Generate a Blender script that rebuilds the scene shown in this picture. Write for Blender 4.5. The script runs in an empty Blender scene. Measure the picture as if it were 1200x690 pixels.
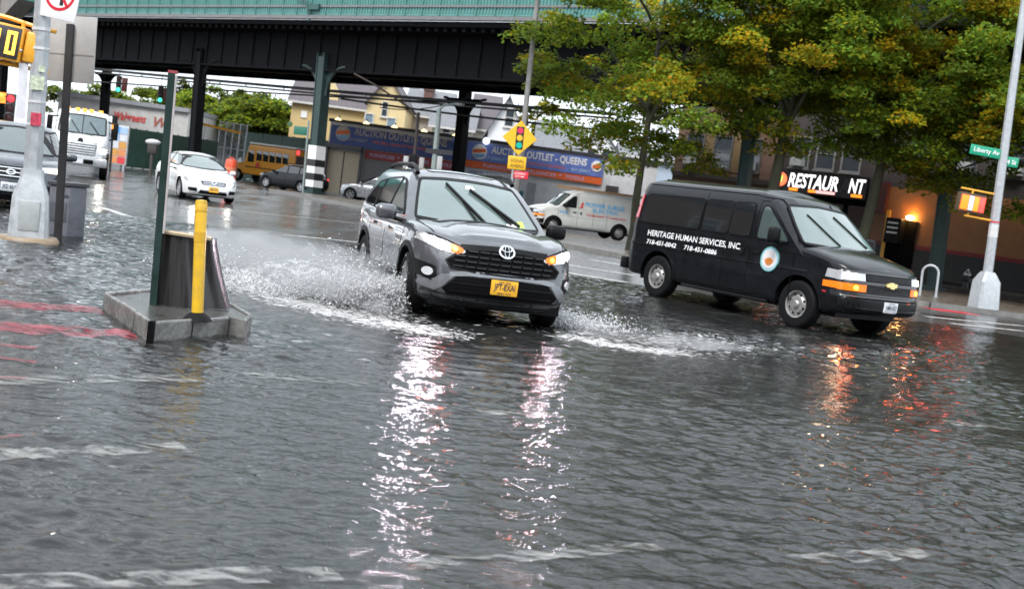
import bpy, bmesh, math, random
import numpy as np
from mathutils import Vector, Matrix, geometry
from mathutils.bvhtree import BVHTree

random.seed(7)
RNG = np.random.default_rng(7)
scene = bpy.context.scene
COL = scene.collection

# ------------------------------------------------------------------ camera, sky, sun, exposure
CAM_H, F_PX, PITCH, ROLL = 1.47, 1400.0, math.radians(4.65), math.radians(7.7)
cam_data = bpy.data.cameras.new('camera')
cam = bpy.data.objects.new('camera', cam_data)
COL.objects.link(cam)
cam_data.sensor_width = 36.0
cam_data.lens = 36.0 * F_PX / 1200.0
cam_data.clip_start = 0.1
cam_data.clip_end = 6000
CAM_R = Matrix.Rotation(math.radians(90) - PITCH, 3, 'X') @ Matrix.Rotation(ROLL, 3, 'Z')
cam.matrix_world = Matrix.Translation((0, 0, CAM_H)) @ CAM_R.to_4x4()
cam_data.dof.use_dof = True
cam_data.dof.focus_distance = 10.0
cam_data.dof.aperture_fstop = 3.6
scene.camera = cam

world = bpy.data.worlds.new('World')
scene.world = world
world.use_nodes = True
wn, wl = world.node_tree.nodes, world.node_tree.links
wn.clear()
SUN_EL, SUN_AZ = math.radians(52), math.radians(205)
sky = wn.new('ShaderNodeTexSky')
sky.sky_type = 'NISHITA'
sky.sun_disc = False
sky.sun_elevation = SUN_EL
sky.sun_rotation = SUN_AZ
sky.air_density = 1.0
sky.dust_density = 4.0
hsv = wn.new('ShaderNodeHueSaturation'); hsv.inputs['Saturation'].default_value = 0.10
wl.new(sky.outputs[0], hsv.inputs['Color'])
mixw = wn.new('ShaderNodeMix'); mixw.data_type = 'RGBA'
mixw.inputs[0].default_value = 0.86                      # closed cloud deck over most of the clear-sky radiance
mixw.inputs[7].default_value = (7.5, 8.2, 8.95, 1)
wl.new(hsv.outputs[0], mixw.inputs[6])
bg = wn.new('ShaderNodeBackground'); bg.inputs['Strength'].default_value = 0.105
wl.new(mixw.outputs[2], bg.inputs['Color'])
wo = wn.new('ShaderNodeOutputWorld'); wl.new(bg.outputs[0], wo.inputs['Surface'])

sun_d = bpy.data.lights.new('sun', 'SUN')
sun_d.energy = 1.45
sun_d.angle = math.radians(25)
sun_d.color = (1.0, 0.97, 0.93)
sun = bpy.data.objects.new('sun', sun_d); COL.objects.link(sun)
sd = Vector((math.sin(SUN_AZ) * math.cos(SUN_EL), math.cos(SUN_AZ) * math.cos(SUN_EL), math.sin(SUN_EL)))
sun.rotation_euler = sd.to_track_quat('Z', 'Y').to_euler()

vs = scene.view_settings
vs.view_transform = 'Standard'
vs.look = 'None'
vs.exposure = 1.15
vs.gamma = 1.0
scene.cycles.use_denoising = True
scene.cycles.max_bounces = 6
scene.cycles.transparent_max_bounces = 12
scene.cycles.sample_clamp_indirect = 12.0

# ------------------------------------------------------------------ helpers
def ray(px, py):
    return CAM_R @ Vector((px - 600.0, -(py - 345.0), -F_PX))
def ground(px, py, z=0.0):
    d = ray(px, py); t = (z - CAM_H) / d.z
    return Vector((d.x * t, d.y * t, z))
def at_depth(px, py, Y):
    d = ray(px, py); t = Y / d.y
    return Vector((d.x * t, Y, CAM_H + d.z * t))

MATS = {}
def mat(name, col, rough=0.5, metal=0.0, var=0.12, scale=6.0, bump=0.0, coat=0.0, emit=None, estr=0.0, spec=0.5,
        bscale=None, rvar=0.1, stretch=None, col2=None):
    """A Principled material whose colour, roughness and relief vary with object-space noise."""
    if name in MATS: return MATS[name]
    m = bpy.data.materials.new(name); m.use_nodes = True
    n, l = m.node_tree.nodes, m.node_tree.links
    b = n['Principled BSDF']
    b.inputs['Metallic'].default_value = metal
    b.inputs['Specular IOR Level'].default_value = spec
    if coat: b.inputs['Coat Weight'].default_value = coat; b.inputs['Coat Roughness'].default_value = 0.04
    tc = n.new('ShaderNodeTexCoord')
    src = tc.outputs['Object']
    if stretch:
        mp = n.new('ShaderNodeMapping'); mp.inputs['Scale'].default_value = stretch
        l.new(src, mp.inputs['Vector']); src = mp.outputs[0]
    nz = n.new('ShaderNodeTexNoise'); nz.inputs['Scale'].default_value = scale; nz.inputs['Detail'].default_value = 6
    nz.inputs['Roughness'].default_value = 0.65
    l.new(src, nz.inputs['Vector'])
    cr = n.new('ShaderNodeValToRGB')
    c = Vector(col)
    a = c * (1 - var); d = Vector(col2) if col2 else c * (1 + var)
    cr.color_ramp.elements[0].position = 0.32; cr.color_ramp.elements[1].position = 0.68
    cr.color_ramp.elements[0].color = (*a, 1); cr.color_ramp.elements[1].color = (*d, 1)
    l.new(nz.outputs[0], cr.inputs[0]); l.new(cr.outputs[0], b.inputs['Base Color'])
    mr = n.new('ShaderNodeMapRange')
    mr.inputs[3].default_value = max(0.01, rough - rvar); mr.inputs[4].default_value = min(1, rough + rvar)
    mr.inputs[1].default_value = 0.3; mr.inputs[2].default_value = 0.7
    l.new(nz.outputs[0], mr.inputs[0]); l.new(mr.outputs[0], b.inputs['Roughness'])
    if bump:
        n2 = n.new('ShaderNodeTexNoise'); n2.inputs['Scale'].default_value = bscale or scale * 5; n2.inputs['Detail'].default_value = 5
        l.new(src, n2.inputs['Vector'])
        bp = n.new('ShaderNodeBump'); bp.inputs['Strength'].default_value = bump; bp.inputs['Distance'].default_value = 0.02
        l.new(n2.outputs[0], bp.inputs['Height']); l.new(bp.outputs[0], b.inputs['Normal'])
    if emit:
        b.inputs['Emission Color'].default_value = (*emit, 1); b.inputs['Emission Strength'].default_value = estr
    MATS[name] = m
    return m

def link(o, parent=None):
    COL.objects.link(o)
    if parent: o.parent = parent
    return o
def tag(o, label=None, cat=None, group=None, kind=None):
    if label: o['label'] = label
    if cat: o['category'] = cat
    if group: o['group'] = group
    if kind: o['kind'] = kind
    return o
def thing(name, label, cat, loc=(0, 0, 0), rz=0.0, group=None, lean=0.0):
    o = bpy.data.objects.new(name, None); o.empty_display_size = 0.3
    COL.objects.link(o); o.location = loc
    o.rotation_euler = (0, math.radians(lean), rz)
    return tag(o, label, cat, group)
LEAN = -2.0       # the street falls a little to one side, so upright poles lean against the road plane

def copy_tree(o, parent=None):
    c = o.copy(); COL.objects.link(c)
    if parent: c.parent = parent
    for ch in list(o.children): copy_tree(ch, c)
    return c

class MB:
    """Collects simple solids and links them as ONE mesh object."""
    def __init__(s): s.v, s.f, s.fm = [], [], []; s.mi = 0
    def add(s, vs, fs):
        b = len(s.v); s.v += [tuple(p) for p in vs]
        for f in fs: s.f.append([b + i for i in f]); s.fm.append(s.mi)
        return s
    def box(s, x0, x1, y0, y1, z0, z1, ch=0.0):
        if ch <= 0:
            return s.add([(x, y, z) for x in (x0, x1) for y in (y0, y1) for z in (z0, z1)],
                         [(0, 1, 3, 2), (4, 6, 7, 5), (0, 4, 5, 1), (2, 3, 7, 6), (0, 2, 6, 4), (1, 5, 7, 3)])
        bm = bmesh.new(); bmesh.ops.create_cube(bm, size=1)
        for q in bm.verts: q.co = ((x0 + x1) / 2 + q.co.x * (x1 - x0), (y0 + y1) / 2 + q.co.y * (y1 - y0), (z0 + z1) / 2 + q.co.z * (z1 - z0))
        bmesh.ops.bevel(bm, geom=bm.edges[:], offset=ch, segments=2, affect='EDGES', profile=0.5)
        bm.verts.index_update()
        r = s.add([q.co[:] for q in bm.verts], [[q.index for q in f.verts] for f in bm.faces]); bm.free(); return r
    def bar(s, p0, p1, r0, r1=None, n=10, cap=True, ph=0.0):
        p0, p1 = Vector(p0), Vector(p1); r1 = r0 if r1 is None else r1
        d = (p1 - p0).normalized(); a = d.orthogonal().normalized() if abs(d.z) < 0.999 else Vector((1, 0, 0)); b = d.cross(a)
        vs = []
        for p, r in ((p0, r0), (p1, r1)):
            for k in range(n):
                t = 2 * math.pi * k / n + ph; vs.append(p + (a * math.cos(t) + b * math.sin(t)) * r)
        fs = [(k, (k + 1) % n, n + (k + 1) % n, n + k) for k in range(n)]
        if cap: fs += [tuple(range(n - 1, -1, -1)), tuple(range(n, 2 * n))]
        return s.add(vs, fs)
    def tube(s, pts, r, n=8):
        pts = [Vector(p) for p in pts]; rs = r if isinstance(r, (list, tuple)) else [r] * len(pts)
        vs, fs = [], []
        up = None
        for i, p in enumerate(pts):
            d = (pts[min(i + 1, len(pts) - 1)] - pts[max(i - 1, 0)]).normalized()
            if up is None: a = d.orthogonal().normalized()
            else:
                a = (up - d * up.dot(d)); a = a.normalized() if a.length > 1e-6 else d.orthogonal().normalized()
            up = a; b = d.cross(a)
            for k in range(n):
                t = 2 * math.pi * k / n; vs.append(p + (a * math.cos(t) + b * math.sin(t)) * rs[i])
        for i in range(len(pts) - 1):
            for k in range(n): fs.append((i * n + k, i * n + (k + 1) % n, (i + 1) * n + (k + 1) % n, (i + 1) * n + k))
        fs += [tuple(range(n - 1, -1, -1)), tuple(range((len(pts) - 1) * n, len(pts) * n))]
        return s.add(vs, fs)
    def lathe(s, prof, c=(0, 0, 0), axis='z', n=24, closed=False):
        c = Vector(c); vs, fs = [], []
        for r, h in prof:
            for k in range(n):
                t = 2 * math.pi * k / n; u, w = r * math.cos(t), r * math.sin(t)
                vs.append(c + Vector({'z': (u, w, h), 'y': (u, h, -w), 'x': (h, u, w)}[axis]))
        m = len(prof); rng = range(m) if closed else range(m - 1)
        for i in rng:
            j = (i + 1) % m
            for k in range(n): fs.append((i * n + k, i * n + (k + 1) % n, j * n + (k + 1) % n, j * n + k))
        return s.add(vs, fs)
    def prism(s, poly, d, o=(0, 0, 0)):
        """poly: 3-D points of a planar outline, extruded by vector d."""
        n = len(poly); p = [Vector(q) + Vector(o) for q in poly]; d = Vector(d)
        return s.add(p + [q + d for q in p], [tuple(range(n - 1, -1, -1)), tuple(range(n, 2 * n))] +
                     [(k, (k + 1) % n, n + (k + 1) % n, n + k) for k in range(n)])
    def ball(s, c, r, n=12, m=8, sc=(1, 1, 1)):
        vs, fs = [], []
        for i in range(m + 1):
            ph = math.pi * i / m
            for k in range(n):
                t = 2 * math.pi * k / n
                vs.append((c[0] + r * sc[0] * math.sin(ph) * math.cos(t), c[1] + r * sc[1] * math.sin(ph) * math.sin(t), c[2] + r * sc[2] * math.cos(ph)))
        for i in range(m):
            for k in range(n): fs.append((i * n + k, (i + 1) * n + k, (i + 1) * n + (k + 1) % n, i * n + (k + 1) % n))
        return s.add(vs, fs)
    def mesh(s, name, mats, smooth=40):
        me = bpy.data.meshes.new(name); me.from_pydata(s.v, [], s.f)
        for m in (mats if isinstance(mats, (list, tuple)) else [mats]): me.materials.append(m)
        if any(s.fm): me.polygons.foreach_set('material_index', s.fm)
        bm = bmesh.new(); bm.from_mesh(me)
        bmesh.ops.remove_doubles(bm, verts=bm.verts[:], dist=1e-5)
        bmesh.ops.recalc_face_normals(bm, faces=bm.faces[:])
        bm.to_mesh(me); bm.free()
        if smooth: me.shade_smooth(); me.set_sharp_from_angle(angle=math.radians(smooth))
        me.update(); return me
    def build(s, name, mats, parent=None, smooth=40, bevel=0.0):
        o = bpy.data.objects.new(name, s.mesh(name, mats, smooth)); link(o, parent)
        if bevel:
            b = o.modifiers.new('bevel', 'BEVEL'); b.width = bevel; b.segments = 2; b.limit_method = 'ANGLE'
        return o

def text_geo(txt, h, bold=0.0, shear=0.0, width=None, extrude=0.0, spacing=1.0):
    """Lettering as (points, faces) in its own plane, centred; h is the capital height, width squeezes it to a length."""
    cu = bpy.data.curves.new('lettering', 'FONT'); cu.body = txt; cu.size = h / 0.70
    cu.align_x = 'CENTER'; cu.align_y = 'CENTER'; cu.offset = bold * h; cu.shear = shear; cu.extrude = extrude
    cu.resolution_u = 3; cu.space_character = spacing
    o = bpy.data.objects.new('lettering', cu); COL.objects.link(o)
    dg = bpy.context.evaluated_depsgraph_get(); dg.update()
    me = bpy.data.meshes.new_from_object(o.evaluated_get(dg))
    pts = np.array([v.co[:] for v in me.vertices]) if len(me.vertices) else np.zeros((0, 3)); fs = [list(p.vertices) for p in me.polygons]
    bpy.data.objects.remove(o); bpy.data.curves.remove(cu); bpy.data.meshes.remove(me)
    if len(pts):
        mn, mx = pts.min(0), pts.max(0); pts[:, :2] -= ((mn + mx) / 2)[:2]
        if width: pts[:, 0] *= width / (mx[0] - mn[0])
    return pts, fs
def text_on(txt, c, u, v, h, m, parent, bold=0.0, shear=0.0, width=None, name='lettering', spacing=1.0, off=0.006):
    pts, fs = text_geo(txt, h, bold, shear, width, spacing=spacing)
    c, u, v = Vector(c), Vector(u).normalized(), Vector(v).normalized(); w = u.cross(v)
    mb = MB(); mb.add([c + u * p[0] + v * p[1] + w * (off + p[2]) for p in pts], fs)
    return mb.build(name, m, parent, smooth=0)

# ------------------------------------------------------------------ shared materials
def glass_mat(name, col, rough=0.05):
    return mat(name, col, rough, 0, 0.15, 2.0, coat=1.0, rvar=0.03, spec=0.6)
GLASS_FOG_SHEEN = glass_mat('misted_sky_sheen_glass', (0.115, 0.155, 0.15), 0.12)  # pale green base colour carries the sky's reflection along with misting
GLASS_DARK = glass_mat('tinted_glass', (0.012, 0.014, 0.016))
GLASS_MID = glass_mat('side_glass', (0.06, 0.085, 0.085))
BLACK_PLASTIC = mat('black_plastic', (0.007, 0.007, 0.0078), 0.45, spec=0.16, var=0.25, scale=14, bump=0.05)
DARK_VOID = mat('dark_opening', (0.004, 0.004, 0.0045), 0.8, spec=0.08)
RUBBER = mat('wet_rubber', (0.006, 0.006, 0.0065), 0.65, spec=0.15, var=0.3, scale=20, bump=0.1)
CHROME = mat('chrome', (0.75, 0.76, 0.78), 0.12, 1.0, 0.05)
ALLOY = mat('brake_dusted_alloy', (0.42, 0.42, 0.43), 0.32, 0.9, 0.25, 18)
STEEL_RIM = mat('steel_rim', (0.40, 0.39, 0.38), 0.45, 0.7, 0.25, 18)
WHITE_PAINT = mat('white_paint', (0.78, 0.78, 0.77), 0.3, var=0.04, coat=0.6)
LAMP_CLEAR = mat('lit_headlamp', (0.9, 0.9, 0.9), 0.1, emit=(1.0, 0.90, 0.95), estr=0.55)
LAMP_CORE = mat('lit_lamp_core', (0.9, 0.9, 0.9), 0.1, emit=(1.0, 0.80, 0.92), estr=300.0)
AMBER_CORE = mat('lit_amber_core', (0.8, 0.3, 0.05), 0.2, emit=(1.0, 0.10, 0.003), estr=42.0)
WARM_CORE = mat('lit_warm_core', (0.9, 0.8, 0.6), 0.2, emit=(1.0, 0.72, 0.42), estr=40.0)
LAMP_WARM = mat('lit_warm_headlamp', (0.9, 0.85, 0.7), 0.1, emit=(1.0, 0.83, 0.58), estr=0.7)
LAMP_FAR = mat('lit_far_headlamp', (0.9, 0.88, 0.8), 0.1, emit=(1.0, 0.92, 0.78), estr=22.0)
LAMP_AMBER = mat('lit_amber_lamp', (0.6, 0.15, 0.01), 0.2, emit=(1.0, 0.15, 0.004), estr=0.32)
LAMP_RED = mat('lit_tail_lamp', (0.6, 0.02, 0.02), 0.2, emit=(1.0, 0.03, 0.04), estr=2.2)
LENS_RED = mat('red_lens', (0.5, 0.015, 0.03), 0.15, coat=1)
LENS_CLEAR = mat('clear_lens', (0.55, 0.56, 0.58), 0.1, 0.3, coat=1)
LENS_AMBER = mat('amber_lens', (0.75, 0.25, 0.02), 0.15, coat=1)
PLATE_GOLD = mat('gold_plate', (0.80, 0.42, 0.03), 0.4, var=0.05)
PLATE_WHITE = mat('white_plate', (0.72, 0.74, 0.78), 0.4, var=0.05)
INK = mat('dark_ink', (0.02, 0.025, 0.06), 0.5)
WHITE_INK = mat('white_ink', (0.85, 0.85, 0.86), 0.45, var=0.03)
GALV = mat('galvanised_steel', (0.46, 0.48, 0.50), 0.42, 0.35, 0.14, 9, bump=0.05)
SIGNAL_YELLOW = mat('signal_yellow', (0.80, 0.38, 0.03), 0.4, var=0.1, coat=0.3)
BLACK_PAINT = mat('black_paint', (0.02, 0.022, 0.022), 0.4, var=0.2)
GREEN_IRON = mat('dark_green_ironwork', (0.025, 0.05, 0.047), 0.5, var=0.3, scale=3, bump=0.1)
DARK_IRON = mat('sooty_ironwork', (0.006, 0.0062, 0.0075), 0.8, spec=0.15, var=0.35, scale=2, bump=0.1)
CONCRETE = mat('wet_concrete', (0.20, 0.19, 0.175), 0.42, var=0.3, scale=3, bump=0.25, bscale=60)
# ------------------------------------------------------------------ vehicle body tools
def interp(tab, x):
    xs = [p[0] for p in tab]; ys = [p[1] for p in tab]
    return float(np.interp(x, xs, ys))

def smooth_interp(tab, x):
    """Monotone smooth interpolation through key points."""
    if x <= tab[0][0]: return tab[0][1]
    if x >= tab[-1][0]: return tab[-1][1]
    for i in range(len(tab) - 1):
        (x0, y0), (x1, y1) = tab[i], tab[i + 1]
        if x <= x1:
            h = x1 - x0; t = (x - x0) / h
            def sl(k):
                if k <= 0 or k >= len(tab) - 1: return 0 if k not in (0, len(tab) - 1) else ((tab[1][1] - tab[0][1]) / (tab[1][0] - tab[0][0]) if k == 0 else (tab[-1][1] - tab[-2][1]) / (tab[-1][0] - tab[-2][0]))
                a = (tab[k][1] - tab[k - 1][1]) / (tab[k][0] - tab[k - 1][0]); b = (tab[k + 1][1] - tab[k][1]) / (tab[k + 1][0] - tab[k][0])
                return 0 if a * b <= 0 else 2 * a * b / (a + b)
            m0, m1 = sl(i), sl(i + 1)
            return (2*t**3 - 3*t**2 + 1)*y0 + (t**3 - 2*t**2 + t)*h*m0 + (-2*t**3 + 3*t**2)*y1 + (t**3 - t**2)*h*m1

V_F = [0, .12, .25, .38, .5, .6, .7, .78, .85, .9, .94, .97, .99]
def loft(mb, levels, fd, rd, zfun, capz, wx=None, nside=26, kcap=12):
    """levels: (t, xf, xr, w); fd / rd: how far the outline falls back at v = |y|/w at the front and the rear."""
    rings = []
    for (t, xf, xr, w) in levels:
        half = [(xf - smooth_interp(fd, v), v) for v in V_F]
        a, b = xf - smooth_interp(fd, 1.0), xr + smooth_interp(rd, 1.0)
        half += [(a + (b - a) * i / (nside - 1), 1.0) for i in range(nside)]
        half += [(xr + smooth_interp(rd, v), v) for v in reversed(V_F)]
        pts = []
        for x, v in half:
            y = v * w * (interp(wx, x) if wx else 1.0)
            pts.append((x, y, zfun(x, t)))
        rings.append(pts)
    H = len(rings[0]); vs, fs = [], []
    full = 2 * H - 2
    for pts in rings:
        vs += pts + [(x, -y, z) for x, y, z in reversed(pts[1:-1])]
    for i in range(len(rings) - 1):
        for k in range(full):
            fs.append((i * full + k, i * full + (k + 1) % full, (i + 1) * full + (k + 1) % full, (i + 1) * full + k))
    for idx, top in ((len(rings) - 1, True), (0, False)):
        base = len(vs); pts = rings[idx]; wmax = levels[idx][3]
        for (x, y, z) in pts:
            for k in range(kcap + 1):
                s = 1 - 2 * k / kcap; yy = y * s
                vs.append((x, yy, z + (capz(x, yy / wmax) - capz(x, y / wmax) if top else 0)))
        for i in range(H - 1):
            for k in range(kcap): fs.append((base + i * (kcap + 1) + k, base + i * (kcap + 1) + k + 1, base + (i + 1) * (kcap + 1) + k + 1, base + (i + 1) * (kcap + 1) + k))
    mb.add(vs, fs)

class Body:
    """The vehicle's outer surface, and panels, seams, panes and lettering that follow it."""
    DIRS = {'front': ((6, 0, 0), (-1, 0, 0)), 'rear': ((-6, 0, 0), (1, 0, 0)), 'left': ((0, 4, 0), (0, -1, 0)),
            'right': ((0, -4, 0), (0, 1, 0)), 'top': ((0, 0, 5), (0, 0, -1))}
    def __init__(s, mb): s.bvh = BVHTree.FromPolygons([Vector(v) for v in mb.v], mb.f)
    def pr(s, axis, u, v, off=0.0):
        o, d = s.DIRS[axis]; d = Vector(d)
        p = Vector({'front': (o[0], u, v), 'rear': (o[0], u, v), 'left': (u, o[1], v), 'right': (u, o[1], v), 'top': (u, v, o[2])}[axis])
        hit, n, _, _ = s.bvh.ray_cast(p, d)
        if hit is None:
            hit, n, _, _ = s.bvh.find_nearest(p + d * 5); 
        if n.dot(d) > 0: n = -n
        n = (n - d * 0.6).normalized()
        return hit + n * off, n
    def patch(s, axis, poly, off=0.006, thick=0.02, res=0.05, mb=None):
        """A panel of the given outline lying on the body, with its own thickness."""
        mb = mb or MB()
        bd = []
        for i in range(len(poly)):
            a, b = Vector(poly[i]), Vector(poly[(i + 1) % len(poly)]); n = max(1, int((b - a).length / res))
            bd += [a + (b - a) * k / n for k in range(n)]
        nb = len(bd); pts = list(bd)
        xs = [p.x for p in bd]; ys = [p.y for p in bd]
        gx = np.arange(min(xs) + res * .5, max(xs), res); gy = np.arange(min(ys) + res * .5, max(ys), res)
        def inside(x, y):
            c = False; j = nb - 1
            for i in range(nb):
                if (bd[i].y > y) != (bd[j].y > y) and x < (bd[j].x - bd[i].x) * (y - bd[i].y) / (bd[j].y - bd[i].y) + bd[i].x: c = not c
                j = i
            return c
        for x in gx:
            for y in gy:
                if inside(x, y): pts.append(Vector((x, y)))
        vo, eo, fo, *_ = geometry.delaunay_2d_cdt(pts, [(i, (i + 1) % nb) for i in range(nb)], [], 1, 1e-5)
        top = [s.pr(axis, p.x, p.y, off)[0] for p in vo]
        fs = [list(f) for f in fo]
        ec = {}
        for f in fs:
            for i in range(len(f)):
                e = (f[i], f[(i + 1) % len(f)]); ec[tuple(sorted(e))] = ec.get(tuple(sorted(e)), 0) + 1
        vs = list(top); low = {}
        for e, c in ec.items():
            if c == 1:
                for i in e:
                    if i not in low: low[i] = len(vs); vs.append(s.pr(axis, vo[i].x, vo[i].y, off - thick)[0])
        fs += [(a, b, low[b], low[a]) for (a, b), c in ec.items() if c == 1]
        return mb.add(vs, fs)
    def strip(s, axis, A, B, off=0.006, thick=0.02, mb=None):
        """A band between two outlines of equal length lying on the body."""
        mb = mb or MB(); n = len(A); vs = []
        for (a, b) in zip(A, B):
            vs += [s.pr(axis, *a, off - thick)[0], s.pr(axis, *a, off)[0], s.pr(axis, *b, off)[0], s.pr(axis, *b, off - thick)[0]]
        fs = []
        for i in range(n - 1):
            for k in range(3): fs.append((i * 4 + k, i * 4 + k + 1, i * 4 + k + 5, i * 4 + k + 4))
        return mb.add(vs, fs)
    def line(s, axis, pts, w, off=0.004, thick=0.012, mb=None, res=0.08, closed=False):
        P = []
        q = list(pts) + ([pts[0]] if closed else [])
        for i in range(len(q) - 1):
            a, b = Vector(q[i]), Vector(q[i + 1]); n = max(1, int((b - a).length / res))
            P += [a + (b - a) * k / n for k in range(n)]
        P.append(Vector(q[-1])); A, B = [], []
        for i, p in enumerate(P):
            d = (P[min(i + 1, len(P) - 1)] - P[max(i - 1, 0)]).normalized(); nn = Vector((-d.y, d.x)) * w / 2
            A.append(tuple(p + nn)); B.append(tuple(p - nn))
        return s.strip(axis, A, B, off, thick, mb)
    def ring(s, axis, c, r0, r1, off=0.01, thick=0.03, mb=None, a0=0, a1=360, n=36, sc=(1, 1)):
        A = [(c[0] + sc[0] * r0 * math.cos(math.radians(a0 + (a1 - a0) * k / n)), c[1] + sc[1] * r0 * math.sin(math.radians(a0 + (a1 - a0) * k / n))) for k in range(n + 1)]
        B = [(c[0] + sc[0] * r1 * math.cos(math.radians(a0 + (a1 - a0) * k / n)), c[1] + sc[1] * r1 * math.sin(math.radians(a0 + (a1 - a0) * k / n))) for k in range(n + 1)]
        return s.strip(axis, A, B, off, thick, mb)
    def text(s, axis, txt, c, h, width=None, bold=0.02, shear=0.0, flip=False, off=0.006, slope=0.0):
        pts, fs = text_geo(txt, h, bold, shear, width); mb = MB(); sg = -1 if flip else 1
        mb.add([s.pr(axis, c[0] + sg * p[0], c[1] + p[1] + slope * p[0], off)[0] for p in pts], fs); return mb

def rounded(pts, r=0.04, n=4):
    out = []
    m = len(pts)
    for i in range(m):
        p, a, b = Vector(pts[i]), Vector(pts[i - 1]), Vector(pts[(i + 1) % m])
        da, db = (a - p), (b - p); k = min(r, da.length * .45, db.length * .45)
        s, e = p + da.normalized() * k, p + db.normalized() * k
        for j in range(n + 1):
            t = j / n; out.append(tuple(s * (1 - t) ** 2 + p * 2 * t * (1 - t) + e * t * t))
    return out
def mirror(poly): return [(-u, v) for u, v in reversed(poly)]

def wheel_meshes(R, W, style):
    ty = MB(); ri = R * (0.66 if style != 'steel' else 0.56)
    prof = [(ri, -W * .42), (ri + .012, -W * .47), (R * .86, -W * .5), (R * .95, -W * .46), (R * .985, -W * .38), (R, -W * .2), (R, W * .2), (R * .985, W * .38), (R * .95, W * .46), (R * .86, W * .5), (ri + .012, W * .47), (ri, W * .42)]
    ty.lathe(prof, axis='y', n=40)
    ty.lathe([(0.0, 0.0), (ri, 0.0)], axis='y', n=40)
    rm = MB()
    rm.lathe([(ri * 1.01, W * .38), (ri * 1.01, W * .46), (ri * .93, W * .44), (ri * .90, W * .30), (ri * .88, W * .05)], axis='y', n=40)
    if style == 'steel':
        rm.lathe([(ri * .9, W * .22), (ri * .72, W * .30), (ri * .62, W * .40), (ri * .40, W * .42), (ri * .34, W * .36), (ri * .30, W * .50), (ri * .22, W * .56), (0, W * .56)], axis='y', n=32)
        hole = MB()
        for k in range(8):
            a = math.pi * 2 * k / 8; c = Vector((math.cos(a) * ri * .71, W * .33, math.sin(a) * ri * .71))
            hole.bar(c - Vector((0, .02, 0)), c + Vector((0, .012, 0)), ri * .085, n=8)
        return ty, rm, hole
    for k in range(5):
        a0 = math.pi * 2 * k / 5 + .3
        for da in (-.17, .17):
            a = a0 + da
            u = Vector((math.cos(a), 0, math.sin(a))); t = Vector((-math.sin(a), 0, math.cos(a)))
            u2 = Vector((math.cos(a0 + da * 1.25), 0, math.sin(a0 + da * 1.25)))
            p0, p1 = u * ri * .14, u2 * ri * .95
            q = [p0 - t * .022 + Vector((0, W * .40, 0)), p0 + t * .022 + Vector((0, W * .40, 0)), p1 + t * .02 + Vector((0, W * .44, 0)), p1 - t * .02 + Vector((0, W * .44, 0))]
            rm.prism(q, (0, -.03, 0))
    rm.lathe([(ri * .22, W * .36), (ri * .2, W * .44), (0, W * .45)], axis='y', n=20)
    hole = MB(); hole.lathe([(ri * .88, W * .12), (0, W * .12)], axis='y', n=28)
    return ty, rm, hole

def add_wheels(root, xf, xr, track, R, W, style='alloy', steer=0.0, far=False):
    ty, rm, ho = wheel_meshes(R, W, style)
    tm = ty.mesh('wheel', RUBBER); rmm = rm.mesh('rim', STEEL_RIM if style == 'steel' else ALLOY); hm = ho.mesh('rim_opening', DARK_VOID)
    for x, st in ((xf, steer), (xr, 0.0)):
        for sg in (1, -1):
            w = bpy.data.objects.new('wheel', tm); link(w, root)
            w.location = (x, sg * (track / 2), R); w.rotation_euler = (0, random.random() * 3 if False else 0.4, (0 if sg > 0 else math.pi) + st)
            link(bpy.data.objects.new('rim', rmm), w)
            if not far: tag(link(bpy.data.objects.new('rim_opening', hm), w), kind='stuff' if style == 'steel' else None)

def finish_body(root, mb, paint, arches, R, depth=0.30, name='body', halfw=0.9, well=DARK_VOID):
    """Cuts the wheel wells out of the shell and links it."""
    me = mb.mesh(name, [paint, well], smooth=38)
    o = bpy.data.objects.new(name, me); link(o, root)
    cut = MB()
    for x in arches:
        for sg in (1, -1):
            a = sg * (halfw - depth); b = sg * (halfw + .4)
            cut.bar((x, a, R), (x, b, R), arches[x], n=40)
    cme = cut.mesh('cutter', [well]); co = bpy.data.objects.new('cutter', cme); link(co, root)
    md = o.modifiers.new('wells', 'BOOLEAN'); md.object = co; md.operation = 'DIFFERENCE'; md.solver = 'EXACT'; md.use_self = True
    bpy.context.view_layer.update()
    dg = bpy.context.evaluated_depsgraph_get()
    save = root.matrix_world.copy()
    ne = bpy.data.meshes.new_from_object(o.evaluated_get(dg))
    o.modifiers.clear(); bpy.data.objects.remove(co)
    if len(ne.polygons) > 50: 
        old = o.data; o.data = ne; bpy.data.meshes.remove(old); ne.name = name
    me = o.data
    while len(me.materials) > 2: me.materials.pop()
    if len(me.materials) < 2: me.materials.append(well)
    for p in me.polygons:
        c = p.center; p.material_index = 0
        for x, r in arches.items():
            if math.hypot(c.x - x, c.z - R) < r * 1.004 and abs(c.y) < halfw + .1 and abs(c.y) > halfw - depth - .02:
                if p.normal.y * (1 if c.y > 0 else -1) < .2 or abs(c.y) < halfw - depth + .02: p.material_index = 1
    me.shade_smooth(); me.set_sharp_from_angle(angle=math.radians(38))
    return o

def heading(theta_deg):
    """Turn for a vehicle whose nose points towards the camera and theta degrees to the right of that."""
    t = math.radians(theta_deg); return math.atan2(-math.cos(t), math.sin(t))

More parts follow.
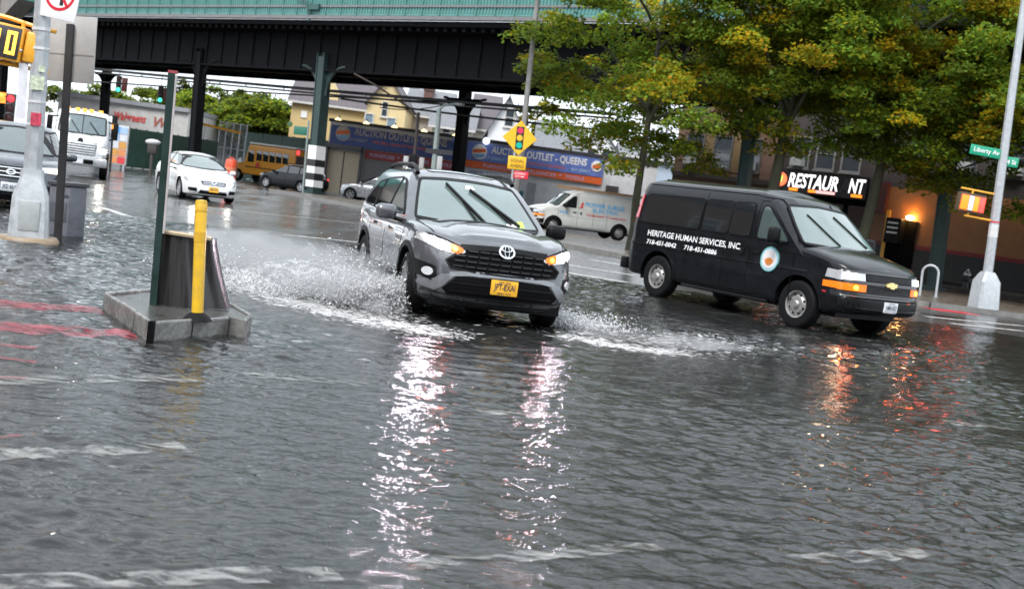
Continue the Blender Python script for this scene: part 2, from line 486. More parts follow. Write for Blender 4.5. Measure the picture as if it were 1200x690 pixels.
def plate(root, B, axis, c, bg, txt, ink, top=None, w=0.305, h=0.155, name='number_plate', sub=None):
    p = B.patch(axis, rounded([(c[0] - w/2, c[1] - h/2), (c[0] + w/2, c[1] - h/2), (c[0] + w/2, c[1] + h/2), (c[0] - w/2, c[1] + h/2)], .012), off=.024, thick=.02, res=.1).build(name, bg, root)
    B.text(axis, txt, (c[0], c[1] - .004), h * .42, width=w * .78, bold=.012, off=.028, flip=(axis == 'rear')).build('lettering', ink, p, smooth=0)
    if sub:
        B.text(axis, sub, (c[0], c[1] - h * .38), h * .11, width=w * .5, bold=.01, off=.028, flip=(axis == 'rear')).build('lettering', ink, p, smooth=0)
    if top:
        B.text(axis, top, (c[0], c[1] + h * .36), h * .14, width=w * .45, bold=.01, off=.028, flip=(axis == 'rear')).build('lettering', ink, p, smooth=0)
    return p

def side_panes(root, B, polys, glass, name='side_window', frame=True, sides=('left', 'right'), r=.05):
    for ax in sides:
        for i, poly in enumerate(polys):
            g = glass[i] if isinstance(glass, (list, tuple)) else glass
            pp = rounded(poly, r)
            w = B.patch(ax, pp, off=.012, thick=.03, res=.05).build(name, g, root)
            if frame: B.line(ax, pp, .022, off=.016, thick=.02, closed=True, res=.05).build('window_frame', BLACK_PLASTIC, w)

def mirror_part(root, x, y, z, m, sg, w=.2, h=.16, d=.12, glass=True):
    mb = MB(); mb.box(x - d / 2, x + d / 2, y - w / 2 if sg > 0 else y - w / 2, y + w / 2, z - h / 2, z + h / 2, ch=min(w, h, d) * .38)
    o = mb.build('wing_mirror', m, root, smooth=60)
    a = MB(); a.bar((x, y - sg * w * .3, z - h * .35), (x + .03, y - sg * (w * .5 + .14), z - h * .55), .026, n=8); a.build('mirror_arm', BLACK_PLASTIC, o)
    return o
# ------------------------------------------------------------------ the grey SUV ploughing through the flood
def make_suv(loc, theta):
    paint = mat('wet_grey_metallic_paint', (0.105, 0.108, 0.118), 0.30, 0.5, 0.14, 5, coat=1.0, rvar=0.05)
    dark_metal = mat('satin_silver_trim', (0.26, 0.27, 0.285), 0.36, 0.7, 0.12, 8)
    r = thing('suv', 'dark grey suv with lit headlamps ploughing through floodwater and throwing up spray', 'car', loc, heading(theta))
    zt = [(-2.32, 1.02), (-2.0, 1.08), (-.6, 1.05), (.8, 1.05), (1.1, 1.05), (1.55, 1.025), (1.95, .97), (2.12, .925), (2.3, .875)]
    zb = [(-2.32, .34), (-1.9, .24), (1.8, .22), (2.3, .24)]
    def zf(x, t): return smooth_interp(zb, x) * (1 - t) + smooth_interp(zt, x) * t
    XF, XR, W = 2.285, -2.315, .925
    lv = [(t, XF + a, XR + b, W * w) for t, a, b, w in [
        (0, -.16, .12, .90), (.05, -.09, .06, .95), (.12, -.04, .02, .975), (.28, 0, 0, .985), (.42, 0, .0, .99), (.54, -.015, .03, .995), (.64, -.03, .05, 1.0),
        (.74, -.05, .07, .995), (.83, -.075, .08, .985), (.9, -.10, .09, .97), (.95, -.125, .10, .955), (.985, -.16, .12, .935), (1.0, -.20, .14, .915)]]
    fd = [(0, 0), (.35, .02), (.62, .075), (.8, .16), (.9, .26), (.97, .42), (1, .62)]
    rd = [(0, 0), (.6, .04), (.85, .12), (.95, .22), (1, .4)]
    wx = [(-2.3, .95), (-1.7, .985), (-1.3, 1.0), (-.4, .978), (.5, .978), (1.36, 1.0), (1.8, .985), (2.3, .96)]
    cap = lambda x, v: .075 * (1 - v * v) * min(1, max(0.25, (2.35 - x) / .5)) - .03 * math.exp(-((abs(v) - .62) / .10) ** 2) * (1 if x > 1.0 else 0)
    low = MB(); loft(low, lv, fd, rd, zf, cap, wx)
    cab = MB()
    cl = [(z, a, b, w) for z, a, b, w in [(.93, 1.26, -2.22, .875), (1.04, 1.10, -2.20, .868), (1.12, .97, -2.17, .855), (1.22, .80, -2.12, .825), (1.34, .60, -2.05, .785), (1.46, .40, -1.97, .74), (1.54, .25, -1.91, .70),
          (1.595, .12, -1.86, .655), (1.63, -.02, -1.80, .60)]]
    loft(cab, cl, [(0, 0), (.4, .02), (.7, .06), (.9, .11), (1, .16)], [(0, 0), (.7, .05), (1, .22)], lambda x, t: t, lambda x, v: .055 * (1 - v * v) * (1 - .25 * ((x + .9) / 1.0) ** 2))
    allb = MB(); allb.add(low.v, low.f); allb.add(cab.v, cab.f)
    B = Body(allb); BL = Body(low); BC = Body(cab)
    R = .352
    finish_body(r, low, paint, {1.36: .415, -1.33: .415}, R, .30, 'body', .925)
    cb = cab.build('cabin', paint, r, smooth=35)
    add_wheels(r, 1.36, -1.33, 1.60, R, .225, 'alloy', steer=math.radians(-4))
    mb = MB(); mb.box(-2.1, 2.05, -.75, .75, .2, .34); mb.build('underbody', BLACK_PLASTIC, r)
    # cladding round the arches and along the sills
    for ax in ('left', 'right'):
        for x in (1.36, -1.33): BL.ring(ax, (x, R), .412, .475, off=.012, thick=.05, a0=-14, a1=194, n=30).build('arch_cladding', BLACK_PLASTIC, r)
        BL.patch(ax, [(-.9, .25), (.93, .25), (.93, .40), (-.9, .40)], off=.012, res=.08).build('sill_cladding', BLACK_PLASTIC, r)
        d = MB()
        for pl in ([(.92, .42), (.95, .8), (1.02, 1.04)], [(-.12, .42), (-.1, 1.02)], [(-1.0, .75), (-1.05, 1.03)], [(.92, .42), (-.88, .42)]): BL.line(ax, pl, .012, off=.002, mb=d)
        d.build('door_seam', DARK_VOID, r)
        for hx in (.02, -.92):
            BL.patch(ax, rounded([(hx, .885), (hx + .2, .89), (hx + .2, .925), (hx, .92)], .012), off=.03, thick=.03).build('door_handle', paint, r)
    side_panes(r, B, [[(.74, 1.10), (.62, 1.19), (.08, 1.485), (-.10, 1.52), (-.12, 1.09)], [(-.19, 1.09), (-.17, 1.525), (-1.0, 1.49), (-1.06, 1.09)], [(-1.13, 1.1), (-1.07, 1.48), (-1.42, 1.43), (-1.78, 1.17), (-1.72, 1.12)]],
               [GLASS_MID, GLASS_DARK, GLASS_DARK], sides=('left', 'right'), r=.04)
    ws = [(-.765, 1.085), (-.4, 1.065), (0, 1.055), (.4, 1.065), (.765, 1.085), (.68, 1.33), (.595, 1.535), (.3, 1.565), (0, 1.572), (-.3, 1.565), (-.595, 1.535), (-.68, 1.33)]
    w = BC.patch('front', rounded(ws, .04), off=.010, res=.06).build('windscreen', GLASS_FOG_SHEEN, r)
    BC.line('front', rounded(ws, .04), .03, off=.014, closed=True).build('window_frame', BLACK_PLASTIC, w)
    BC.patch('front', rounded([(-.06, 1.475), (.06, 1.475), (.045, 1.515), (-.045, 1.515)], .01), off=.012, res=.1).build('mirror_sensor', WHITE_INK, w)
    BC.patch('front', [(.50, 1.10), (.58, 1.105), (.575, 1.17), (.50, 1.165)], off=.012, res=.1).build('sticker', mat('lime_sticker', (.45, .75, .08), .5), w)
    BC.patch('front', [(.34, 1.09), (.49, 1.10), (.485, 1.135), (.345, 1.125)], off=.012, res=.1).build('sticker', WHITE_INK, w)
    for b, e in (((.06, 1.09), (-.30, 1.50)), ((.50, 1.10), (-.02, 1.46))):
        wp = BC.line('front', [b, e], .022, off=.05, thick=.03).build('wiper', BLACK_PLASTIC, r)
        BC.line('front', [(b[0] - .10, b[1] + .015), ((b[0] * .45 + e[0] * .55) - .01, b[1] * .45 + e[1] * .55)], .018, off=.035, thick=.02).build('wiper_arm', BLACK_PLASTIC, wp)
    BL.line('top', [(1.16, -.62), (1.2, -.3), (1.21, 0), (1.2, .3), (1.16, .62)], .16, off=.006, thick=.02).build('cowl', BLACK_PLASTIC, r)
    BC.patch('top', rounded([(-1.55, -.44), (-.1, -.44), (-.1, .44), (-1.55, .44)], .08), off=.008, res=.12).build('roof_panel', GLASS_DARK, r)
    for sg in (1, -1):
        m = MB(); m.tube([(.10, sg * .615, 1.60), (-.02, sg * .61, 1.675), (-.3, sg * .60, 1.705), (-1.2, sg * .59, 1.70), (-1.62, sg * .585, 1.66), (-1.75, sg * .58, 1.60)], [.03, .026, .026, .026, .026, .03]); m.build('roof_rail', BLACK_PLASTIC, r)
        mirror_part(r, .70, sg * 1.07, 1.10, paint if sg < 0 else BLACK_PLASTIC, sg, w=.25, h=.175, d=.15)
    # hood shut line and sharp centre planes
    h = MB()
    for sg in (1, -1): BL.line('top', [(1.12, sg * .80), (1.6, sg * .80), (1.95, sg * .74), (2.06, sg * .62)], .012, off=.003, mb=h)
    h.build('hood_seam', DARK_VOID, r)
    # ---- face
    BL.patch('front', [(-.50, .845), (.50, .845), (.50, .885), (0, .905), (-.50, .885)], off=.010, res=.05).build('hood_gap', BLACK_PLASTIC, r)
    grille = [(-.60, .63), (-.645, .70), (-.47, .835), (-.2, .855), (0, .86), (.2, .855), (.47, .835), (.645, .70), (.60, .63), (.35, .605), (0, .60), (-.35, .605)]
    g = BL.patch('front', grille, off=.012, thick=.03, res=.05).build('grille', DARK_VOID, r)
    mesh_m = mat('grille_bar_plastic', (0.014, 0.014, 0.016), 0.35, var=.2, spec=.25)
    for zi in range(4):
        z = .645 + .055 * zi
        hw = .60 if zi == 0 else .645 - (z - .70) * 1.28 if z > .7 else .63
        n = int(hw * 2 / .125)
        for k in range(n):
            u = -hw + .03 + (k + (.5 if zi % 2 else 0)) * .125
            if u + .10 > hw - .02: continue
            BL.patch('front', [(u, z), (u + .095, z), (u + .105, z + .016), (u - .01, z + .016)], off=.032, thick=.02, res=.06).build('grille_bar', mesh_m, g)
    BL.line('front', grille, .022, off=.018, thick=.02, closed=True, res=.06).build('grille_frame', BLACK_PLASTIC, g)
    e = MB(); c = (0, .845)
    BL.ring('front', c, .062, .080, off=.05, mb=e, sc=(1.15, .82)); BL.ring('front', (0, .845), .044, .056, off=.052, mb=e, sc=(.48, 1.1)); BL.ring('front', (0, .872), .038, .05, off=.053, mb=e, sc=(1.25, .55))
    em = e.build('emblem', CHROME, r)
    BL.patch('front', [(.08 * math.cos(a), .845 + .06 * math.sin(a)) for a in [k * math.pi / 12 for k in range(24)]], off=.036, thick=.03, res=.06).build('emblem_backing', BLACK_PLASTIC, em)
    for sg, ax in ((-1, 'front'), (1, 'front')):
        f = lambda P: [(sg * u, v) for u, v in P]
        hl = BL.patch(ax, f([(.45, .80), (.52, .765), (.72, .80), (.895, .875), (.90, .945), (.80, .945), (.60, .895), (.46, .85)]), off=.012, res=.04).build('headlamp', LENS_CLEAR, r)
        BL.patch(ax, f([(.62, .805), (.84, .865), (.865, .925), (.78, .925), (.63, .885)]), off=.018, res=.04).build('lamp_lens', LAMP_CLEAR, hl)
        for cu, cv, cr_ in ((.70, .855, .030), (.795, .885, .026)): BL.patch(ax, f([(cu + cr_ * math.cos(a), cv + cr_ * math.sin(a)) for a in [k * math.pi / 8 for k in range(16)]]), off=.026, thick=.015, res=.05).build('lamp_projector', LAMP_CORE, hl)
        BL.patch(ax, f([(.555 + .02 * math.cos(a), .822 + .02 * math.sin(a)) for a in [k * math.pi / 8 for k in range(16)]]), off=.026, thick=.015, res=.05).build('turn_bulb', AMBER_CORE, hl)
        BL.patch(ax, f([(.47, .80), (.53, .775), (.605, .795), (.615, .875), (.56, .868), (.475, .838)]), off=.018, res=.04).build('turn_lamp', LAMP_AMBER, hl)
        BL.line(ax, f([(.46, .84), (.60, .890), (.80, .943), (.895, .945)]), .018, off=.02).build('lamp_trim', BLACK_PLASTIC, hl)
        # fog lamp pocket with its dark wedge and the pale lower blade
        BL.patch(ax, f([(.76, .46), (.88, .50), (.90, .66), (.74, .62), (.72, .52)]), off=.012, res=.04).build('fog_lamp_surround', BLACK_PLASTIC, r)
        fl = BL.patch(ax, f([(.80 + .045 * math.cos(a), .555 + .045 * math.sin(a)) for a in [k * math.pi / 8 for k in range(16)]]), off=.03, thick=.03, res=.04).build('fog_lamp', mat('dim_fog_lamp', (.42, .44, .47), .12, coat=1, emit=(1, .97, .93), estr=.08), r)
        BL.patch(ax, f([(.52, .575), (.68, .545), (.74, .49), (.86, .46), (.88, .40), (.72, .36), (.64, .44)]), off=.012, res=.05).build('bumper_blade', dark_metal, r)
    BL.line('front', [(-.60, .555), (-.40, .585), (0, .592), (.40, .585), (.60, .555)], .05, off=.018, thick=.03).build('bumper_blade', dark_metal, r)
    BL.patch('front', [(-.52, .545), (0, .562), (.52, .545), (.66, .40), (.60, .34), (-.60, .34), (-.66, .40)], off=.010, res=.06).build('lower_grille', DARK_VOID, r)
    for z in (.385, .47):
        BL.line('front', [(-.58, z), (0, z + .006), (.58, z)], .018, off=.018, thick=.02).build('grille_bar', BLACK_PLASTIC, r)
    BL.line('front', [(-.84, .325), (-.60, .295), (0, .288), (.60, .295), (.84, .325)], .09, off=.012, thick=.04).build('bumper_lip', mat('scuffed_dark_trim', (.035, .036, .04), .4, .3, .3, 12), r)
    BL.patch('front', [(-.86, .22), (.86, .22), (.84, .27), (-.84, .27)], off=.006, res=.08).build('lower_valance', BLACK_PLASTIC, r)
    plate(r, BL, 'front', (.0, .475), PLATE_GOLD, 'JFT-EXAI', INK, top='NEW YORK', sub='EMPIRE STATE')
    # rear lamps
    for sg in (1, -1): BL.patch('rear', rounded([(sg * .5, .92), (sg * .86, .9), (sg * .86, 1.0), (sg * .5, 1.0)][::sg], .02), off=.012, res=.06).build('tail_lamp', LENS_RED, r)
    return r

# ------------------------------------------------------------------ full-size vans
def make_van(label, loc, theta, paint, cargo=False, far=False):
    r = thing('van', label, 'van', loc, heading(theta))
    zt = [(-2.86, 1.30), (1.55, 1.30), (1.8, 1.28), (2.2, 1.21), (2.6, 1.12), (2.84, 1.05)]
    zb = [(-2.86, .42), (-2.3, .36), (2.2, .34), (2.8, .40)]
    def zf(x, t): return smooth_interp(zb, x) * (1 - t) + smooth_interp(zt, x) * t
    XF, XR, W = 2.86, -2.60, .985
    lv = [(t, XF + a, XR + b, W * w) for t, a, b, w in [(0, -.12, .04, .93), (.04, -.06, .02, .965), (.12, 0, 0, .985), (.34, .0, 0, 1.0), (.38, -.05, 0, 1.0), (.6, -.06, 0, 1.0), (.66, -.06, 0, .988), (.8, -.08, .01, .985), (.92, -.10, .02, .982), (.97, -.13, .02, .975), (1.0, -.2, .03, .95)]]
    fd = [(0, 0), (.5, .025), (.8, .09), (.93, .19), (1, .42)]
    rd = [(0, 0), (.8, .02), (.95, .06), (1, .14)]
    wx = [(-2.9, .985), (-2.2, 1.0), (1.4, 1.0), (1.9, .99), (2.4, .955), (2.8, .92)]
    low = MB(); loft(low, lv, fd, rd, zf, lambda x, v: .09 * (1 - v * v) * min(1, max(.3, (2.9 - x) / .5)), wx, nside=40)
    cab = MB()
    cl = [(z, a, b + .24, w) for z, a, b, w in [(1.17, 1.98, -2.82, .975), (1.30, 1.82, -2.81, .968), (1.50, 1.58, -2.79, .945), (1.72, 1.34, -2.76, .915), (1.91, 1.12, -2.72, .88), (2.03, .96, -2.68, .845), (2.09, .82, -2.62, .79), (2.125, .62, -2.55, .70)]]
    loft(cab, cl, [(0, 0), (.5, .03), (.8, .08), (.93, .125), (1, .19)], [(0, 0), (.8, .02), (.95, .06), (1, .13)], lambda x, t: t, lambda x, v: .075 * (1 - v * v), nside=40)
    allb = MB(); allb.add(low.v, low.f); allb.add(cab.v, cab.f)
    B = Body(allb); BL = Body(low); BC = Body(cab)
    R = .385
    AX, RX = 1.80, -1.63
    finish_body(r, low, paint, {AX: .47, RX: .46}, R, .34, 'body', .985)
    cab.build('cabin', paint, r, smooth=35)
    add_wheels(r, AX, RX, 1.70, R, .245, 'steel')
    mb = MB(); mb.box(-2.4, 2.4, -.7, .7, .28, .42); mb.build('underbody', BLACK_PLASTIC, r)
    for ax in ('left', 'right'):
        sg = 1 if ax == 'left' else -1
        for x in (AX, RX): BL.ring(ax, (x, R), .462, .50, off=.014, thick=.05, a0=-6, a1=186, n=30).build('arch_lip', paint, r)
        d = MB()
        for pl in ([(1.62, .42), (1.62, 1.24)], [(.62, .42), (.62, 1.24)], [(.02, .42), (.02, 1.24)] if not cargo else [(-.2, .42), (-.2, 1.24)], [(-.92, .5), (-.92, 1.24)], [(1.62, .42), (-.9, .42)]): BL.line(ax, pl, .012, off=.002, mb=d)
        for pl in ([(.62, 1.3), (.66, 1.95), (1.02, 1.97), (1.66, 1.32)], [(-.655, 1.3), (-.655, 2.0)]): BC.line(ax, pl, .012, off=.002, mb=d)
        d.build('door_seam', DARK_VOID, r)
        BL.line(ax, [(-2.5, .93), (1.95, .93)], .03, off=.012, thick=.02).build('body_crease', paint, r)
        BC.line(ax, [(-2.44, 2.055), (.5, 2.055), (.92, 2.02), (1.2, 1.82)], .025, off=.018, thick=.03).build('drip_rail', paint, r)
        BL.patch(ax, rounded([(.42, 1.03), (.50, 1.03), (.50, 1.15), (.42, 1.15)], .02), off=.02).build('door_handle', BLACK_PLASTIC, r)
        BL.patch(ax, rounded([(.70, 1.08), (.88, 1.08), (.88, 1.13), (.70, 1.13)], .02), off=.02).build('door_handle', BLACK_PLASTIC, r)
        m = MB(); m.box(-.95, 1.15, sg * .90 - .07, sg * .90 + .07, .30, .36, ch=.02)
        if not cargo: m.build('running_board', BLACK_PLASTIC, r)
    door_w = [(.74, 1.33), (.74, 1.87), (.87, 1.88), (1.06, 1.72), (1.42, 1.41), (1.46, 1.33)]
    if cargo: side_panes(r, B, [door_w], [GLASS_DARK], r=.05)
    else: side_panes(r, B, [door_w, [(-.62, 1.34), (-.62, 1.88), (.04, 1.89), (.04, 1.34)], [(.07, 1.34), (.07, 1.89), (.55, 1.90), (.57, 1.34)], [(-2.30, 1.34), (-2.22, 1.86), (-.69, 1.88), (-.69, 1.34)]],
                     [GLASS_MID, GLASS_DARK, GLASS_DARK, GLASS_DARK], r=.07)
    ws = [(-.86, 1.34), (0, 1.31), (.86, 1.34), (.78, 1.66), (.68, 1.92), (0, 1.955), (-.68, 1.92), (-.78, 1.66)]
    w = BC.patch('front', rounded(ws, .05), off=.028, thick=.05, res=.045).build('windscreen', GLASS_FOG_SHEEN, r)
    BC.line('front', rounded(ws, .05), .035, off=.034, thick=.05, closed=True, res=.05).build('window_frame', BLACK_PLASTIC, w)
    BC.patch('front', [(.1, 1.31), (.5, 1.315), (.48, 1.42), (.12, 1.415)], off=.01, res=.2).build('sticker', mat('paper_behind_glass', (.45, .55, .55), .5), w)
    for b, e in (((-.10, 1.36), (-.42, 1.80)), ((.62, 1.38), (.22, 1.82))):
        BC.line('front', [b, e], .022, off=.05, thick=.03).build('wiper', BLACK_PLASTIC, r)
    for sg in (1, -1):
        mirror_part(r, 1.30, sg * 1.16, 1.42, BLACK_PLASTIC, sg, w=.22, h=.27, d=.13)
    # ---- face
    BL.patch('front', [(-.86, .70), (.86, .70), (.88, 1.0), (.86, 1.03), (-.86, 1.03), (-.88, 1.0)], off=.008, res=.08).build('grille', DARK_VOID if not cargo else BLACK_PLASTIC, r)
    gm = mat('grille_surround', (.03, .03, .032), .35, coat=.5)
    for z, wd in ((.875, .05), (.70, .035), (1.03, .03)):
        BL.line('front', [(-.86, z), (0, z), (.86, z)], wd, off=.022, thick=.03).build('grille_bar', gm, r)
    gt = MB()
    for z in (.74, .77, .80, .83, .93, .96, .99): BL.line('front', [(-.52, z), (.52, z)], .009, off=.014, thick=.01, mb=gt)
    gt.build('grille_slat', gm, r)
    bt = [(-.13, -.012), (-.10, .03), (-.045, .03), (-.045, .045), (.045, .045), (.045, .03), (.13, .03), (.10, -.03), (.045, -.03), (.045, -.045), (-.045, -.045), (-.045, -.03), (-.12, -.03)]
    em = BL.patch('front', [(u, v + .875) for u, v in bt], off=.05, thick=.03, res=.06).build('emblem', mat('gold_emblem', (.75, .58, .25), .3, .6), r)
    for sg in (1, -1):
        f = lambda P: [(sg * u, v) for u, v in P]
        hl = BL.patch('front', f([(.55, .90), (.90, .88), (.905, 1.01), (.86, 1.04), (.55, 1.02)]), off=.018, res=.05).build('headlamp', LENS_CLEAR, r)
        BL.patch('front', f([(.70, .905), (.86, .90), (.86, 1.005), (.70, 1.005)]), off=.026, res=.05).build('lamp_lens', LAMP_WARM if not cargo else LENS_CLEAR, hl)
        if not cargo:
            BL.patch('front', f([(.78 + .038 * math.cos(a), .953 + .038 * math.sin(a)) for a in [k * math.pi / 8 for k in range(16)]]), off=.034, thick=.015, res=.05).build('lamp_bulb', WARM_CORE, hl)
            BL.patch('front', f([(.71 + .032 * math.cos(a), .79 + .032 * math.sin(a)) for a in [k * math.pi / 8 for k in range(16)]]), off=.028, thick=.015, res=.05).build('turn_bulb', AMBER_CORE, hl)
        BL.patch('front', f([(.53, .735), (.90, .735), (.905, .845), (.53, .845)]), off=.018, res=.05).build('turn_lamp', LAMP_AMBER if not cargo else LENS_AMBER, r)
    side_ax = 'right'
    for ax in ('left', 'right'):
        hl = BL.patch(ax, [(2.30, .895), (2.52, .89), (2.52, 1.02), (2.32, 1.03)], off=.014, res=.05).build('headlamp', LENS_CLEAR, r)
        BL.patch(ax, [(2.28, .75), (2.52, .745), (2.52, .845), (2.28, .845)], off=.014, res=.05).build('turn_lamp', LAMP_AMBER if not cargo else LENS_AMBER, r)
        BL.patch(ax, [(2.29, .66), (2.36, .66), (2.36, .685), (2.29, .685)], off=.012, res=.05).build('side_reflector', LENS_RED, r)
        BL.patch(ax, [(2.28, .40), (2.54, .42), (2.54, .62), (2.28, .63)], off=.006, res=.06).build('bumper_end', BLACK_PLASTIC, r)
    BL.patch('front', [(-.88, .42), (.88, .42), (.90, .63), (-.90, .63)], off=.008, res=.1).build('bumper', BLACK_PLASTIC, r)
    BL.line('front', [(-.88, .655), (0, .655), (.88, .655)], .03, off=.02).build('bumper_trim', gm, r)
    m = MB(); m.box(-2.74, -2.56, -.96, .96, .42, .64, ch=.03); m.build('bumper', BLACK_PLASTIC, r)
    for sg in (1, -1):
        BC.patch('rear', rounded([(sg * .80, 1.30), (sg * .90, 1.30), (sg * .84, 1.75), (sg * .76, 1.75)][::sg], .02), off=.02, res=.08).build('tail_lamp', LENS_RED, r)
        BL.patch('left' if sg > 0 else 'right', [(-2.54, 1.02), (-2.46, 1.02), (-2.46, 1.24), (-2.54, 1.24)], off=.012, res=.08).build('tail_lamp', LENS_RED, r) if cargo else BC.patch('left' if sg > 0 else 'right', [(-2.48, 1.40), (-2.37, 1.40), (-2.34, 1.84), (-2.40, 1.84)], off=.012, res=.08).build('tail_lamp', LENS_RED, r)
        BC.patch('rear', rounded([(sg * .08, 1.32), (sg * .70, 1.32), (sg * .66, 1.80), (sg * .08, 1.82)][::sg], .05), off=.006, res=.1).build('rear_window', GLASS_DARK, r)
    return r, B, BL, BC

# ------------------------------------------------------------------ generic road cars
def make_car(spec):
    s = spec; r = thing(s.get('name', 'parked_car'), s['label'], s.get('cat', 'car'), s['loc'], heading(s['theta']), s.get('group'))
    P = s['paint']
    def zf(x, t): return smooth_interp(s['zb'], x) * (1 - t) + smooth_interp(s['zt'], x) * t
    XF, XR, W = s['XF'], s['XR'], s['W']
    lv = [(t, XF + a, XR + b, W * w) for t, a, b, w in [(0, -.12, .1, .92), (.06, -.05, .04, .965), (.25, 0, 0, .985), (.45, -.01, .0, .995), (.62, -.03, .02, 1.0), (.8, -.07, .05, .985), (.92, -.12, .07, .96), (1.0, -.2, .12, .91)]]
    low = MB(); loft(low, lv, s.get('fd', [(0, 0), (.4, .03), (.7, .12), (.88, .26), (1, .6)]), [(0, 0), (.6, .05), (.85, .14), (1, .45)], zf, lambda x, v: .05 * (1 - v * v))
    cab = MB(); loft(cab, s['cab'], [(0, 0), (.5, .04), (.85, .13), (1, .28)], [(0, 0), (.7, .05), (1, .24)], lambda x, t: t, lambda x, v: .04 * (1 - v * v))
    allb = MB(); allb.add(low.v, low.f); allb.add(cab.v, cab.f)
    B, BL, BC = Body(allb), Body(low), Body(cab)
    R = s['R']; finish_body(r, low, P, {s['ax']: R + .055, s['rx']: R + .055}, R, .26, 'body', W)
    cab.build('cabin', P, r, smooth=35)
    add_wheels(r, s['ax'], s['rx'], W * 2 - .24, R, .21, 'alloy')
    side_panes(r, B, s['side'], s['sglass'], r=.05)
    for ax, key in (('front', 'ws'), ('rear', 'rw')):
        pw = rounded(s[key], .05)
        w = BC.patch(ax, pw, off=.006, res=.1).build('windscreen' if ax == 'front' else 'rear_window', s['wglass'] if ax == 'front' else GLASS_DARK, r)
        BC.line(ax, pw, .03, off=.01, closed=True).build('window_frame', BLACK_PLASTIC, w)
    for ax in ('left', 'right'):
        d = MB()
        for pl in s['seams']: BL.line(ax, pl, .014, off=.002, mb=d)
        d.build('door_seam', DARK_VOID, r)
        for hx in s['handles']: BL.patch(ax, [(hx, s['hz']), (hx + .18, s['hz']), (hx + .18, s['hz'] + .03), (hx, s['hz'] + .03)], off=.025).build('door_handle', s.get('hm', P), r)
        sg = 1 if ax == 'left' else -1
    for sg in (1, -1): mirror_part(r, s['mx'], sg * (W + .12), s['mz'], P, sg, w=.2, h=.14, d=.13)
    for sg in (1, -1):
        f = lambda Q: [(sg * u, v) for u, v in Q]
        hl = BL.patch('front', f(s['head']), off=.012, res=.05).build('headlamp', LENS_CLEAR, r)
        if s.get('lamp'): BL.patch('front', f(s['lens']), off=.02, res=.05).build('lamp_lens', s['lamp'], hl)
        BL.patch('rear', f(s['tail']), off=.012, res=.05).build('tail_lamp', s.get('tailm', LENS_RED), r)
        if s.get('fog'):
            BL.patch('front', f(s['fog']), off=.012, res=.05).build('fog_lamp_surround', BLACK_PLASTIC, r)
    g = BL.patch('front', s['grille'], off=.012, res=.06).build('grille', BLACK_PLASTIC, r)
    zs = [v for u, v in s['grille']]; us = [u for u, v in s['grille']]
    for k in range(3):
        z = min(zs) + (max(zs) - min(zs)) * (k + .5) / 3
        BL.line('front', [(min(us) * .85, z), (0, z), (max(us) * .85, z)], .016, off=.024).build('grille_bar', CHROME, g)
    BL.ring('front', (0, sum(zs) / len(zs)), .04, .062, off=.035, sc=(1.3, .8), n=20).build('emblem', CHROME, r)
    if s.get('lower'): BL.patch('front', s['lower'], off=.010, res=.08).build('lower_grille', DARK_VOID, r)
    if s.get('plate'): plate(r, BL, *s['plate'])
    if s.get('rails'):
        for sg in (1, -1):
            m = MB(); m.tube([(s['rails'][0], sg * .58, s['rails'][2] - .05), (s['rails'][0] - .15, sg * .58, s['rails'][2]), (s['rails'][1] + .15, sg * .57, s['rails'][2]), (s['rails'][1], sg * .57, s['rails'][2] - .05)], .022); m.build('roof_rail', BLACK_PLASTIC, r)
    mb = MB(); mb.box(XR + .3, XF - .35, -.62, .62, .16, .34); mb.build('underbody', BLACK_PLASTIC, r)
    return r
# ------------------------------------------------------------------ road, flood water, kerbs, markings
def nodes_of(m): return m.node_tree.nodes, m.node_tree.links

def road_material():
    m = bpy.data.materials.new('wet_asphalt'); m.use_nodes = True; n, l = nodes_of(m); b = n['Principled BSDF']
    tc = n.new('ShaderNodeTexCoord')
    a = n.new('ShaderNodeTexNoise'); a.inputs['Scale'].default_value = 0.35; a.inputs['Detail'].default_value = 7
    f = n.new('ShaderNodeTexNoise'); f.inputs['Scale'].default_value = 45; f.inputs['Detail'].default_value = 4
    mp = n.new('ShaderNodeMapping'); mp.inputs['Scale'].default_value = (1, .25, 1); mp.inputs['Rotation'].default_value = (0, 0, .45)
    l.new(tc.outputs['Object'], mp.inputs['Vector'])
    w = n.new('ShaderNodeTexNoise'); w.inputs['Scale'].default_value = 1.1; w.inputs['Detail'].default_value = 6
    l.new(mp.outputs[0], w.inputs['Vector'])
    for t in (a, f): l.new(tc.outputs['Object'], t.inputs['Vector'])
    cr = n.new('ShaderNodeValToRGB'); cr.color_ramp.elements[0].color = (.036, .036, .037, 1); cr.color_ramp.elements[1].color = (.09, .089, .087, 1)
    cr.color_ramp.elements[0].position = .3; cr.color_ramp.elements[1].position = .72
    l.new(a.outputs[0], cr.inputs[0]); l.new(cr.outputs[0], b.inputs['Base Color'])
    mr = n.new('ShaderNodeMapRange'); mr.inputs[1].default_value = .35; mr.inputs[2].default_value = .68; mr.inputs[3].default_value = .05; mr.inputs[4].default_value = .30
    l.new(w.outputs[0], mr.inputs[0]); l.new(mr.outputs[0], b.inputs['Roughness'])
    bp = n.new('ShaderNodeBump'); bp.inputs['Strength'].default_value = .35; bp.inputs['Distance'].default_value = .006
    l.new(f.outputs[0], bp.inputs['Height'])
    bp2 = n.new('ShaderNodeBump'); bp2.inputs['Strength'].default_value = .4; bp2.inputs['Distance'].default_value = .022
    l.new(w.outputs[0], bp2.inputs['Height']); l.new(bp.outputs[0], bp2.inputs['Normal']); l.new(bp2.outputs[0], b.inputs['Normal'])
    b.inputs['Specular IOR Level'].default_value = .6
    return m
ROAD = road_material()
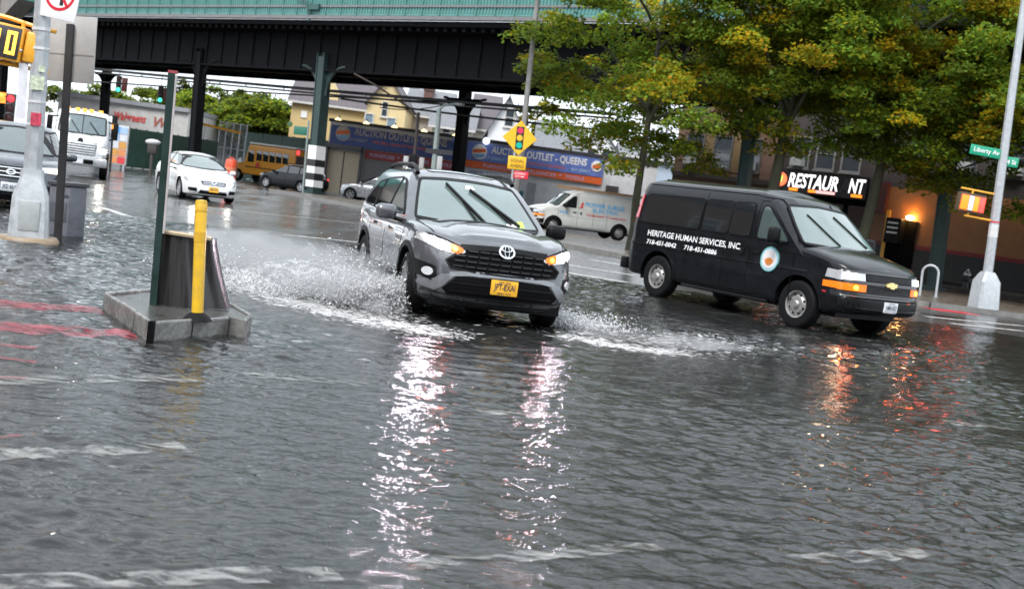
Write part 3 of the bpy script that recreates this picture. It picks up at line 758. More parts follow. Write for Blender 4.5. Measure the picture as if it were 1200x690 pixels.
mb = MB(); mb.add([(-900, -300, 0), (900, -300, 0), (900, 1600, 0), (-900, 1600, 0)], [(0, 1, 2, 3)])
tag(mb.build('road', ROAD, smooth=0), kind='structure')

def water_material():
    m = bpy.data.materials.new('flood_water'); m.use_nodes = True; n, l = nodes_of(m); n.remove(n['Principled BSDF'])
    out = n['Material Output']; tc = n.new('ShaderNodeTexCoord')
    mp = n.new('ShaderNodeMapping'); mp.inputs['Scale'].default_value = (1, 1.6, 1); mp.inputs['Rotation'].default_value = (0, 0, -.12)
    l.new(tc.outputs['Object'], mp.inputs['Vector'])
    n1 = n.new('ShaderNodeTexNoise'); n1.inputs['Scale'].default_value = 17; n1.inputs['Detail'].default_value = 4; n1.inputs['Distortion'].default_value = .4
    l.new(mp.outputs[0], n1.inputs['Vector'])
    bp = n.new('ShaderNodeBump'); bp.inputs['Strength'].default_value = .8; bp.inputs['Distance'].default_value = .009
    l.new(n1.outputs[0], bp.inputs['Height'])
    n2 = n.new('ShaderNodeTexNoise'); n2.inputs['Scale'].default_value = 30; n2.inputs['Detail'].default_value = 3
    l.new(mp.outputs[0], n2.inputs['Vector'])
    bp2 = n.new('ShaderNodeBump'); bp2.inputs['Strength'].default_value = .25; bp2.inputs['Distance'].default_value = .002
    l.new(n2.outputs[0], bp2.inputs['Height']); l.new(bp.outputs[0], bp2.inputs['Normal'])
    fr = n.new('ShaderNodeFresnel'); fr.inputs['IOR'].default_value = 1.36; l.new(bp2.outputs[0], fr.inputs['Normal'])
    gl = n.new('ShaderNodeBsdfGlossy'); gl.inputs['Roughness'].default_value = .02; l.new(bp2.outputs[0], gl.inputs['Normal'])
    tr = n.new('ShaderNodeBsdfTransparent'); tr.inputs['Color'].default_value = (.62, .63, .60, 1)
    df = n.new('ShaderNodeBsdfDiffuse'); df.inputs['Color'].default_value = (.045, .047, .047, 1)
    mu = n.new('ShaderNodeMixShader'); mu.inputs[0].default_value = .35
    l.new(tr.outputs[0], mu.inputs[1]); l.new(df.outputs[0], mu.inputs[2])
    mx = n.new('ShaderNodeMixShader'); l.new(fr.outputs[0], mx.inputs[0]); l.new(mu.outputs[0], mx.inputs[1]); l.new(gl.outputs[0], mx.inputs[2])
    l.new(mx.outputs[0], out.inputs['Surface'])
    return m
WATER = water_material()

def vnoise(x, y, seed):
    """Smooth value noise on a lattice (arrays in, arrays out)."""
    r = np.random.default_rng(seed).random((256, 256))
    xi, yi = np.floor(x).astype(int), np.floor(y).astype(int); fx, fy = x - xi, y - yi
    fx, fy = fx * fx * (3 - 2 * fx), fy * fy * (3 - 2 * fy)
    a, b = r[xi % 256, yi % 256], r[(xi + 1) % 256, yi % 256]; c, d = r[xi % 256, (yi + 1) % 256], r[(xi + 1) % 256, (yi + 1) % 256]
    return (a * (1 - fx) + b * fx) * (1 - fy) + (c * (1 - fx) + d * fx) * fy - .5
def waves(x, y):
    """Height of the disturbed flood: wind chop, rings of wash running out from the two moving vehicles."""
    h = np.zeros_like(x)
    for k, (fx, fy, am, rot) in enumerate([(1.2, 1.9, .005, .10), (3.1, 4.6, .0034, -.15), (6.8, 9.4, .0046, .25), (11.5, 15.0, .0056, -.3), (17.0, 23.0, .0040, .45)]):
        c, s = math.cos(rot), math.sin(rot); u, v = x * c - y * s, x * s + y * c
        u2 = u + .35 * vnoise(u * .9 + 7, v * .9, 40 + k); v2 = v + .35 * vnoise(u * .9, v * .9 + 11, 50 + k)
        h += am * 2 * vnoise(u2 * fx, v2 * fy, 10 + k)
    env = .35 + 1.35 * np.clip(vnoise(x * .35, y * .45, 77) * 1.3 + .5, 0, 1)
    h *= env * 1.42
    for (cx, cy, lam, am, dec) in ((-.7, 12.8, .34, .006, 6.0), (4.6, 19.0, .42, .005, 7.0)):
        d = np.hypot(x - cx, (y - cy)); h += am * np.sin(d * 2 * math.pi / lam + 2.5 * vnoise(x * .8, y * .8, 91)) * np.exp(-d / dec) * np.clip(d / 1.5, 0, 1)
    return h
def water_sheet(x0, x1, y0, y1, dx, dy, edge):
    nx, ny = int((x1 - x0) / dx) + 1, int((y1 - y0) / dy) + 1
    X, Y = np.meshgrid(np.linspace(x0, x1, nx), np.linspace(y0, y1, ny))
    Z = waves(X, Y) + .018
    e = edge(X, Y) + .8 * vnoise(X * .35, Y * .35, 5) * 2
    Z = np.where(e < 2.0, Z * np.clip(e / 2.0, -1, 1) + np.clip((2.0 - e) / 2.0, 0, 2) * -.02, Z)
    v = np.stack([X.ravel(), Y.ravel(), Z.ravel()], 1)
    i = np.arange(nx * ny).reshape(ny, nx)
    f = np.stack([i[:-1, :-1].ravel(), i[:-1, 1:].ravel(), i[1:, 1:].ravel(), i[1:, :-1].ravel()], 1)
    keep = Z.ravel()[f].max(1) > -.004
    return v, f[keep]
def np_mesh(name, v, f, m, smooth=True):
    me = bpy.data.meshes.new(name); k = f.shape[1]
    me.vertices.add(len(v)); me.vertices.foreach_set('co', v.astype(np.float32).ravel())
    me.loops.add(f.size); me.loops.foreach_set('vertex_index', f.astype(np.int32).ravel())
    me.polygons.add(len(f)); me.polygons.foreach_set('loop_start', np.arange(0, f.size, k, dtype=np.int32))
    me.polygons.foreach_set('use_smooth', np.full(len(f), smooth)); me.materials.append(m); me.update(calc_edges=True); me.validate()
    return me
big = lambda X, Y: np.minimum(np.minimum(X + 14, 13 - X) * .8, np.minimum(26 - Y, 50))
va, fa = water_sheet(-14, 13, 9.4, 27, .06, .036, big)
vb, fb = water_sheet(-5.5, 5.5, 3.0, 9.4, .026, .018, lambda X, Y: X * 0 + 10)
V = np.concatenate([va, vb]); F_ = np.concatenate([fa, fb + len(va)])
used = np.unique(F_); re = np.zeros(len(V), int); re[used] = np.arange(len(used))
tag(link(bpy.data.objects.new('water', np_mesh('water', V[used], re[F_], WATER))), kind='structure')

# --- painted markings, under the water where it lies
MARK = mat('worn_white_road_paint', (.55, .55, .53), .3, var=.5, scale=5, col2=(.75, .75, .72), bump=.2)
YLINE = mat('worn_yellow_road_paint', (.50, .33, .06), .3, var=.4, scale=5)
REDP = mat('red_kerb_paint', (.55, .03, .05), .35, var=.25, scale=5)
RED_STREAK = mat('red_streak_colour', (.62, .035, .055), .35, var=.45, scale=4)
def road_strip(px0, px1, w, m, z=.004, mbx=None):
    a, b = ground(*px0), ground(*px1); d = (b - a).normalized(); nrm = Vector((-d.y, d.x, 0)) * w / 2
    mbx.add([a + nrm + Vector((0, 0, z)), a - nrm + Vector((0, 0, z)), b - nrm + Vector((0, 0, z)), b + nrm + Vector((0, 0, z))], [(0, 1, 2, 3)])
mk = MB()
for a, b, w in [((118, 243), (200, 270), .22), ((200, 271), (300, 272), .22), ((300, 272), (420, 284), .22), ((240, 243), (420, 262), .15), ((655, 318), (735, 331), .30), ((650, 308), (745, 323), .30), ((690, 304), (760, 316), .30),
                ((1085, 371), (1200, 382), .24), ((1115, 379), (1200, 388), .24), ((980, 394), (1030, 400), .2), ((900, 392), (960, 396), .2), ((830, 366), (900, 372), .2)]:
    road_strip(a, b, w, MARK, mbx=mk)
tag(mk.build('road_markings', MARK, smooth=0), kind='structure')
# broad worn crossing bars seen faintly through the shallow water
mk = MB()
for a, b, w in [((-20, 688), (395, 680), .16), ((480, 668), (775, 646), .13), ((930, 662), (1085, 652), .14), ((-20, 451), (230, 446), .22), ((300, 445), (420, 455), .2), ((-20, 543), (190, 528), .17), ((140, 528), (190, 538), .18), ((560, 486), (650, 492), .16), ((1110, 498), (1180, 502), .2)]:
    road_strip(a, b, w, MARK, z=.024, mbx=mk)
def patchy(name, col, lo, hi, scale=7, top=1.0):
    m = bpy.data.materials.new(name); m.use_nodes = True; n, l = nodes_of(m); b = n['Principled BSDF']
    b.inputs['Base Color'].default_value = (*col, 1); b.inputs['Roughness'].default_value = .25
    tc = n.new('ShaderNodeTexCoord'); nz = n.new('ShaderNodeTexNoise'); nz.inputs['Scale'].default_value = scale; nz.inputs['Detail'].default_value = 8; nz.inputs['Roughness'].default_value = .7
    mp = n.new('ShaderNodeMapping'); mp.inputs['Scale'].default_value = (.55, 1.5, 1); l.new(tc.outputs['Object'], mp.inputs['Vector']); l.new(mp.outputs[0], nz.inputs['Vector'])
    mr = n.new('ShaderNodeMapRange'); mr.inputs[1].default_value = lo; mr.inputs[2].default_value = hi; mr.inputs[4].default_value = top; l.new(nz.outputs[0], mr.inputs[0]); l.new(mr.outputs[0], b.inputs['Alpha'])
    return m
FAINT = patchy('worn_white_paint_under_water', (.60, .59, .56), .45, .78, 9, .7)
REDWET = patchy('patchy_red_awash', (.40, .035, .06), .38, .66, 7, .72)
def lay_on_water(name, strips, m, zoff):
    """Sheets of colour following the rippled surface they are awash in, finely divided."""
    vs, fs = [], []
    for a, b, w in strips:
        a, b = ground(*a), ground(*b); L = (b - a).length; d = (b - a) / L; nr = Vector((-d.y, d.x, 0)); nu, nv = max(2, int(L / .03)), max(2, int(w / .02))
        base = len(vs)
        for i in range(nu + 1):
            for j in range(nv + 1):
                p = a + d * (L * i / nu) + nr * (w * (j / nv - .5)); vs.append((p.x, p.y, 0))
        for i in range(nu):
            for j in range(nv): fs.append((base + i * (nv + 1) + j, base + i * (nv + 1) + j + 1, base + (i + 1) * (nv + 1) + j + 1, base + (i + 1) * (nv + 1) + j))
    v = np.array(vs); v[:, 2] = waves(v[:, 0], v[:, 1]) + .018 + zoff
    return link(bpy.data.objects.new(name, np_mesh(name, v, np.array(fs), m)))
tag(lay_on_water('crossing_markings', [((-20, 688), (395, 680), .15), ((480, 668), (775, 646), .12), ((930, 662), (1085, 652), .13), ((-20, 451), (230, 446), .25), ((285, 443), (430, 452), .22), ((-20, 541), (215, 528), .2), ((560, 486), (665, 492), .16), ((1110, 498), (1190, 504), .2)], FAINT, .007), kind='structure')
tag(lay_on_water('red_streaks', [((-20, 357), (118, 366), .42), ((-20, 385), (156, 393), .42), ((-20, 404), (40, 412), .12), ((-15, 422), (42, 428), .10), ((-15, 446), (32, 447), .09), ((0, 516), (24, 514), .05)], REDWET, .005), kind='structure')  # red bands and broken red reflections, both laid on as colour

# --- pavement across the junction, with a kerb and its red painted stretch
def slab(name, outline, z, m, kind='structure'):
    b = MB(); b.prism([(x, y, -.05) for x, y in outline], (0, 0, z + .05)); o = b.build(name, m, smooth=0, bevel=.015); return tag(o, kind=kind)
PAVE = mat('wet_pavement', (.125, .105, .085), .30, var=.3, scale=2, bump=.2, bscale=40)
KERB = mat('wet_kerb_stone', (.17, .165, .155), .35, var=.3, scale=4, bump=.2)
near_edge = [(-13.5, 64), (3.6, 37.6), (6.6, 34.9), (9.6, 33.3), (11.4, 32.9), (14.8, 33.6), (19, 36), (30, 43), (60, 62)]
far_edge = [(62, 68), (30, 47.5), (18, 43), (9.5, 49), (-10.5, 67)]
slab('pavement', near_edge + far_edge, .14, PAVE)
kb = MB()
for (a, b) in zip(near_edge[:-1], near_edge[1:]):
    a, b = Vector((*a, 0)), Vector((*b, 0)); d = (b - a).normalized(); nr = Vector((d.y, -d.x, 0))
    q = [a, b, b + nr * .16, a + nr * .16]; kb.prism([(p.x, p.y, -.02) for p in q], (0, 0, .165))
tag(kb.build('kerb', KERB, smooth=0), kind='structure')
rk = MB()
a, b = ground(1086, 361, .15), ground(1136, 367, .15); a.z = b.z = .149
d = (b - a).normalized(); nr = Vector((d.y, -d.x, 0)); rk.prism([a - nr * .25, b - nr * .25, b + nr * .42, a + nr * .42], (0, 0, .006))
tag(rk.build('painted_kerb', REDP, smooth=0), kind='structure')
far_walk = [(-60, 118), (-30, 92), (-9.5, 77.2), (13, 76.8), (7.5, 75), (14, 67.6), (40, 43.8), (90, -2), (110, 10), (60, 60), (30, 90), (-60, 140)]
slab('far_pavement', [(-10.5, 77.0), (9.5, 76.5), (9.2, 72.4), (40, 43.6), (95, -8), (120, 20), (60, 90), (-12, 100)], .14, PAVE)
# ------------------------------------------------------------------ elevated railway (local x runs along the track, y away from the camera)
EA = math.atan2(-.64, .767)
el = thing('elevated_railway', 'black steel elevated railway with a teal corrugated side wall spanning the junction', 'railway viaduct', (0, 56.5, -.35), EA)
EM = Matrix.Translation((0, 56.5, 0)) @ Matrix.Rotation(EA, 4, 'Z')
def s_on(px, py, q):
    """How far along the railway the column row q crosses the line of sight through a point of the picture."""
    d = ray(px, py); a = EM @ Vector((0, q, 0)); e = EM.to_3x3() @ Vector((1, 0, 0)); k = d.x / d.y
    return (k * a.y - a.x) / (e.x - k * e.y)
TEAL = mat('teal_wall_sheet', (.085, .235, .215), .42, var=.34, scale=1.2, bump=.06, stretch=(1, 1, .25))
TEAL_D = mat('teal_paint_dark', (.03, .085, .08), .5, var=.2, scale=3)
GREYW = mat('weathered_grey_sheet', (.20, .18, .165), .6, var=.2, scale=2)
S0, S1 = -75, 48
QN, QF = 0.0, 12.0
# teal panels one by one
pm = MB(); pm.box(-.595, .595, -.03, .03, 0, 3.9)
for x in (-.40, -.2, 0, .2, .40): pm.box(x - .035, x + .035, -.065, -.03, .12, 3.9)
pm.box(-.6, -.555, -.10, -.03, 0, 3.9)
pme = pm.mesh('wall_panel', TEAL, smooth=0)
s = S0 + .6
while s < S1:
    o = bpy.data.objects.new('wall_panel', pme); link(o, el); o.location = (s, QN - 1.75, 9.95); s += 1.2
b = MB(); b.box(S0, S1, QN - 1.70, QN - 1.6, 9.9, 13.9); b.build('wall_frame', TEAL_D, el)
b = MB(); b.box(S0, S1, QN - 1.98, QN - 1.66, 9.72, 9.90); b.box(S0, S1, QN - 1.86, QN - 1.80, 10.35, 10.45); b.build('wall_rail', mat('pale_ledge', (.16, .16, .16), .5, var=.25), el)
b = MB(); b.box(S0, S1, QN - 1.7, QF + 1.6, 9.45, 9.7); b.build('deck', DARK_IRON, el)
for q in (QN, 4, 8, QF):
    zb_ = 7.25 if q == QN else 8.0
    b = MB(); b.box(S0, S1, q - .02, q + .02, zb_, 9.45); b.box(S0, S1, q - .22, q + .22, zb_ - .05, zb_ + .03); b.box(S0, S1, q - .2, q + .2, 9.38, 9.449)
    s = S0 + .5
    while s < S1:
        b.box(s - .05, s + .05, q - .10, q + .10, zb_ + .03, 9.38); s += 1.5
    b.build('girder', DARK_IRON, el, smooth=0)
s = S0 + 2
while s < S1:
    b = MB(); b.box(s - .02, s + .02, QN + .03, QF - .03, 8.3, 9.3); b.box(s - .18, s + .18, QN + .3, QF - .3, 8.22, 8.3); b.build('cross_girder', DARK_IRON, el, smooth=0); s += 5.0
s = S0 + .4; tb = MB()
while s < S1: tb.box(s - .12, s + .12, QN - 1.5, QF + 1.4, 9.25, 9.45); s += .62
o = tb.build('track_tie', DARK_IRON, el, smooth=0); o['kind'] = 'stuff'
def el_column(s, q, m, stripes=False, label=None, w=.5):
    c = MB(); L = math.radians(LEAN)
    def P(x, y, z): 
        off = EM.to_3x3().inverted() @ Vector((math.tan(L) * (z - 8), 0, 0)); return (s + x + off.x, q + y + off.y, z)
    h = w / 2
    def cbox(x0, x1, y0, y1, z0, z1):
        c.add([P(x, y, z) for x in (x0, x1) for y in (y0, y1) for z in (z0, z1)], [(0, 1, 3, 2), (4, 6, 7, 5), (0, 4, 5, 1), (2, 3, 7, 6), (0, 2, 6, 4), (1, 5, 7, 3)])
    cbox(-h, -h + .06, -h, h, .4, 8.2); cbox(h - .06, h, -h, h, .4, 8.2); cbox(-h + .06, h - .06, -.05, .05, .4, 8.2); cbox(-h * .72, h * .72, -h * .9, h * .9, .42, 8.0)
    cbox(-h - .12, h + .12, -h - .12, h + .12, .35, .63)
    for sg in (1, -1):      # curved knee braces
        pts = []
        for k in range(9):
            a = math.pi / 2 * k / 8; pts.append(P(sg * (h + 1.5 * (1 - math.cos(a))), 0, 5.9 + 1.6 * math.sin(a)))
        c.tube(pts, .09, 6)
        c.prism([P(sg * h, -.03, 6.2), P(sg * h, -.03, 7.5), P(sg * (h + 1.2), -.03, 7.5), P(sg * (h + .45), -.03, 7.0)], Vector(P(0, .06, 0)) - Vector(P(0, 0, 0)))
    col = c.build('column', m, el, smooth=0)
    if label: col['label'] = label
    if stripes:
        z = .85
        for k in range(6):
            t = MB()
            t.add([P(x, y, zz) for x in (-h - .03, h + .03) for y in (-h - .03, h + .03) for zz in (z + .002, z + .378)], [(0, 1, 3, 2), (4, 6, 7, 5), (0, 4, 5, 1), (2, 3, 7, 6), (0, 2, 6, 4), (1, 5, 7, 3)])
            t.build('stripe', WHITE_INK if k % 2 == 0 or k == 5 else BLACK_PAINT, col, smooth=0); z += .38
    return col
el_column(s_on(366, 190, QN), QN, GREEN_IRON, True, 'green column with black and white warning stripes', .62)
el_column(s_on(228, 140, QN), QN, DARK_IRON, w=.56); el_column(-52, QN, DARK_IRON); el_column(s_on(1100, 250, QN), QN, GREEN_IRON, w=.42)
for s in (-58, s_on(540, 150, QF), 25): el_column(s, QF, DARK_IRON, w=.6)
el_column(s_on(874, 180, QF), QF, TEAL_D, w=.55)
b = MB(); b.box(-66, -46.5, -3.4, -1.9, 9.1, 14.5); b.prism([(-46.5, -3.3, 9.1), (-46.5, -3.3, 10.6), (-44, -3.3, 10.6)], (0, 1.3, 0)); b.build('stair_canopy', GREYW, el, smooth=0)
# a hanging bracket of the wall above the striped column
b = MB(); b.tube([(-14.9, -1.9, 9.6), (-15.2, -2.0, 10.6), (-15.9, -2.0, 10.9)], .07); b.box(-15.0, -14.2, -2.0, -1.85, 10.2, 10.5); b.build('bracket', TEAL_D, el)

# cables and signals slung beneath and beside the structure
CABLE = mat('tarred_cable', (.018, .018, .018), .5)
def cable(label, p0, p1, sag, r, extra=0):
    pts = []
    for k in range(15):
        t = k / 14; p = p0.lerp(p1, t); pts.append(p - Vector((0, 0, sag * 4 * t * (1 - t))))
    m = MB(); m.tube(pts, r, 6)
    if extra:
        for k in range(2, 14, 1): m.tube([pts[k] + Vector((0, 0, -.02)), pts[k] + Vector((0, 0, -r * 2.2))], r * .4, 4)
        m.tube([p + Vector((0, 0, -r * 2.4)) for p in pts], r * .6, 6)
    o = m.build('overhead_cable', CABLE); tag(o, label, 'cable', 'cables slung across the junction'); return o
cable('thick black bundled cable crossing highest below the railway girders', at_depth(60, 76, 82), at_depth(720, 134, 58), .1, .085, 1)
cable('thin black cable below the bundled one, carrying the hanging green signals', at_depth(60, 92, 82), at_depth(560, 122, 70), .1, .05)
cable('black cable ending at the gabled white house, running down to the right', at_depth(400, 116, 74), at_depth(790, 160, 62), .15, .06)
cable('thin line sagging from the shop roof corner up to the dark column', at_depth(445, 126, 76), at_depth(545, 116, 72), .35, .03)
cable('thin line through the tree gap beside the brick building, upper', at_depth(690, 126, 60), at_depth(800, 148, 60), .1, .03)
cable('thin line through the tree gap beside the brick building, lower', at_depth(690, 139, 60), at_depth(800, 158, 60), .1, .03)

SIG_GREEN = mat('lit_green_lens', (.05, .6, .4), .3, emit=(.06, .9, .5), estr=1.0)
SIG_RED = mat('lit_red_lens', (.7, .05, .05), .3, emit=(1, .03, .05), estr=.9)
DARK_LENS = mat('unlit_lens', (.06, .02, .02), .3)
RUST = mat('oxide_red_housing', (.16, .035, .03), .5, var=.3)
def signal(label, loc, rz, lit, group=None, hang=None, body=BLACK_PAINT, side=True):
    r = thing('traffic_signal', label, 'traffic light', loc, rz, group)
    b = MB(); b.box(-.17, .17, -.12, .12, -.55, .55, ch=.02); b.build('signal_head', body, r)
    if side:
        b = MB(); b.box(.19, .56, -.14, .14, -.42, .48, ch=.02); b.build('side_head', RUST, r)
    for k, z in enumerate((.36, 0, -.36)):
        l = MB(); l.lathe([(0, -.155), (.09, -.15), (.135, -.13), (.14, -.11)], c=(0, 0, z), axis='y', n=16)
        l.build('lens', {0: SIG_RED, 1: DARK_LENS, 2: SIG_GREEN}[k] if lit == k else DARK_LENS, r)
        v = MB(); v.tube([(.17 * math.cos(a), -.2, z + .17 * math.sin(a)) for a in [math.pi * (i / 8) for i in range(9)]], .03, 5); v.build('visor', body, r)
    if hang:
        b = MB(); b.bar((0, 0, .55), (0, 0, .55 + hang), .025); b.build('hanger', BLACK_PAINT, r)
    return r
p = at_depth(139, 99, 80); signal('hanging traffic light showing green, nearer the big grey sign', p, .35, 2, 'green traffic lights hanging from the cable', .5)
p = at_depth(188, 111, 80); signal('hanging traffic light showing green, close beside the dark leaning sign post', p, .35, 2, 'green traffic lights hanging from the cable', .6)
p = at_depth(12, 127, 46); r = signal('traffic light glowing red above an orange bracket at the left edge', p, .3, 0, None, None, BLACK_PAINT, False)
l = MB(); l.lathe([(0, -.16), (.1, -.155), (.15, -.12)], c=(-.36, 0, .36), axis='y', n=16); l.box(-.55, -.19, -.12, .12, .15, .55); l.build('side_head', mat('lit_orange_lens', (.8, .3, .05), .3, emit=(1, .2, .02), estr=.8), r)
b = MB(); b.box(-1.1, .25, -.2, .2, -.75, -.5, ch=.05); b.prism([(.02, -.2, -.5), (.35, -.2, -.5), (.45, -.2, -1.1), (.2, -.2, -1.15), (.12, -.2, -.75)], (0, .4, 0)); b.build('signal_bracket', SIGNAL_YELLOW, r)
b = MB(); b.bar((.3, .3, -1.2), (.3, .3, -p.z), .07); b.build('pole', GALV, r)
# lamps slung under the structure on the right
for lab, px, py, d in (('white lit lamp hanging among leaves, left of the other hanging lamp', 905, 124, 44), ('bright white lit lamp hanging in the dark gap between tree crowns', 1014, 131, 44)):
    p = at_depth(px, py, d); r = thing('street_lamp', lab, 'street lamp', p, .2, 'lamps hanging under the railway')
    b = MB(); b.ball((0, 0, 0), .26, sc=(1, .5, .22)); b.build('lamp_lens', mat('lit_lamp_lens', (.9, .9, .9), .3, emit=(.95, .98, 1), estr=1.2), r)
    b = MB(); b.ball((0, 0, .07), .27, sc=(1.05, .55, .25)); b.tube([(-.2, 0, .08), (-.6, 0, .12), (-1.0, .2, .3), (-1.2, .5, .9), (-1.2, .5, 2.2)], .035); b.build('lamp_housing', GALV, r)
# ------------------------------------------------------------------ buildings
def wmat(n, c, **k): return mat(n, c, k.pop('rough', .6), var=k.pop('var', .15), scale=k.pop('scale', 1.5), **k)
WALL_W = wmat('white_painted_wall', (.58, .59, .61), bump=.08)
ROLLER = mat('grey_roller_shutter', (.20, .20, .205), .5, var=.15)
BLUE_BANNER = mat('blue_banner', (.045, .082, .28), .5, var=.3, scale=1.4, bump=.25, bscale=2.2, stretch=(1, 1, .35))  # darker blue holds the left banner's shade under the railway
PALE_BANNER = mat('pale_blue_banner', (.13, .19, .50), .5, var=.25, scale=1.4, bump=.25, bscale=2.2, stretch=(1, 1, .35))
ORANGE_BANNER = mat('orange_banner', (.72, .13, .03), .5, var=.12)
SHADED_WORN_PRINT = mat('shaded_worn_cream_print', (.40, .36, .34), .6, var=.4, scale=5)  # worn cream print, also dimmed in colour for the left banner's shade
LILAC = mat('pale_lilac_print', (.50, .42, .66), .5)
CREAM_PRINT = mat('cream_print', (.82, .78, .74), .5, var=.06)
REDP2 = mat('red_print', (.60, .06, .05), .5)
PALE_BLUE = mat('pale_blue_print', (.45, .62, .80), .5)
EAVE_DARK = mat('dark_coping', (.03, .03, .035), .5)
def window(parent, c, u, v, w, h, glass, frame, name='window', bars=1, depth=.08, ac=False):
    """A window standing in a wall: frame proud of the wall, sash bars, recessed pane. c centre, u along, v outward normal."""
    c, u, v = Vector(c), Vector(u).normalized(), Vector(v).normalized(); z = Vector((0, 0, 1))
    def bx(mb, a0, a1, z0, z1, d0, d1):
        mb.add([c + u * a + z * k + v * d for a in (a0, a1) for d in (d0, d1) for k in (z0, z1)], [(0, 1, 3, 2), (4, 6, 7, 5), (0, 4, 5, 1), (2, 3, 7, 6), (0, 2, 6, 4), (1, 5, 7, 3)])
    f = MB(); t = min(.09, w * .12)
    bx(f, -w/2, -w/2 + t, -h/2, h/2, 0, depth); bx(f, w/2 - t, w/2, -h/2, h/2, 0, depth); bx(f, -w/2 + t, w/2 - t, h/2 - t, h/2, 0, depth); bx(f, -w/2 + t, w/2 - t, -h/2, -h/2 + t, 0, depth)
    for k in range(bars): zz = -h/2 + h * (k + 1) / (bars + 1); bx(f, -w/2 + t, w/2 - t, zz - t * .35, zz + t * .35, .012, depth * .7)
    o = f.build(name, frame, parent, smooth=0)
    p = MB(); bx(p, -w/2 + t, w/2 - t, -h/2 + t, h/2 - t, .004, .02); p.build('pane', glass, o, smooth=0)
    s = MB(); bx(s, -w/2 - .06, w/2 + .06, -h/2 - .1, -h/2 - .002, 0, depth + .08); s.build('sill', frame, o, smooth=0)
    if ac:
        a = MB(); bx(a, -w * .3, w * .3, -h/2 + t, -h/2 + t + .45, depth * .75, .5); a.build('air_conditioner', mat('pale_ac_case', (.50, .51, .50), .5), o, smooth=0)
    return o
GL_FAR = mat('far_window_glass', (.05, .06, .07), .12, coat=1)
GL_SKY = mat('pale_window_glass', (.20, .27, .33), .15, coat=1)
TRIM = mat('pale_window_trim', (.55, .54, .52), .5)
TRIM_D = mat('dark_window_trim', (.10, .095, .09), .5)
X, Yv, NEG = Vector((1, 0, 0)), Vector((0, 1, 0)), Vector((0, -1, 0))

# --- the auction shop with its two banners (front face at y = 78)
SY = 78.0
sh = thing('shop', 'long low auction shop with blue and orange banners behind the parked vehicles', 'shop', (0, SY, 0))
def sx(px): return at_depth(px, 190, SY).x
b = MB(); b.box(sx(382), sx(772), 0, 14, 0, 4.7); b.build('wall', WALL_W, sh, smooth=0)
b = MB(); b.box(sx(380), sx(774), -.15, 14.1, 4.7, 4.9); b.build('coping', EAVE_DARK, sh, smooth=0)
b = MB(); b.box(sx(384), sx(421), -.06, .02, .1, 2.9); b.build('garage_door', mat('cream_garage_door', (.62, .52, .38), .5, var=.06), sh, smooth=0)
b = MB(); xm = (sx(384) + sx(421)) / 2; b.box(xm - .03, xm + .03, -.09, -.062, .1, 2.9); b.build('door_joint', EAVE_DARK, sh, smooth=0)
b = MB(); b.box(sx(380), sx(424), -1.1, -.0, 3.05, 3.3); b.box(sx(380), sx(384), -.5, -.0, 0, 3.05); b.box(sx(421.5), sx(424.5), -.3, -.0, 0, 3.05); b.build('door_surround', mat('dark_grey_steel', (.10, .10, .105), .5), sh, smooth=0)
b = MB()
for k in range(24): b.box(sx(426), sx(540), -.05 - .03 * (k % 2), .0, .1 + k * .12, .1 + k * .12 + .116)
b.build('roller_shutter', ROLLER, sh, smooth=0)
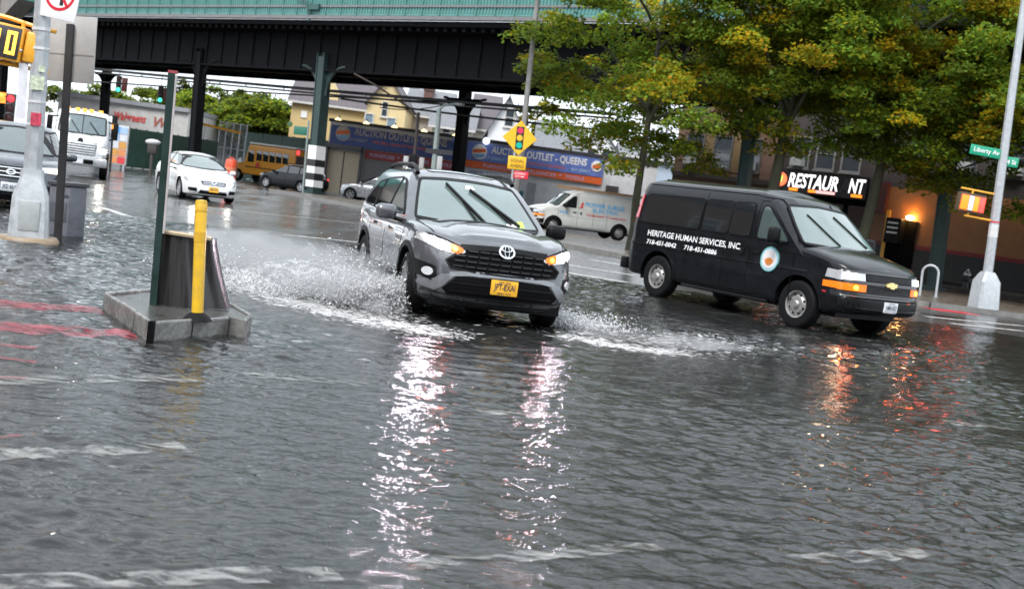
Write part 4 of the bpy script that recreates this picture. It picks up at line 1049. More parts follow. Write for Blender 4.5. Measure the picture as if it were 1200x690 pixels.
for nm, a, c in (('left', 384, 541), ('right', 546, 708)):
    x0, x1 = sx(a), sx(c); w = x1 - x0
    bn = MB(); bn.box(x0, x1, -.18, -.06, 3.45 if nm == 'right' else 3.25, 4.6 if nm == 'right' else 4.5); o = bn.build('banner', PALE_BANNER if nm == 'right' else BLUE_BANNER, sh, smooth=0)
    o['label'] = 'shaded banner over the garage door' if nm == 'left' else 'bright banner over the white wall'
    text_on('AUCTION OUTLET - QUEENS', (x0 + w * .525, -.18, 4.22), X, (0, 0, 1), .44, CREAM_PRINT if nm == 'right' else SHADED_WORN_PRINT, o, bold=.04, width=w * .70)
    text_on('BUY DIRECT', (x0 + w * .20, -.18, 3.72), X, (0, 0, 1), .17, PALE_BLUE if nm == 'right' else SHADED_WORN_PRINT, o, bold=.02, width=w * .16)
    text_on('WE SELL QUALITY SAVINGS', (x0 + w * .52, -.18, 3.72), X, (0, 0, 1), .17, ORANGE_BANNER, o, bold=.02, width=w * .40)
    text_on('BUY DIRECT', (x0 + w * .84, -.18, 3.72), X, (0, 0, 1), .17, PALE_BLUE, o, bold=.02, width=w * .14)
    for cx in (x0 + .8,):
        d = MB(); d.lathe([(0, -.22), (.46, -.21), (.49, -.18)], c=(cx, 0, 4.02), axis='y', n=20); lg = d.build('logo_disc', CREAM_PRINT if nm == 'right' else SHADED_WORN_PRINT, o)
        d = MB(); d.prism([(cx - .4, -.225, 4.14), (cx - .1, -.225, 4.2), (cx + .38, -.225, 4.28), (cx + .42, -.225, 4.06), (cx, -.225, 3.98), (cx - .44, -.225, 3.94)], (0, -.01, 0)); d.build('logo_band', ORANGE_BANNER, lg, smooth=0)
        d = MB(); d.prism([(cx - .4, -.225, 3.84), (cx + .4, -.225, 3.94), (cx + .28, -.225, 3.72), (cx - .2, -.225, 3.64)], (0, -.01, 0)); d.build('logo_band', mat('logo_blue', (.15, .35, .62), .5), lg, smooth=0)
    if nm == 'right':
        cx = x1 - .45; d = MB(); d.lathe([(0, -.22), (.34, -.21), (.36, -.18)], c=(cx, 0, 4.1), axis='y', n=16); lg = d.build('logo_disc', CREAM_PRINT, o)
        d = MB(); d.prism([(cx - .26, -.225, 4.18), (cx + .26, -.225, 4.28), (cx + .24, -.225, 4.02), (cx - .26, -.225, 3.96)], (0, -.01, 0)); d.build('logo_band', ORANGE_BANNER, lg, smooth=0)
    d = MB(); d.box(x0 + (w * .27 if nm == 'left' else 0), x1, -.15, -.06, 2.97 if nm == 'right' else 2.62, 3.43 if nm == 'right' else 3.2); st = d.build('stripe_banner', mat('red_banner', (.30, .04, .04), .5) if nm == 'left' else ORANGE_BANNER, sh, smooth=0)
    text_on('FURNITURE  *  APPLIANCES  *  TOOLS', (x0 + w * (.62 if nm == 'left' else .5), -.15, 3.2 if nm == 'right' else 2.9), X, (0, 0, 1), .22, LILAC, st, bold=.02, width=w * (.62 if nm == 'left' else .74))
b = MB(); b.box(sx(546), sx(602), -.12, -.03, 2.5, 2.9); o = b.build('lower_banner', mat('pale_banner', (.55, .55, .62), .5), sh, smooth=0)
text_on('OPEN TO THE PUBLIC', (sx(572), -.12, 2.7), X, (0, 0, 1), .2, BLUE_BANNER, o, bold=.02, width=2.4)
b = MB(); b.box(sx(622), sx(632), -.08, .0, .1, 2.5); o = b.build('door', mat('shop_door', (.30, .31, .32), .4), sh, smooth=0)
b = MB(); b.box(sx(608), sx(618), -.1, -.0, .8, 1.9); b.build('poster', mat('teal_poster', (.02, .16, .22), .4), sh, smooth=0)
b = MB(); b.box(sx(714), sx(729), -.2, -.02, 2.55, 3.0); b.build('name_board', mat('dark_board', (.05, .045, .045), .5), sh, smooth=0)
for i, px in enumerate((393, 426, 459, 494, 531)):
    b = MB(); x = sx(px); b.tube([(x, 0, 4.8), (x, -.5, 5.1), (x, -.9, 4.95)], .035, 6); g = b.build('lamp_arm', EAVE_DARK, sh)
    l = MB(); l.lathe([(.05, .12), (.22, -.02), (.20, -.05), (0, -.06)], c=(x, -.95, 4.85), n=12); l.build('lamp_head', mat('lit_shop_lamp', (.9, .8, .5), .4, emit=(1, .80, .38), estr=1.1), g)
l = MB(); l.ball((sx(567), -.6, 4.75), .24); l.build('globe_lamp', mat('lit_globe', (.8, .85, .95), .3, emit=(.8, .88, 1), estr=.6), sh)
l = MB(); l.ball((sx(533), -.5, 4.55), .30); l.build('globe_lamp', mat('blue_globe', (.12, .2, .6), .3), sh)

# --- houses on the street behind the shop
def gable_house(label, x0, x1, y0, y1, eave, ridge, wall, roof, front=True, wins=(), chim=None, frame=TRIM, over=.35, cat='house'):
    """Pitched house; front=True turns the gable to the camera."""
    r = thing('house', label, cat, (0, 0, 0))
    m = MB()
    if front:
        xm = (x0 + x1) / 2
        m.prism([(x0, y0, 0), (x1, y0, 0), (x1, y0, eave), (xm, y0, ridge), (x0, y0, eave)], (0, y1 - y0, 0)); m.build('wall', wall, r, smooth=0)
        for sg, xe in ((1, x1), (-1, x0)):
            k = (ridge - eave) / (abs(xe - xm)); e = xe + sg * over; t = .2
            rm = MB(); rm.prism([(xm, y0 - .4, ridge + .03), (e, y0 - .4, eave - over * k + .03), (e, y0 - .4, eave - over * k + t), (xm, y0 - .4, ridge + t + .03)], (0, y1 - y0 + .8, 0)); rm.build('roof', roof, r, smooth=0)
    else:
        ym = (y0 + y1) / 2
        m.prism([(x0, y0, 0), (x0, y1, 0), (x0, y1, eave), (x0, ym, ridge), (x0, y0, eave)], (x1 - x0, 0, 0)); m.build('wall', wall, r, smooth=0)
        k = (ridge - eave) / (ym - y0)
        for sg, ye in ((1, y1), (-1, y0)):
            e = ye + sg * over
            rm = MB(); rm.prism([(x0 - .35, ym, ridge + .03), (x0 - .35, e, eave - over * k + .03), (x0 - .35, e, eave - over * k + .2), (x0 - .35, ym, ridge + .25)], (x1 - x0 + .7, 0, 0)); rm.build('roof', roof, r, smooth=0)
        g = MB(); g.box(x0 - .3, x1 + .3, y0 - over - .12, y0 - over, eave - over * k - .02, eave - over * k + .16); g.build('gutter', TRIM, r, smooth=0)
    for (cx, cz, w, h, gl) in wins: window(r, (cx, y0, cz), X, NEG, w, h, gl, frame)
    if chim:
        c = MB(); c.box(chim[0] - .4, chim[0] + .4, y0 + 3, y0 + 3.8, eave - 1, chim[1]); c.box(chim[0] - .48, chim[0] + .48, y0 + 2.92, y0 + 3.88, chim[1], chim[1] + .2); c.build('chimney', mat('chimney_brick', (.11, .055, .045), .7, var=.25), r, smooth=0)
    return r
YEL = wmat('yellow_clapboard', (.62, .46, .22), var=.06, bump=.1)
YEL2 = wmat('pale_yellow_stucco', (.66, .52, .28), var=.06)
BEIGE = wmat('beige_siding', (.44, .39, .34), var=.08)
CREAMH = wmat('cream_siding', (.66, .63, .55), var=.07)
WHITEH = wmat('white_siding', (.72, .73, .74), var=.05)
ROOF_P = wmat('plum_grey_shingle', (.11, .095, .105), rough=.8, var=.2, scale=4, bump=.3)
ROOF_G = wmat('grey_shingle', (.17, .175, .19), rough=.8, var=.2, scale=4, bump=.3)
def hx(px, Y): return at_depth(px, 200, Y).x
def hz(px, py, Y): return at_depth(px, py, Y).z
Y1 = 98.0
hs = gable_house('yellow house with a plum grey roof and a small dormer, left of the striped column', hx(333, Y1), hx(428, Y1), Y1, Y1 + 9, hz(380, 121, Y1), hz(380, 88, Y1) + 1.2, YEL, ROOF_P, False)
d = MB(); dx = hx(371, Y1); dz = hz(371, 118, Y1); d.prism([(dx - 1.0, Y1 + .2, dz), (dx + 1.0, Y1 + .2, dz), (dx + 1.0, Y1 + .2, dz + .8), (dx, Y1 + .2, dz + 2.2), (dx - 1.0, Y1 + .2, dz + .8)], (0, 4, 0)); d.build('dormer', YEL2, hs, smooth=0)
d = MB(); d.box(hx(345, Y1), hx(352, Y1), Y1 - .08, Y1 - .01, hz(348, 137, Y1), hz(348, 129, Y1)); d.build('wall_plaque', WHITE_INK, hs, smooth=0)
Y2 = 95.0
hs = gable_house('pale yellow gabled house with two narrow upper windows, right of the striped column', hx(421, Y2), hx(467, Y2), Y2, Y2 + 8, hz(443, 121, Y2), hz(443, 90, Y2), YEL2, ROOF_P, True,
            [(hx(425, Y2), hz(425, 143, Y2), .75, 1.5, GL_SKY), (hx(451.5, Y2), hz(451, 148, Y2), .75, 1.5, GL_SKY), (hx(442, Y2), hz(442, 127, Y2), .5, 1.2, GL_FAR)], over=.2)
hs = gable_house('beige sided house with a grey roof and brown chimney, beside the pale yellow gable', hx(466, 101), hx(515, 101), 101, 110, hz(490, 135, 101), hz(500, 104, 101), BEIGE, ROOF_G, False, chim=(hx(491, 104), hz(491, 105, 104)))
hs = gable_house('low cream house with a light grey roof behind the grey lamp post', hx(500, 97), hx(547, 97), 97, 104, hz(520, 148, 97), hz(520, 118, 97), CREAMH, ROOF_G, False, [(hx(517, 97), hz(517, 155, 97), .7, .9, GL_FAR)])
hs = gable_house('white gabled house with one dark attic window, left of the diamond warning sign', hx(566, 96), hx(607, 96), 96, 104, hz(585, 154, 96), hz(585, 113, 96), WHITEH, ROOF_G, True, [(hx(589, 96), hz(589, 137, 96), .8, 1.5, GL_FAR)], over=.5)
hs = gable_house('house with a broad dark grey roof left of the white gable', hx(546, 100), hx(572, 100), 100, 108, hz(560, 150, 100), hz(560, 109, 100), CREAMH, ROOF_P, False)
hs = gable_house('cream house with two front windows seen through the thin tree', hx(626, 97), hx(676, 97), 97, 105, hz(650, 176, 97), hz(650, 143, 97), CREAMH, ROOF_G, False, [(hx(640, 97), hz(640, 182, 97), .9, 1.2, GL_FAR), (hx(660, 97), hz(660, 186, 97), .9, 1.2, GL_FAR)])
hs = gable_house('white house with a tall gable partly behind the thin tree trunk', hx(676, 99), hx(722, 99), 99, 108, hz(700, 178, 99), hz(700, 150, 99), WHITEH, ROOF_G, True, [(hx(690, 99), hz(690, 182, 99), .8, 1.3, GL_FAR), (hx(708, 99), hz(708, 184, 99), .8, 1.3, GL_FAR)])
hs = gable_house('small pale blue house between the thin tree and the brick building', hx(728, 95), hx(790, 95), 95, 103, hz(760, 186, 95), hz(760, 172, 95), wmat('pale_blue_siding', (.35, .42, .50), var=.06), ROOF_G, False, [(hx(742, 95), hz(742, 205, 95), .9, 1.2, GL_FAR)])

# --- drugstore on the far left, hoarding fences, advert board
WY = 112.0
st = thing('store', 'long pale grey drugstore with red script sign beyond the white truck', 'shop', (0, 0, 0))
b = MB(); b.box(hx(60, WY), hx(214, WY), WY, WY + 25, 0, hz(160, 124, WY)); b.build('wall', wmat('pale_render', (.50, .49, .48)), st, smooth=0)
b = MB(); b.box(hx(59, WY), hx(215, WY), WY - .3, WY + 25, hz(160, 124, WY), hz(160, 119, WY)); b.build('parapet', wmat('grey_parapet', (.26, .27, .29)), st, smooth=0)
text_on('Walgreens', (hx(146, WY), WY - .05, hz(146, 138, WY)), X, (0, 0, 1), .72, REDP2, st, bold=.035, shear=.35, width=3.0, name='sign_lettering')
text_on('W', (hx(183, WY), WY - .05, hz(183, 143, WY)), X, (0, 0, 1), .9, mat('rust_print', (.35, .10, .07), .5), st, bold=.03, shear=.3, name='sign_lettering')
GREENP = mat('green_plywood', (.035, .092, .07), .5, var=.22, scale=1.0, bump=.05)
def hoarding(label, a, c, top, n):
    r = thing('hoarding', label, 'fence', (0, 0, 0)); d = (c - a); L = d.length; u = d / L; w = Vector((u.y, -u.x, 0))
    step = L / n; m = MB(); m.add([u * k + w * q + Vector((0, 0, z)) for k in (.012, step - .012) for q in (-.02, .02) for z in (.05, top)], [(0, 1, 3, 2), (4, 6, 7, 5), (0, 4, 5, 1), (2, 3, 7, 6), (0, 2, 6, 4), (1, 5, 7, 3)])
    me = m.mesh('panel', GREENP, smooth=0)
    for k in range(n): o = bpy.data.objects.new('panel', me); link(o, r); o.location = a + u * step * k + w * (.012 * (k % 2))
    b = MB()
    for k in range(n + 1): p = a + u * step * k - w * .12; b.add([p + Vector((x, y, z)) for x in (-.05, .05) for y in (-.05, .05) for z in (0, top + .05)], [(0, 1, 3, 2), (4, 6, 7, 5), (0, 4, 5, 1), (2, 3, 7, 6), (0, 2, 6, 4), (1, 5, 7, 3)])
    b.build('frame', mat('fence_timber', (.05, .06, .05), .7), r, smooth=0); return r
hoarding('dark green plywood hoarding between the white truck and the white sedan', Vector((hx(143, 76), 76, 0)), Vector((hx(252, 84), 84, 0)), 2.5, 9)
hoarding('taller dark green hoarding behind the yellow school bus', Vector((hx(282, 96), 96, 0)), Vector((hx(388, 88), 88, 0)), 3.7, 9)
r = thing('chain_link_gate', 'pale chain link gate between the two green hoardings', 'gate', (0, 0, 0))
g0, g1 = Vector((hx(252, 92), 92, 0)), Vector((hx(284, 92), 92, 0)); m = MB()
for k in range(5): p = g0.lerp(g1, k / 4); m.bar(p, p + Vector((0, 0, 4.2)), .05)
for z in (.3, 2.2, 4.1): m.bar(g0 + Vector((0, 0, z)), g1 + Vector((0, 0, z)), .04)
m.build('gate_frame', GALV, r)
m = MB()
for k in range(28):
    p = g0.lerp(g1, k / 27); m.bar(p + Vector((0, .02, .3)), p + Vector((0, .02, 4.1)), .008, n=4)
for k in range(30): m.bar(g0 + Vector((0, .02, .3 + k * .13)), g1 + Vector((0, .02, .3 + k * .13)), .008, n=4)
o = m.build('wire_mesh', GALV, r, smooth=0); o['kind'] = 'stuff'
r = thing('rail_barrier', 'yellow crossing barrier beam above the green hoardings', 'barrier', (0, 0, 0))
m = MB(); m.bar(at_depth(238, 146, 88), at_depth(282, 156, 88), .10, n=6); m.build('beam', SIGNAL_YELLOW, r)
m = MB()
for px, py in ((240, 146.5), (281, 155.8)): p = at_depth(px, py, 88.0); m.bar(p, (p.x, p.y, 0), .06)
m.build('post', GALV, r)
r = thing('advert_board', 'board of colourful posters right of the white truck', 'billboard', (0, 0, 0))
AY = 66.0; m = MB(); m.box(hx(117, AY), hx(146, AY), AY, AY + .2, .3, 2.45); m.build('board', mat('board_white', (.6, .6, .6), .5), r, smooth=0)
m = MB(); m.box(hx(118, AY), hx(120, AY), AY, AY + .2, 0, .3); m.box(hx(143, AY), hx(145, AY), AY, AY + .2, 0, .3); m.build('leg', GALV, r, smooth=0)
cols = [(.6, .3, .08), (.10, .35, .75), (.62, .06, .07), (.6, .62, .66), (.05, .22, .6), (.65, .25, .1), (.35, .5, .75), (.55, .1, .12)]
for i in range(5):
    for j in range(3):
        c = cols[(i * 3 + j * 5) % 8]; x0 = hx(118 + j * 9.2, AY); z0 = .36 + i * .41
        m = MB(); m.box(x0, x0 + .40, AY - .03, AY - .004, z0, z0 + .36); m.build('poster', mat('poster_%d' % ((i * 3 + j * 5) % 8), c, .4), r, smooth=0)
r = thing('pedestrian_signal', 'small black pedestrian signal glowing orange in front of the colourful posters', 'traffic light', (hx(128, 60), 60, 0), 0, None, LEAN)
z = hz(128, 148, 60); m = MB(); m.box(-.22, .22, -.12, .12, z - .55, z + .55, ch=.03); m.build('signal_head', BLACK_PLASTIC, r); m = MB(); m.box(-.02, .17, -.15, -.125, z - .12, z + .16); m.build('lens', mat('lit_orange_lens', (.8, .3, .05)), r); m = MB(); m.bar((0, .1, 0), (0, .1, z - .5), .06); m.build('pole', BLACK_PAINT, r)

# --- brick and restaurant buildings on the right, along the railway (local frame of the railway)
FQ = 17.0
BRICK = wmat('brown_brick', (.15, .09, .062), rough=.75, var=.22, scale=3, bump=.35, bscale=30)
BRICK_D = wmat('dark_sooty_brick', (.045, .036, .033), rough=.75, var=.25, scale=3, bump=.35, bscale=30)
OCHRE = wmat('rust_ochre_wall', (.26, .11, .038), rough=.45, var=.18, scale=.8)
def facade(name, label, s0, s1, h, wall, cat='building', depth=14):
    r = thing(name, label, cat, EM @ Vector((1.1, FQ, 0)), EA)
    b = MB(); b.box(s0, s1, 0, depth, 0, h); b.build('wall', wall, r, smooth=0)
    b = MB(); b.box(s0 - .1, s1 + .1, -.4, -.001, h - .7, h - .1); b.box(s0 - .05, s1 + .05, -.25, -.002, h - 1.1, h - .705); b.build('cornice', EAVE_DARK, r, smooth=0); return r
fa_ = facade('brick_building', 'brown brick building with tall paired windows left of the restaurant', -4.2, 2.35, 11.0, BRICK)
for i, (s, ac) in enumerate(((-2.9, True), (-1.0, False), (.9, True))):
    window(fa_, (s, 0, 5.6), X, NEG, 1.25, 1.9, GL_FAR, TRIM_D, bars=1, ac=ac)
    window(fa_, (s, 0, 8.8), X, NEG, 1.25, 1.9, GL_FAR, TRIM_D, bars=1)
    if i < 2:
        b = MB(); b.box(s + .66, s + 1.25, -.05, -.001, 4.5, 6.9); b.build('pilaster', wmat('ochre_brick', (.15, .10, .045), var=.2), fa_, smooth=0)
for z0, z1 in ((4.0, 4.25), (7.0, 7.2)): b = MB(); b.box(-4.2, 2.35, -.10, -.003, z0, z1); b.build('string_course', BRICK_D, fa_, smooth=0)
b = MB(); b.box(-4.1, 2.25, -.6, -.11, .12, 3.7); b.build('shop_front', DARK_VOID, fa_, smooth=0)
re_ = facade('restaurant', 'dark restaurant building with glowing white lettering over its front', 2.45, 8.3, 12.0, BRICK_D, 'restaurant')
for s in (3.9, 5.4, 6.9):
    window(re_, (s, 0, 6.0), X, NEG, 1.15, 1.75, GL_FAR, mat('grey_window_trim', (.22, .215, .21), .5), bars=1, ac=(s == 3.9))
    window(re_, (s, 0, 9.2), X, NEG, 1.15, 1.75, GL_FAR, TRIM_D, bars=1)
b = MB(); b.box(2.6, 8.15, -.35, -.11, 3.75, 4.95); sg_ = b.build('sign_board', mat('black_sign_board', (.01, .01, .011), .35), re_, smooth=0)
LETTER = mat('lit_white_letter', (.9, .9, .9), .4, emit=(1, .97, 1), estr=.8)
pts, fs = text_geo('RESTAURANT', .72, .05, .15, 4.55, .03)
text_on('RESTAUR', (5.05, -.35, 4.42), X, (0, 0, 1), .74, LETTER, sg_, bold=.03, shear=.18, width=2.95, name='sign_lettering')
text_on('A', (6.88, -.35, 4.42), X, (0, 0, 1), .74, mat('unlit_letter', (.035, .035, .037), .4), sg_, bold=.03, shear=.18, width=.5, name='sign_lettering')
text_on('NT', (7.60, -.35, 4.42), X, (0, 0, 1), .74, LETTER, sg_, bold=.03, shear=.18, width=.92, name='sign_lettering')
ORG = mat('lit_orange_strip', (.8, .3, .05), .4, emit=(1, .2, .01), estr=1.0); REDL = mat('lit_red_disc', (.7, .08, .04), .4, emit=(1, .13, .05), estr=1.2)
for a, c, m_ in ((3.7, 4.2, ORG), (4.85, 5.25, ORG), (7.35, 7.95, ORG), (5.3, 6.4, mat('lit_pink_strip', (.7, .3, .3), .4, emit=(1, .45, .42), estr=.7))):
    b = MB(); b.box(a, c, -.40, -.352, 3.84, 3.99); b.build('sign_strip', m_, sg_, smooth=0)
b = MB(); b.lathe([(0, -.40), (.36, -.395), (.38, -.352)], c=(3.1, 0, 4.4), axis='y', n=20); d = b.build('sign_disc', REDL, sg_)
b = MB(); b.prism([(3.05, -.41, 4.15), (3.21, -.41, 4.3), (3.23, -.41, 4.62), (3.01, -.41, 4.5)], (0, -.01, 0)); b.build('sign_leaf', mat('lit_leaf', (.3, .6, .1), .4, emit=(.35, .8, .12), estr=.7), d, smooth=0)
b = MB(); b.box(2.55, 8.2, -.12, -.004, .12, 3.72); b.build('shop_front', DARK_VOID, re_, smooth=0)
for s in (4.0, 5.6, 7.2): b = MB(); b.box(s, s + 1.3, -.14, -.121, .7, 3.4); b.build('shop_window', GLASS_DARK, re_, smooth=0)
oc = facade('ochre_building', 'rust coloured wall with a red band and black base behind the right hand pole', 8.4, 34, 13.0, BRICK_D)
b = MB(); b.box(8.4, 34, -.12, -.003, 1.75, 4.6); b.build('painted_wall', OCHRE, oc, smooth=0)
b = MB(); b.box(8.4, 34, -.16, -.002, 1.55, 1.745); b.build('red_band', mat('red_band_paint', (.20, .012, .02), .4), oc, smooth=0)
b = MB(); b.box(8.4, 34, -.18, -.004, .12, 1.545); b.build('plinth', mat('black_plinth', (.022, .022, .022), .45, var=.3), oc, smooth=0)
b = MB(); b.box(8.5, 9.35, -.5, -.17, 3.2, 4.8); b.build('awning', mat('dark_red_awning', (.09, .02, .015), .5), oc, smooth=0)
b = MB(); b.box(9.6, 11.1, -.26, -.17, .14, 2.95); d = b.build('doorway', DARK_VOID, oc, smooth=0)
b = MB(); b.box(9.4, 9.6, -.3, -.17, .14, 3.4); b.build('door_jamb', SIGNAL_YELLOW, oc, smooth=0)
b = MB(); b.box(9.7, 10.5, -.9, -.27, 1.7, 3.0, ch=.04); m_ = b.build('menu_board', BLACK_PLASTIC, oc, smooth=0)
for z in (2.2, 2.45, 2.7): b = MB(); b.box(9.82, 10.38, -.92, -.902, z, z + .09); b.build('menu_strip', CREAM_PRINT, m_, smooth=0)
b = MB(); b.lathe([(0, -.12), (.2, -.06), (.22, .03), (.1, .12)], c=(10.75, -.42, 3.1), n=12); b.build('wall_lamp', mat('lit_wall_lamp', (.9, .7, .3), .4, emit=(1, .55, .16), estr=22), oc)
for i, s in enumerate((10.5, 13.0, 15.5, 18.2, 21, 24)):
    window(oc, (s, 0, 6.6), X, NEG, 1.2, 1.9, GL_FAR, TRIM_D, bars=1, ac=(i in (1, 2, 3)))
    window(oc, (s, 0, 10.0), X, NEG, 1.2, 1.9, GL_FAR, TRIM_D, bars=1)
# --- unseen blocks added beside and behind the camera to darken reflections in car paint
def reflection_block(label, x0, x1, y0, y1, h, wall, face):
    r = thing('building', label, 'building', (0, 0, 0)); b = MB(); b.box(x0, x1, y0, y1, 0, h); b.build('wall', wall, r, smooth=0)
    b = MB(); b.box(x0 - .3, x1 + .3, y0 - .3, y1 + .3, h, h + .6); b.build('cornice', EAVE_DARK, r, smooth=0)
    b = MB()
    if face == 'x':
        k = y0 + 2
        while k < y1 - 2: window(r, (x1, k, 6.0), Yv, X, 1.3, 1.9, GL_FAR, TRIM); window(r, (x1, k, 2.0), Yv, X, 2.2, 2.6, GL_FAR, TRIM_D); k += 4
    else:
        k = x0 + 2
        while k < x1 - 2: window(r, (k, y1, 6.0), Vector((-1, 0, 0)), Yv, 1.3, 1.9, GL_FAR, TRIM); window(r, (k, y1, 2.0), Vector((-1, 0, 0)), Yv, 2.2, 2.6, GL_FAR, TRIM_D); k += 4
reflection_block('unseen brick block added off to the left to darken car reflections', -44, -25, -14, 41, 9.5, BRICK, 'x')
reflection_block('unseen dark brick block added behind the camera for car reflections', -22, 12, -40, -20, 10.5, BRICK_D, 'y')
reflection_block('unseen brown brick block added behind the camera on the right for car reflections', 17, 40, -40, -14, 9.0, BRICK, 'y')

# ------------------------------------------------------------------ trees
BARK = mat('mossy_bark', (.055, .055, .032), .8, var=.35, scale=6, bump=.5, bscale=25, stretch=(1, 1, .3))
def leaf_material():
    m = bpy.data.materials.new('leaf'); m.use_nodes = True; n, l = nodes_of(m); b = n['Principled BSDF']
    at = n.new('ShaderNodeAttribute'); at.attribute_name = 'leaf_colour'
    l.new(at.outputs['Color'], b.inputs['Base Color']); b.inputs['Roughness'].default_value = .5; b.inputs['Specular IOR Level'].default_value = .25
    tl = n.new('ShaderNodeBsdfTranslucent'); l.new(at.outputs['Color'], tl.inputs['Color'])
    mx = n.new('ShaderNodeMixShader'); mx.inputs[0].default_value = .62
    l.new(b.outputs[0], mx.inputs[1]); l.new(tl.outputs[0], mx.inputs[2]); l.new(mx.outputs[0], n['Material Output'].inputs['Surface'])
    return m
LEAF = leaf_material()
def leaf_cloud(name, clumps, per, size, parent, rng, yellow, tone=1.0, flat=.36):
    """clumps: (centre, radius, autumn share). Leaves are small bent two-face blades spread through drooping sprays."""
    P, C = [], []
    for (c, r, yw) in clumps:
        n = int(per * (r / .8) ** 2)
        d = rng.normal(size=(n, 3)); d /= np.linalg.norm(d, axis=1)[:, None]
        rad = rng.random(n) ** .5
        p = d * rad[:, None] * r; p[:, 2] *= flat; p[:, 2] -= (p[:, 0] ** 2 + p[:, 1] ** 2) / r * .35
        P.append(p + np.array(c))
        u = rng.random(n); base = np.array([.052, .086, .012]) * tone * (.5 + .9 * rng.random((n, 1)))
        base = base * (1 + .25 * rng.normal()); br_ = float(np.clip(1.05 + .28 * rng.normal(), .5, 1.9))
        yel = np.array([.42, .32, .018]) * (.7 + .5 * rng.random((n, 1))); ora = np.array([.48, .25, .015]) * (.7 + .4 * rng.random((n, 1)))
        lime = np.array([.19, .225, .016]) * (.7 + .6 * rng.random((n, 1)))
        col = np.where((u < yw * .55)[:, None], yel, np.where((u < yw * .66)[:, None], ora, np.where((u < yw * .66 + .50)[:, None], lime, base)))
        C.append(np.abs(col) * br_)
    P = np.concatenate(P); C = np.concatenate(C); n = len(P)
    ax = rng.normal(size=(n, 3)); ax[:, 2] = ax[:, 2] * .5 - .3; ax /= np.linalg.norm(ax, axis=1)[:, None]
    t = np.cross(ax, rng.normal(size=(n, 3)) * .8 + np.array([0, 0, 2.2])); t /= np.linalg.norm(t, axis=1)[:, None] + 1e-9
    nn = np.cross(ax, t); L = size * (.7 + .7 * rng.random((n, 1))); w = L * .36
    mid = P + ax * L * .5
    v = np.stack([P, mid + t * w + nn * w * .35, P + ax * L, mid - t * w + nn * w * .35], 1).reshape(-1, 3)
    i = np.arange(n)[:, None] * 4
    f = np.concatenate([np.concatenate([i, i + 1, i + 2], 1), np.concatenate([i, i + 2, i + 3], 1)])
    me = np_mesh(name, v, f, LEAF, True)
    a = me.color_attributes.new('leaf_colour', 'FLOAT_COLOR', 'POINT')
    cc = np.concatenate([np.repeat(C, 4, 0), np.ones((n * 4, 1))], 1); a.data.foreach_set('color', cc.astype(np.float32).ravel())
    return link(bpy.data.objects.new(name, me), parent)
def tree(label, x, y, h, rad, zlo, seed, yellow=.4, trunk_r=.17, nclump=120, per=150, size=.15, group=None, cat='tree', name='street_tree', lean=(0, 0), tone=3.0, z0=.1, cr=(.55, 1.15), branches=14):
    rng = np.random.default_rng(seed); rr = random.Random(seed)
    r = thing(name, label, cat, (x, y, z0), 0, group)
    tr = MB(); top = Vector((lean[0], lean[1], zlo + (h - zlo) * .45))
    pts = [Vector((0, 0, 0)), Vector((lean[0] * .15 + .03, 0, zlo * .4)), Vector((lean[0] * .45 - .04, lean[1] * .4, zlo * .85)), Vector((lean[0] * .7, lean[1] * .7, zlo + (h - zlo) * .25)), top, Vector((lean[0] * 1.2, lean[1] * 1.2, h * .9))]
    tr.tube(pts, [trunk_r * 1.35, trunk_r, trunk_r * .85, trunk_r * .65, trunk_r * .4, trunk_r * .1], 10)
    tr.build('trunk', BARK, r)
    clumps, br = [], MB(); cz = (zlo + h) / 2
    for k in range(branches):
        a = 2 * math.pi * k / branches + rr.uniform(-.3, .3); t = rr.uniform(.28, .9); st = pts[2].lerp(top, t) if t < .7 else top.lerp(pts[5], t - .6)
        ro = rad * rr.uniform(.6, .95); zz = zlo + (h - zlo) * rr.uniform(.08, .8)
        e = Vector((lean[0] + ro * math.cos(a), lean[1] + ro * math.sin(a), zz)); m_ = st.lerp(e, .5) + Vector((0, 0, .5))
        br.tube([st, st.lerp(m_, .5) + Vector((0, 0, .12)), m_, m_.lerp(e, .6), e], [trunk_r * .42, trunk_r * .32, trunk_r * .22, trunk_r * .13, trunk_r * .04], 6)
        for j in range(3):
            q = m_.lerp(e, .2 + .3 * j); e2 = q + Vector((rr.uniform(-1, 1), rr.uniform(-1, 1), rr.uniform(-.6, .5))) * rad * .3
            br.tube([q, q.lerp(e2, .5) + Vector((0, 0, .08)), e2], [trunk_r * .13, trunk_r * .08, trunk_r * .03], 5); clumps.append((tuple(e2), rr.uniform(*cr), 0))
        clumps.append((tuple(e), rr.uniform(*cr), 0))
    br.build('branch', BARK, r)
    while len(clumps) < nclump:
        d = rng.normal(size=3); d /= np.linalg.norm(d); q = rng.random() ** .33
        lump = 1 + .22 * math.sin(3 * math.atan2(d[1], d[0]) + seed) + .12 * math.sin(7 * d[2] + seed)
        p = (lean[0] + d[0] * rad * q * lump, lean[1] + d[1] * rad * q * lump, cz + d[2] * (h - zlo) / 2 * q)
        clumps.append((p, rr.uniform(*cr), 0))
    out = []
    for (c, r_, _) in clumps:
        hi = (c[2] - zlo) / (h - zlo); outer = math.hypot(c[0] - lean[0], c[1] - lean[1]) / rad
        yw = yellow * max(0, (.25 + .6 * hi + .35 * outer)) * (2.0 if rng.random() < .30 else .07)
        out.append((c, r_, min(.95, yw)))
    leaf_cloud('crown', out, per, size, r, rng, yellow, tone)
    return r
g = 'street trees along the pavement under the railway'
tree('thin leaning tree with loose green crown over the white van', at_depth(741, 280, 43).x, 43, 12.2, 4.6, 2.1, 3, .36, .17, 140, 260, group=g, lean=(-.1, -.6))
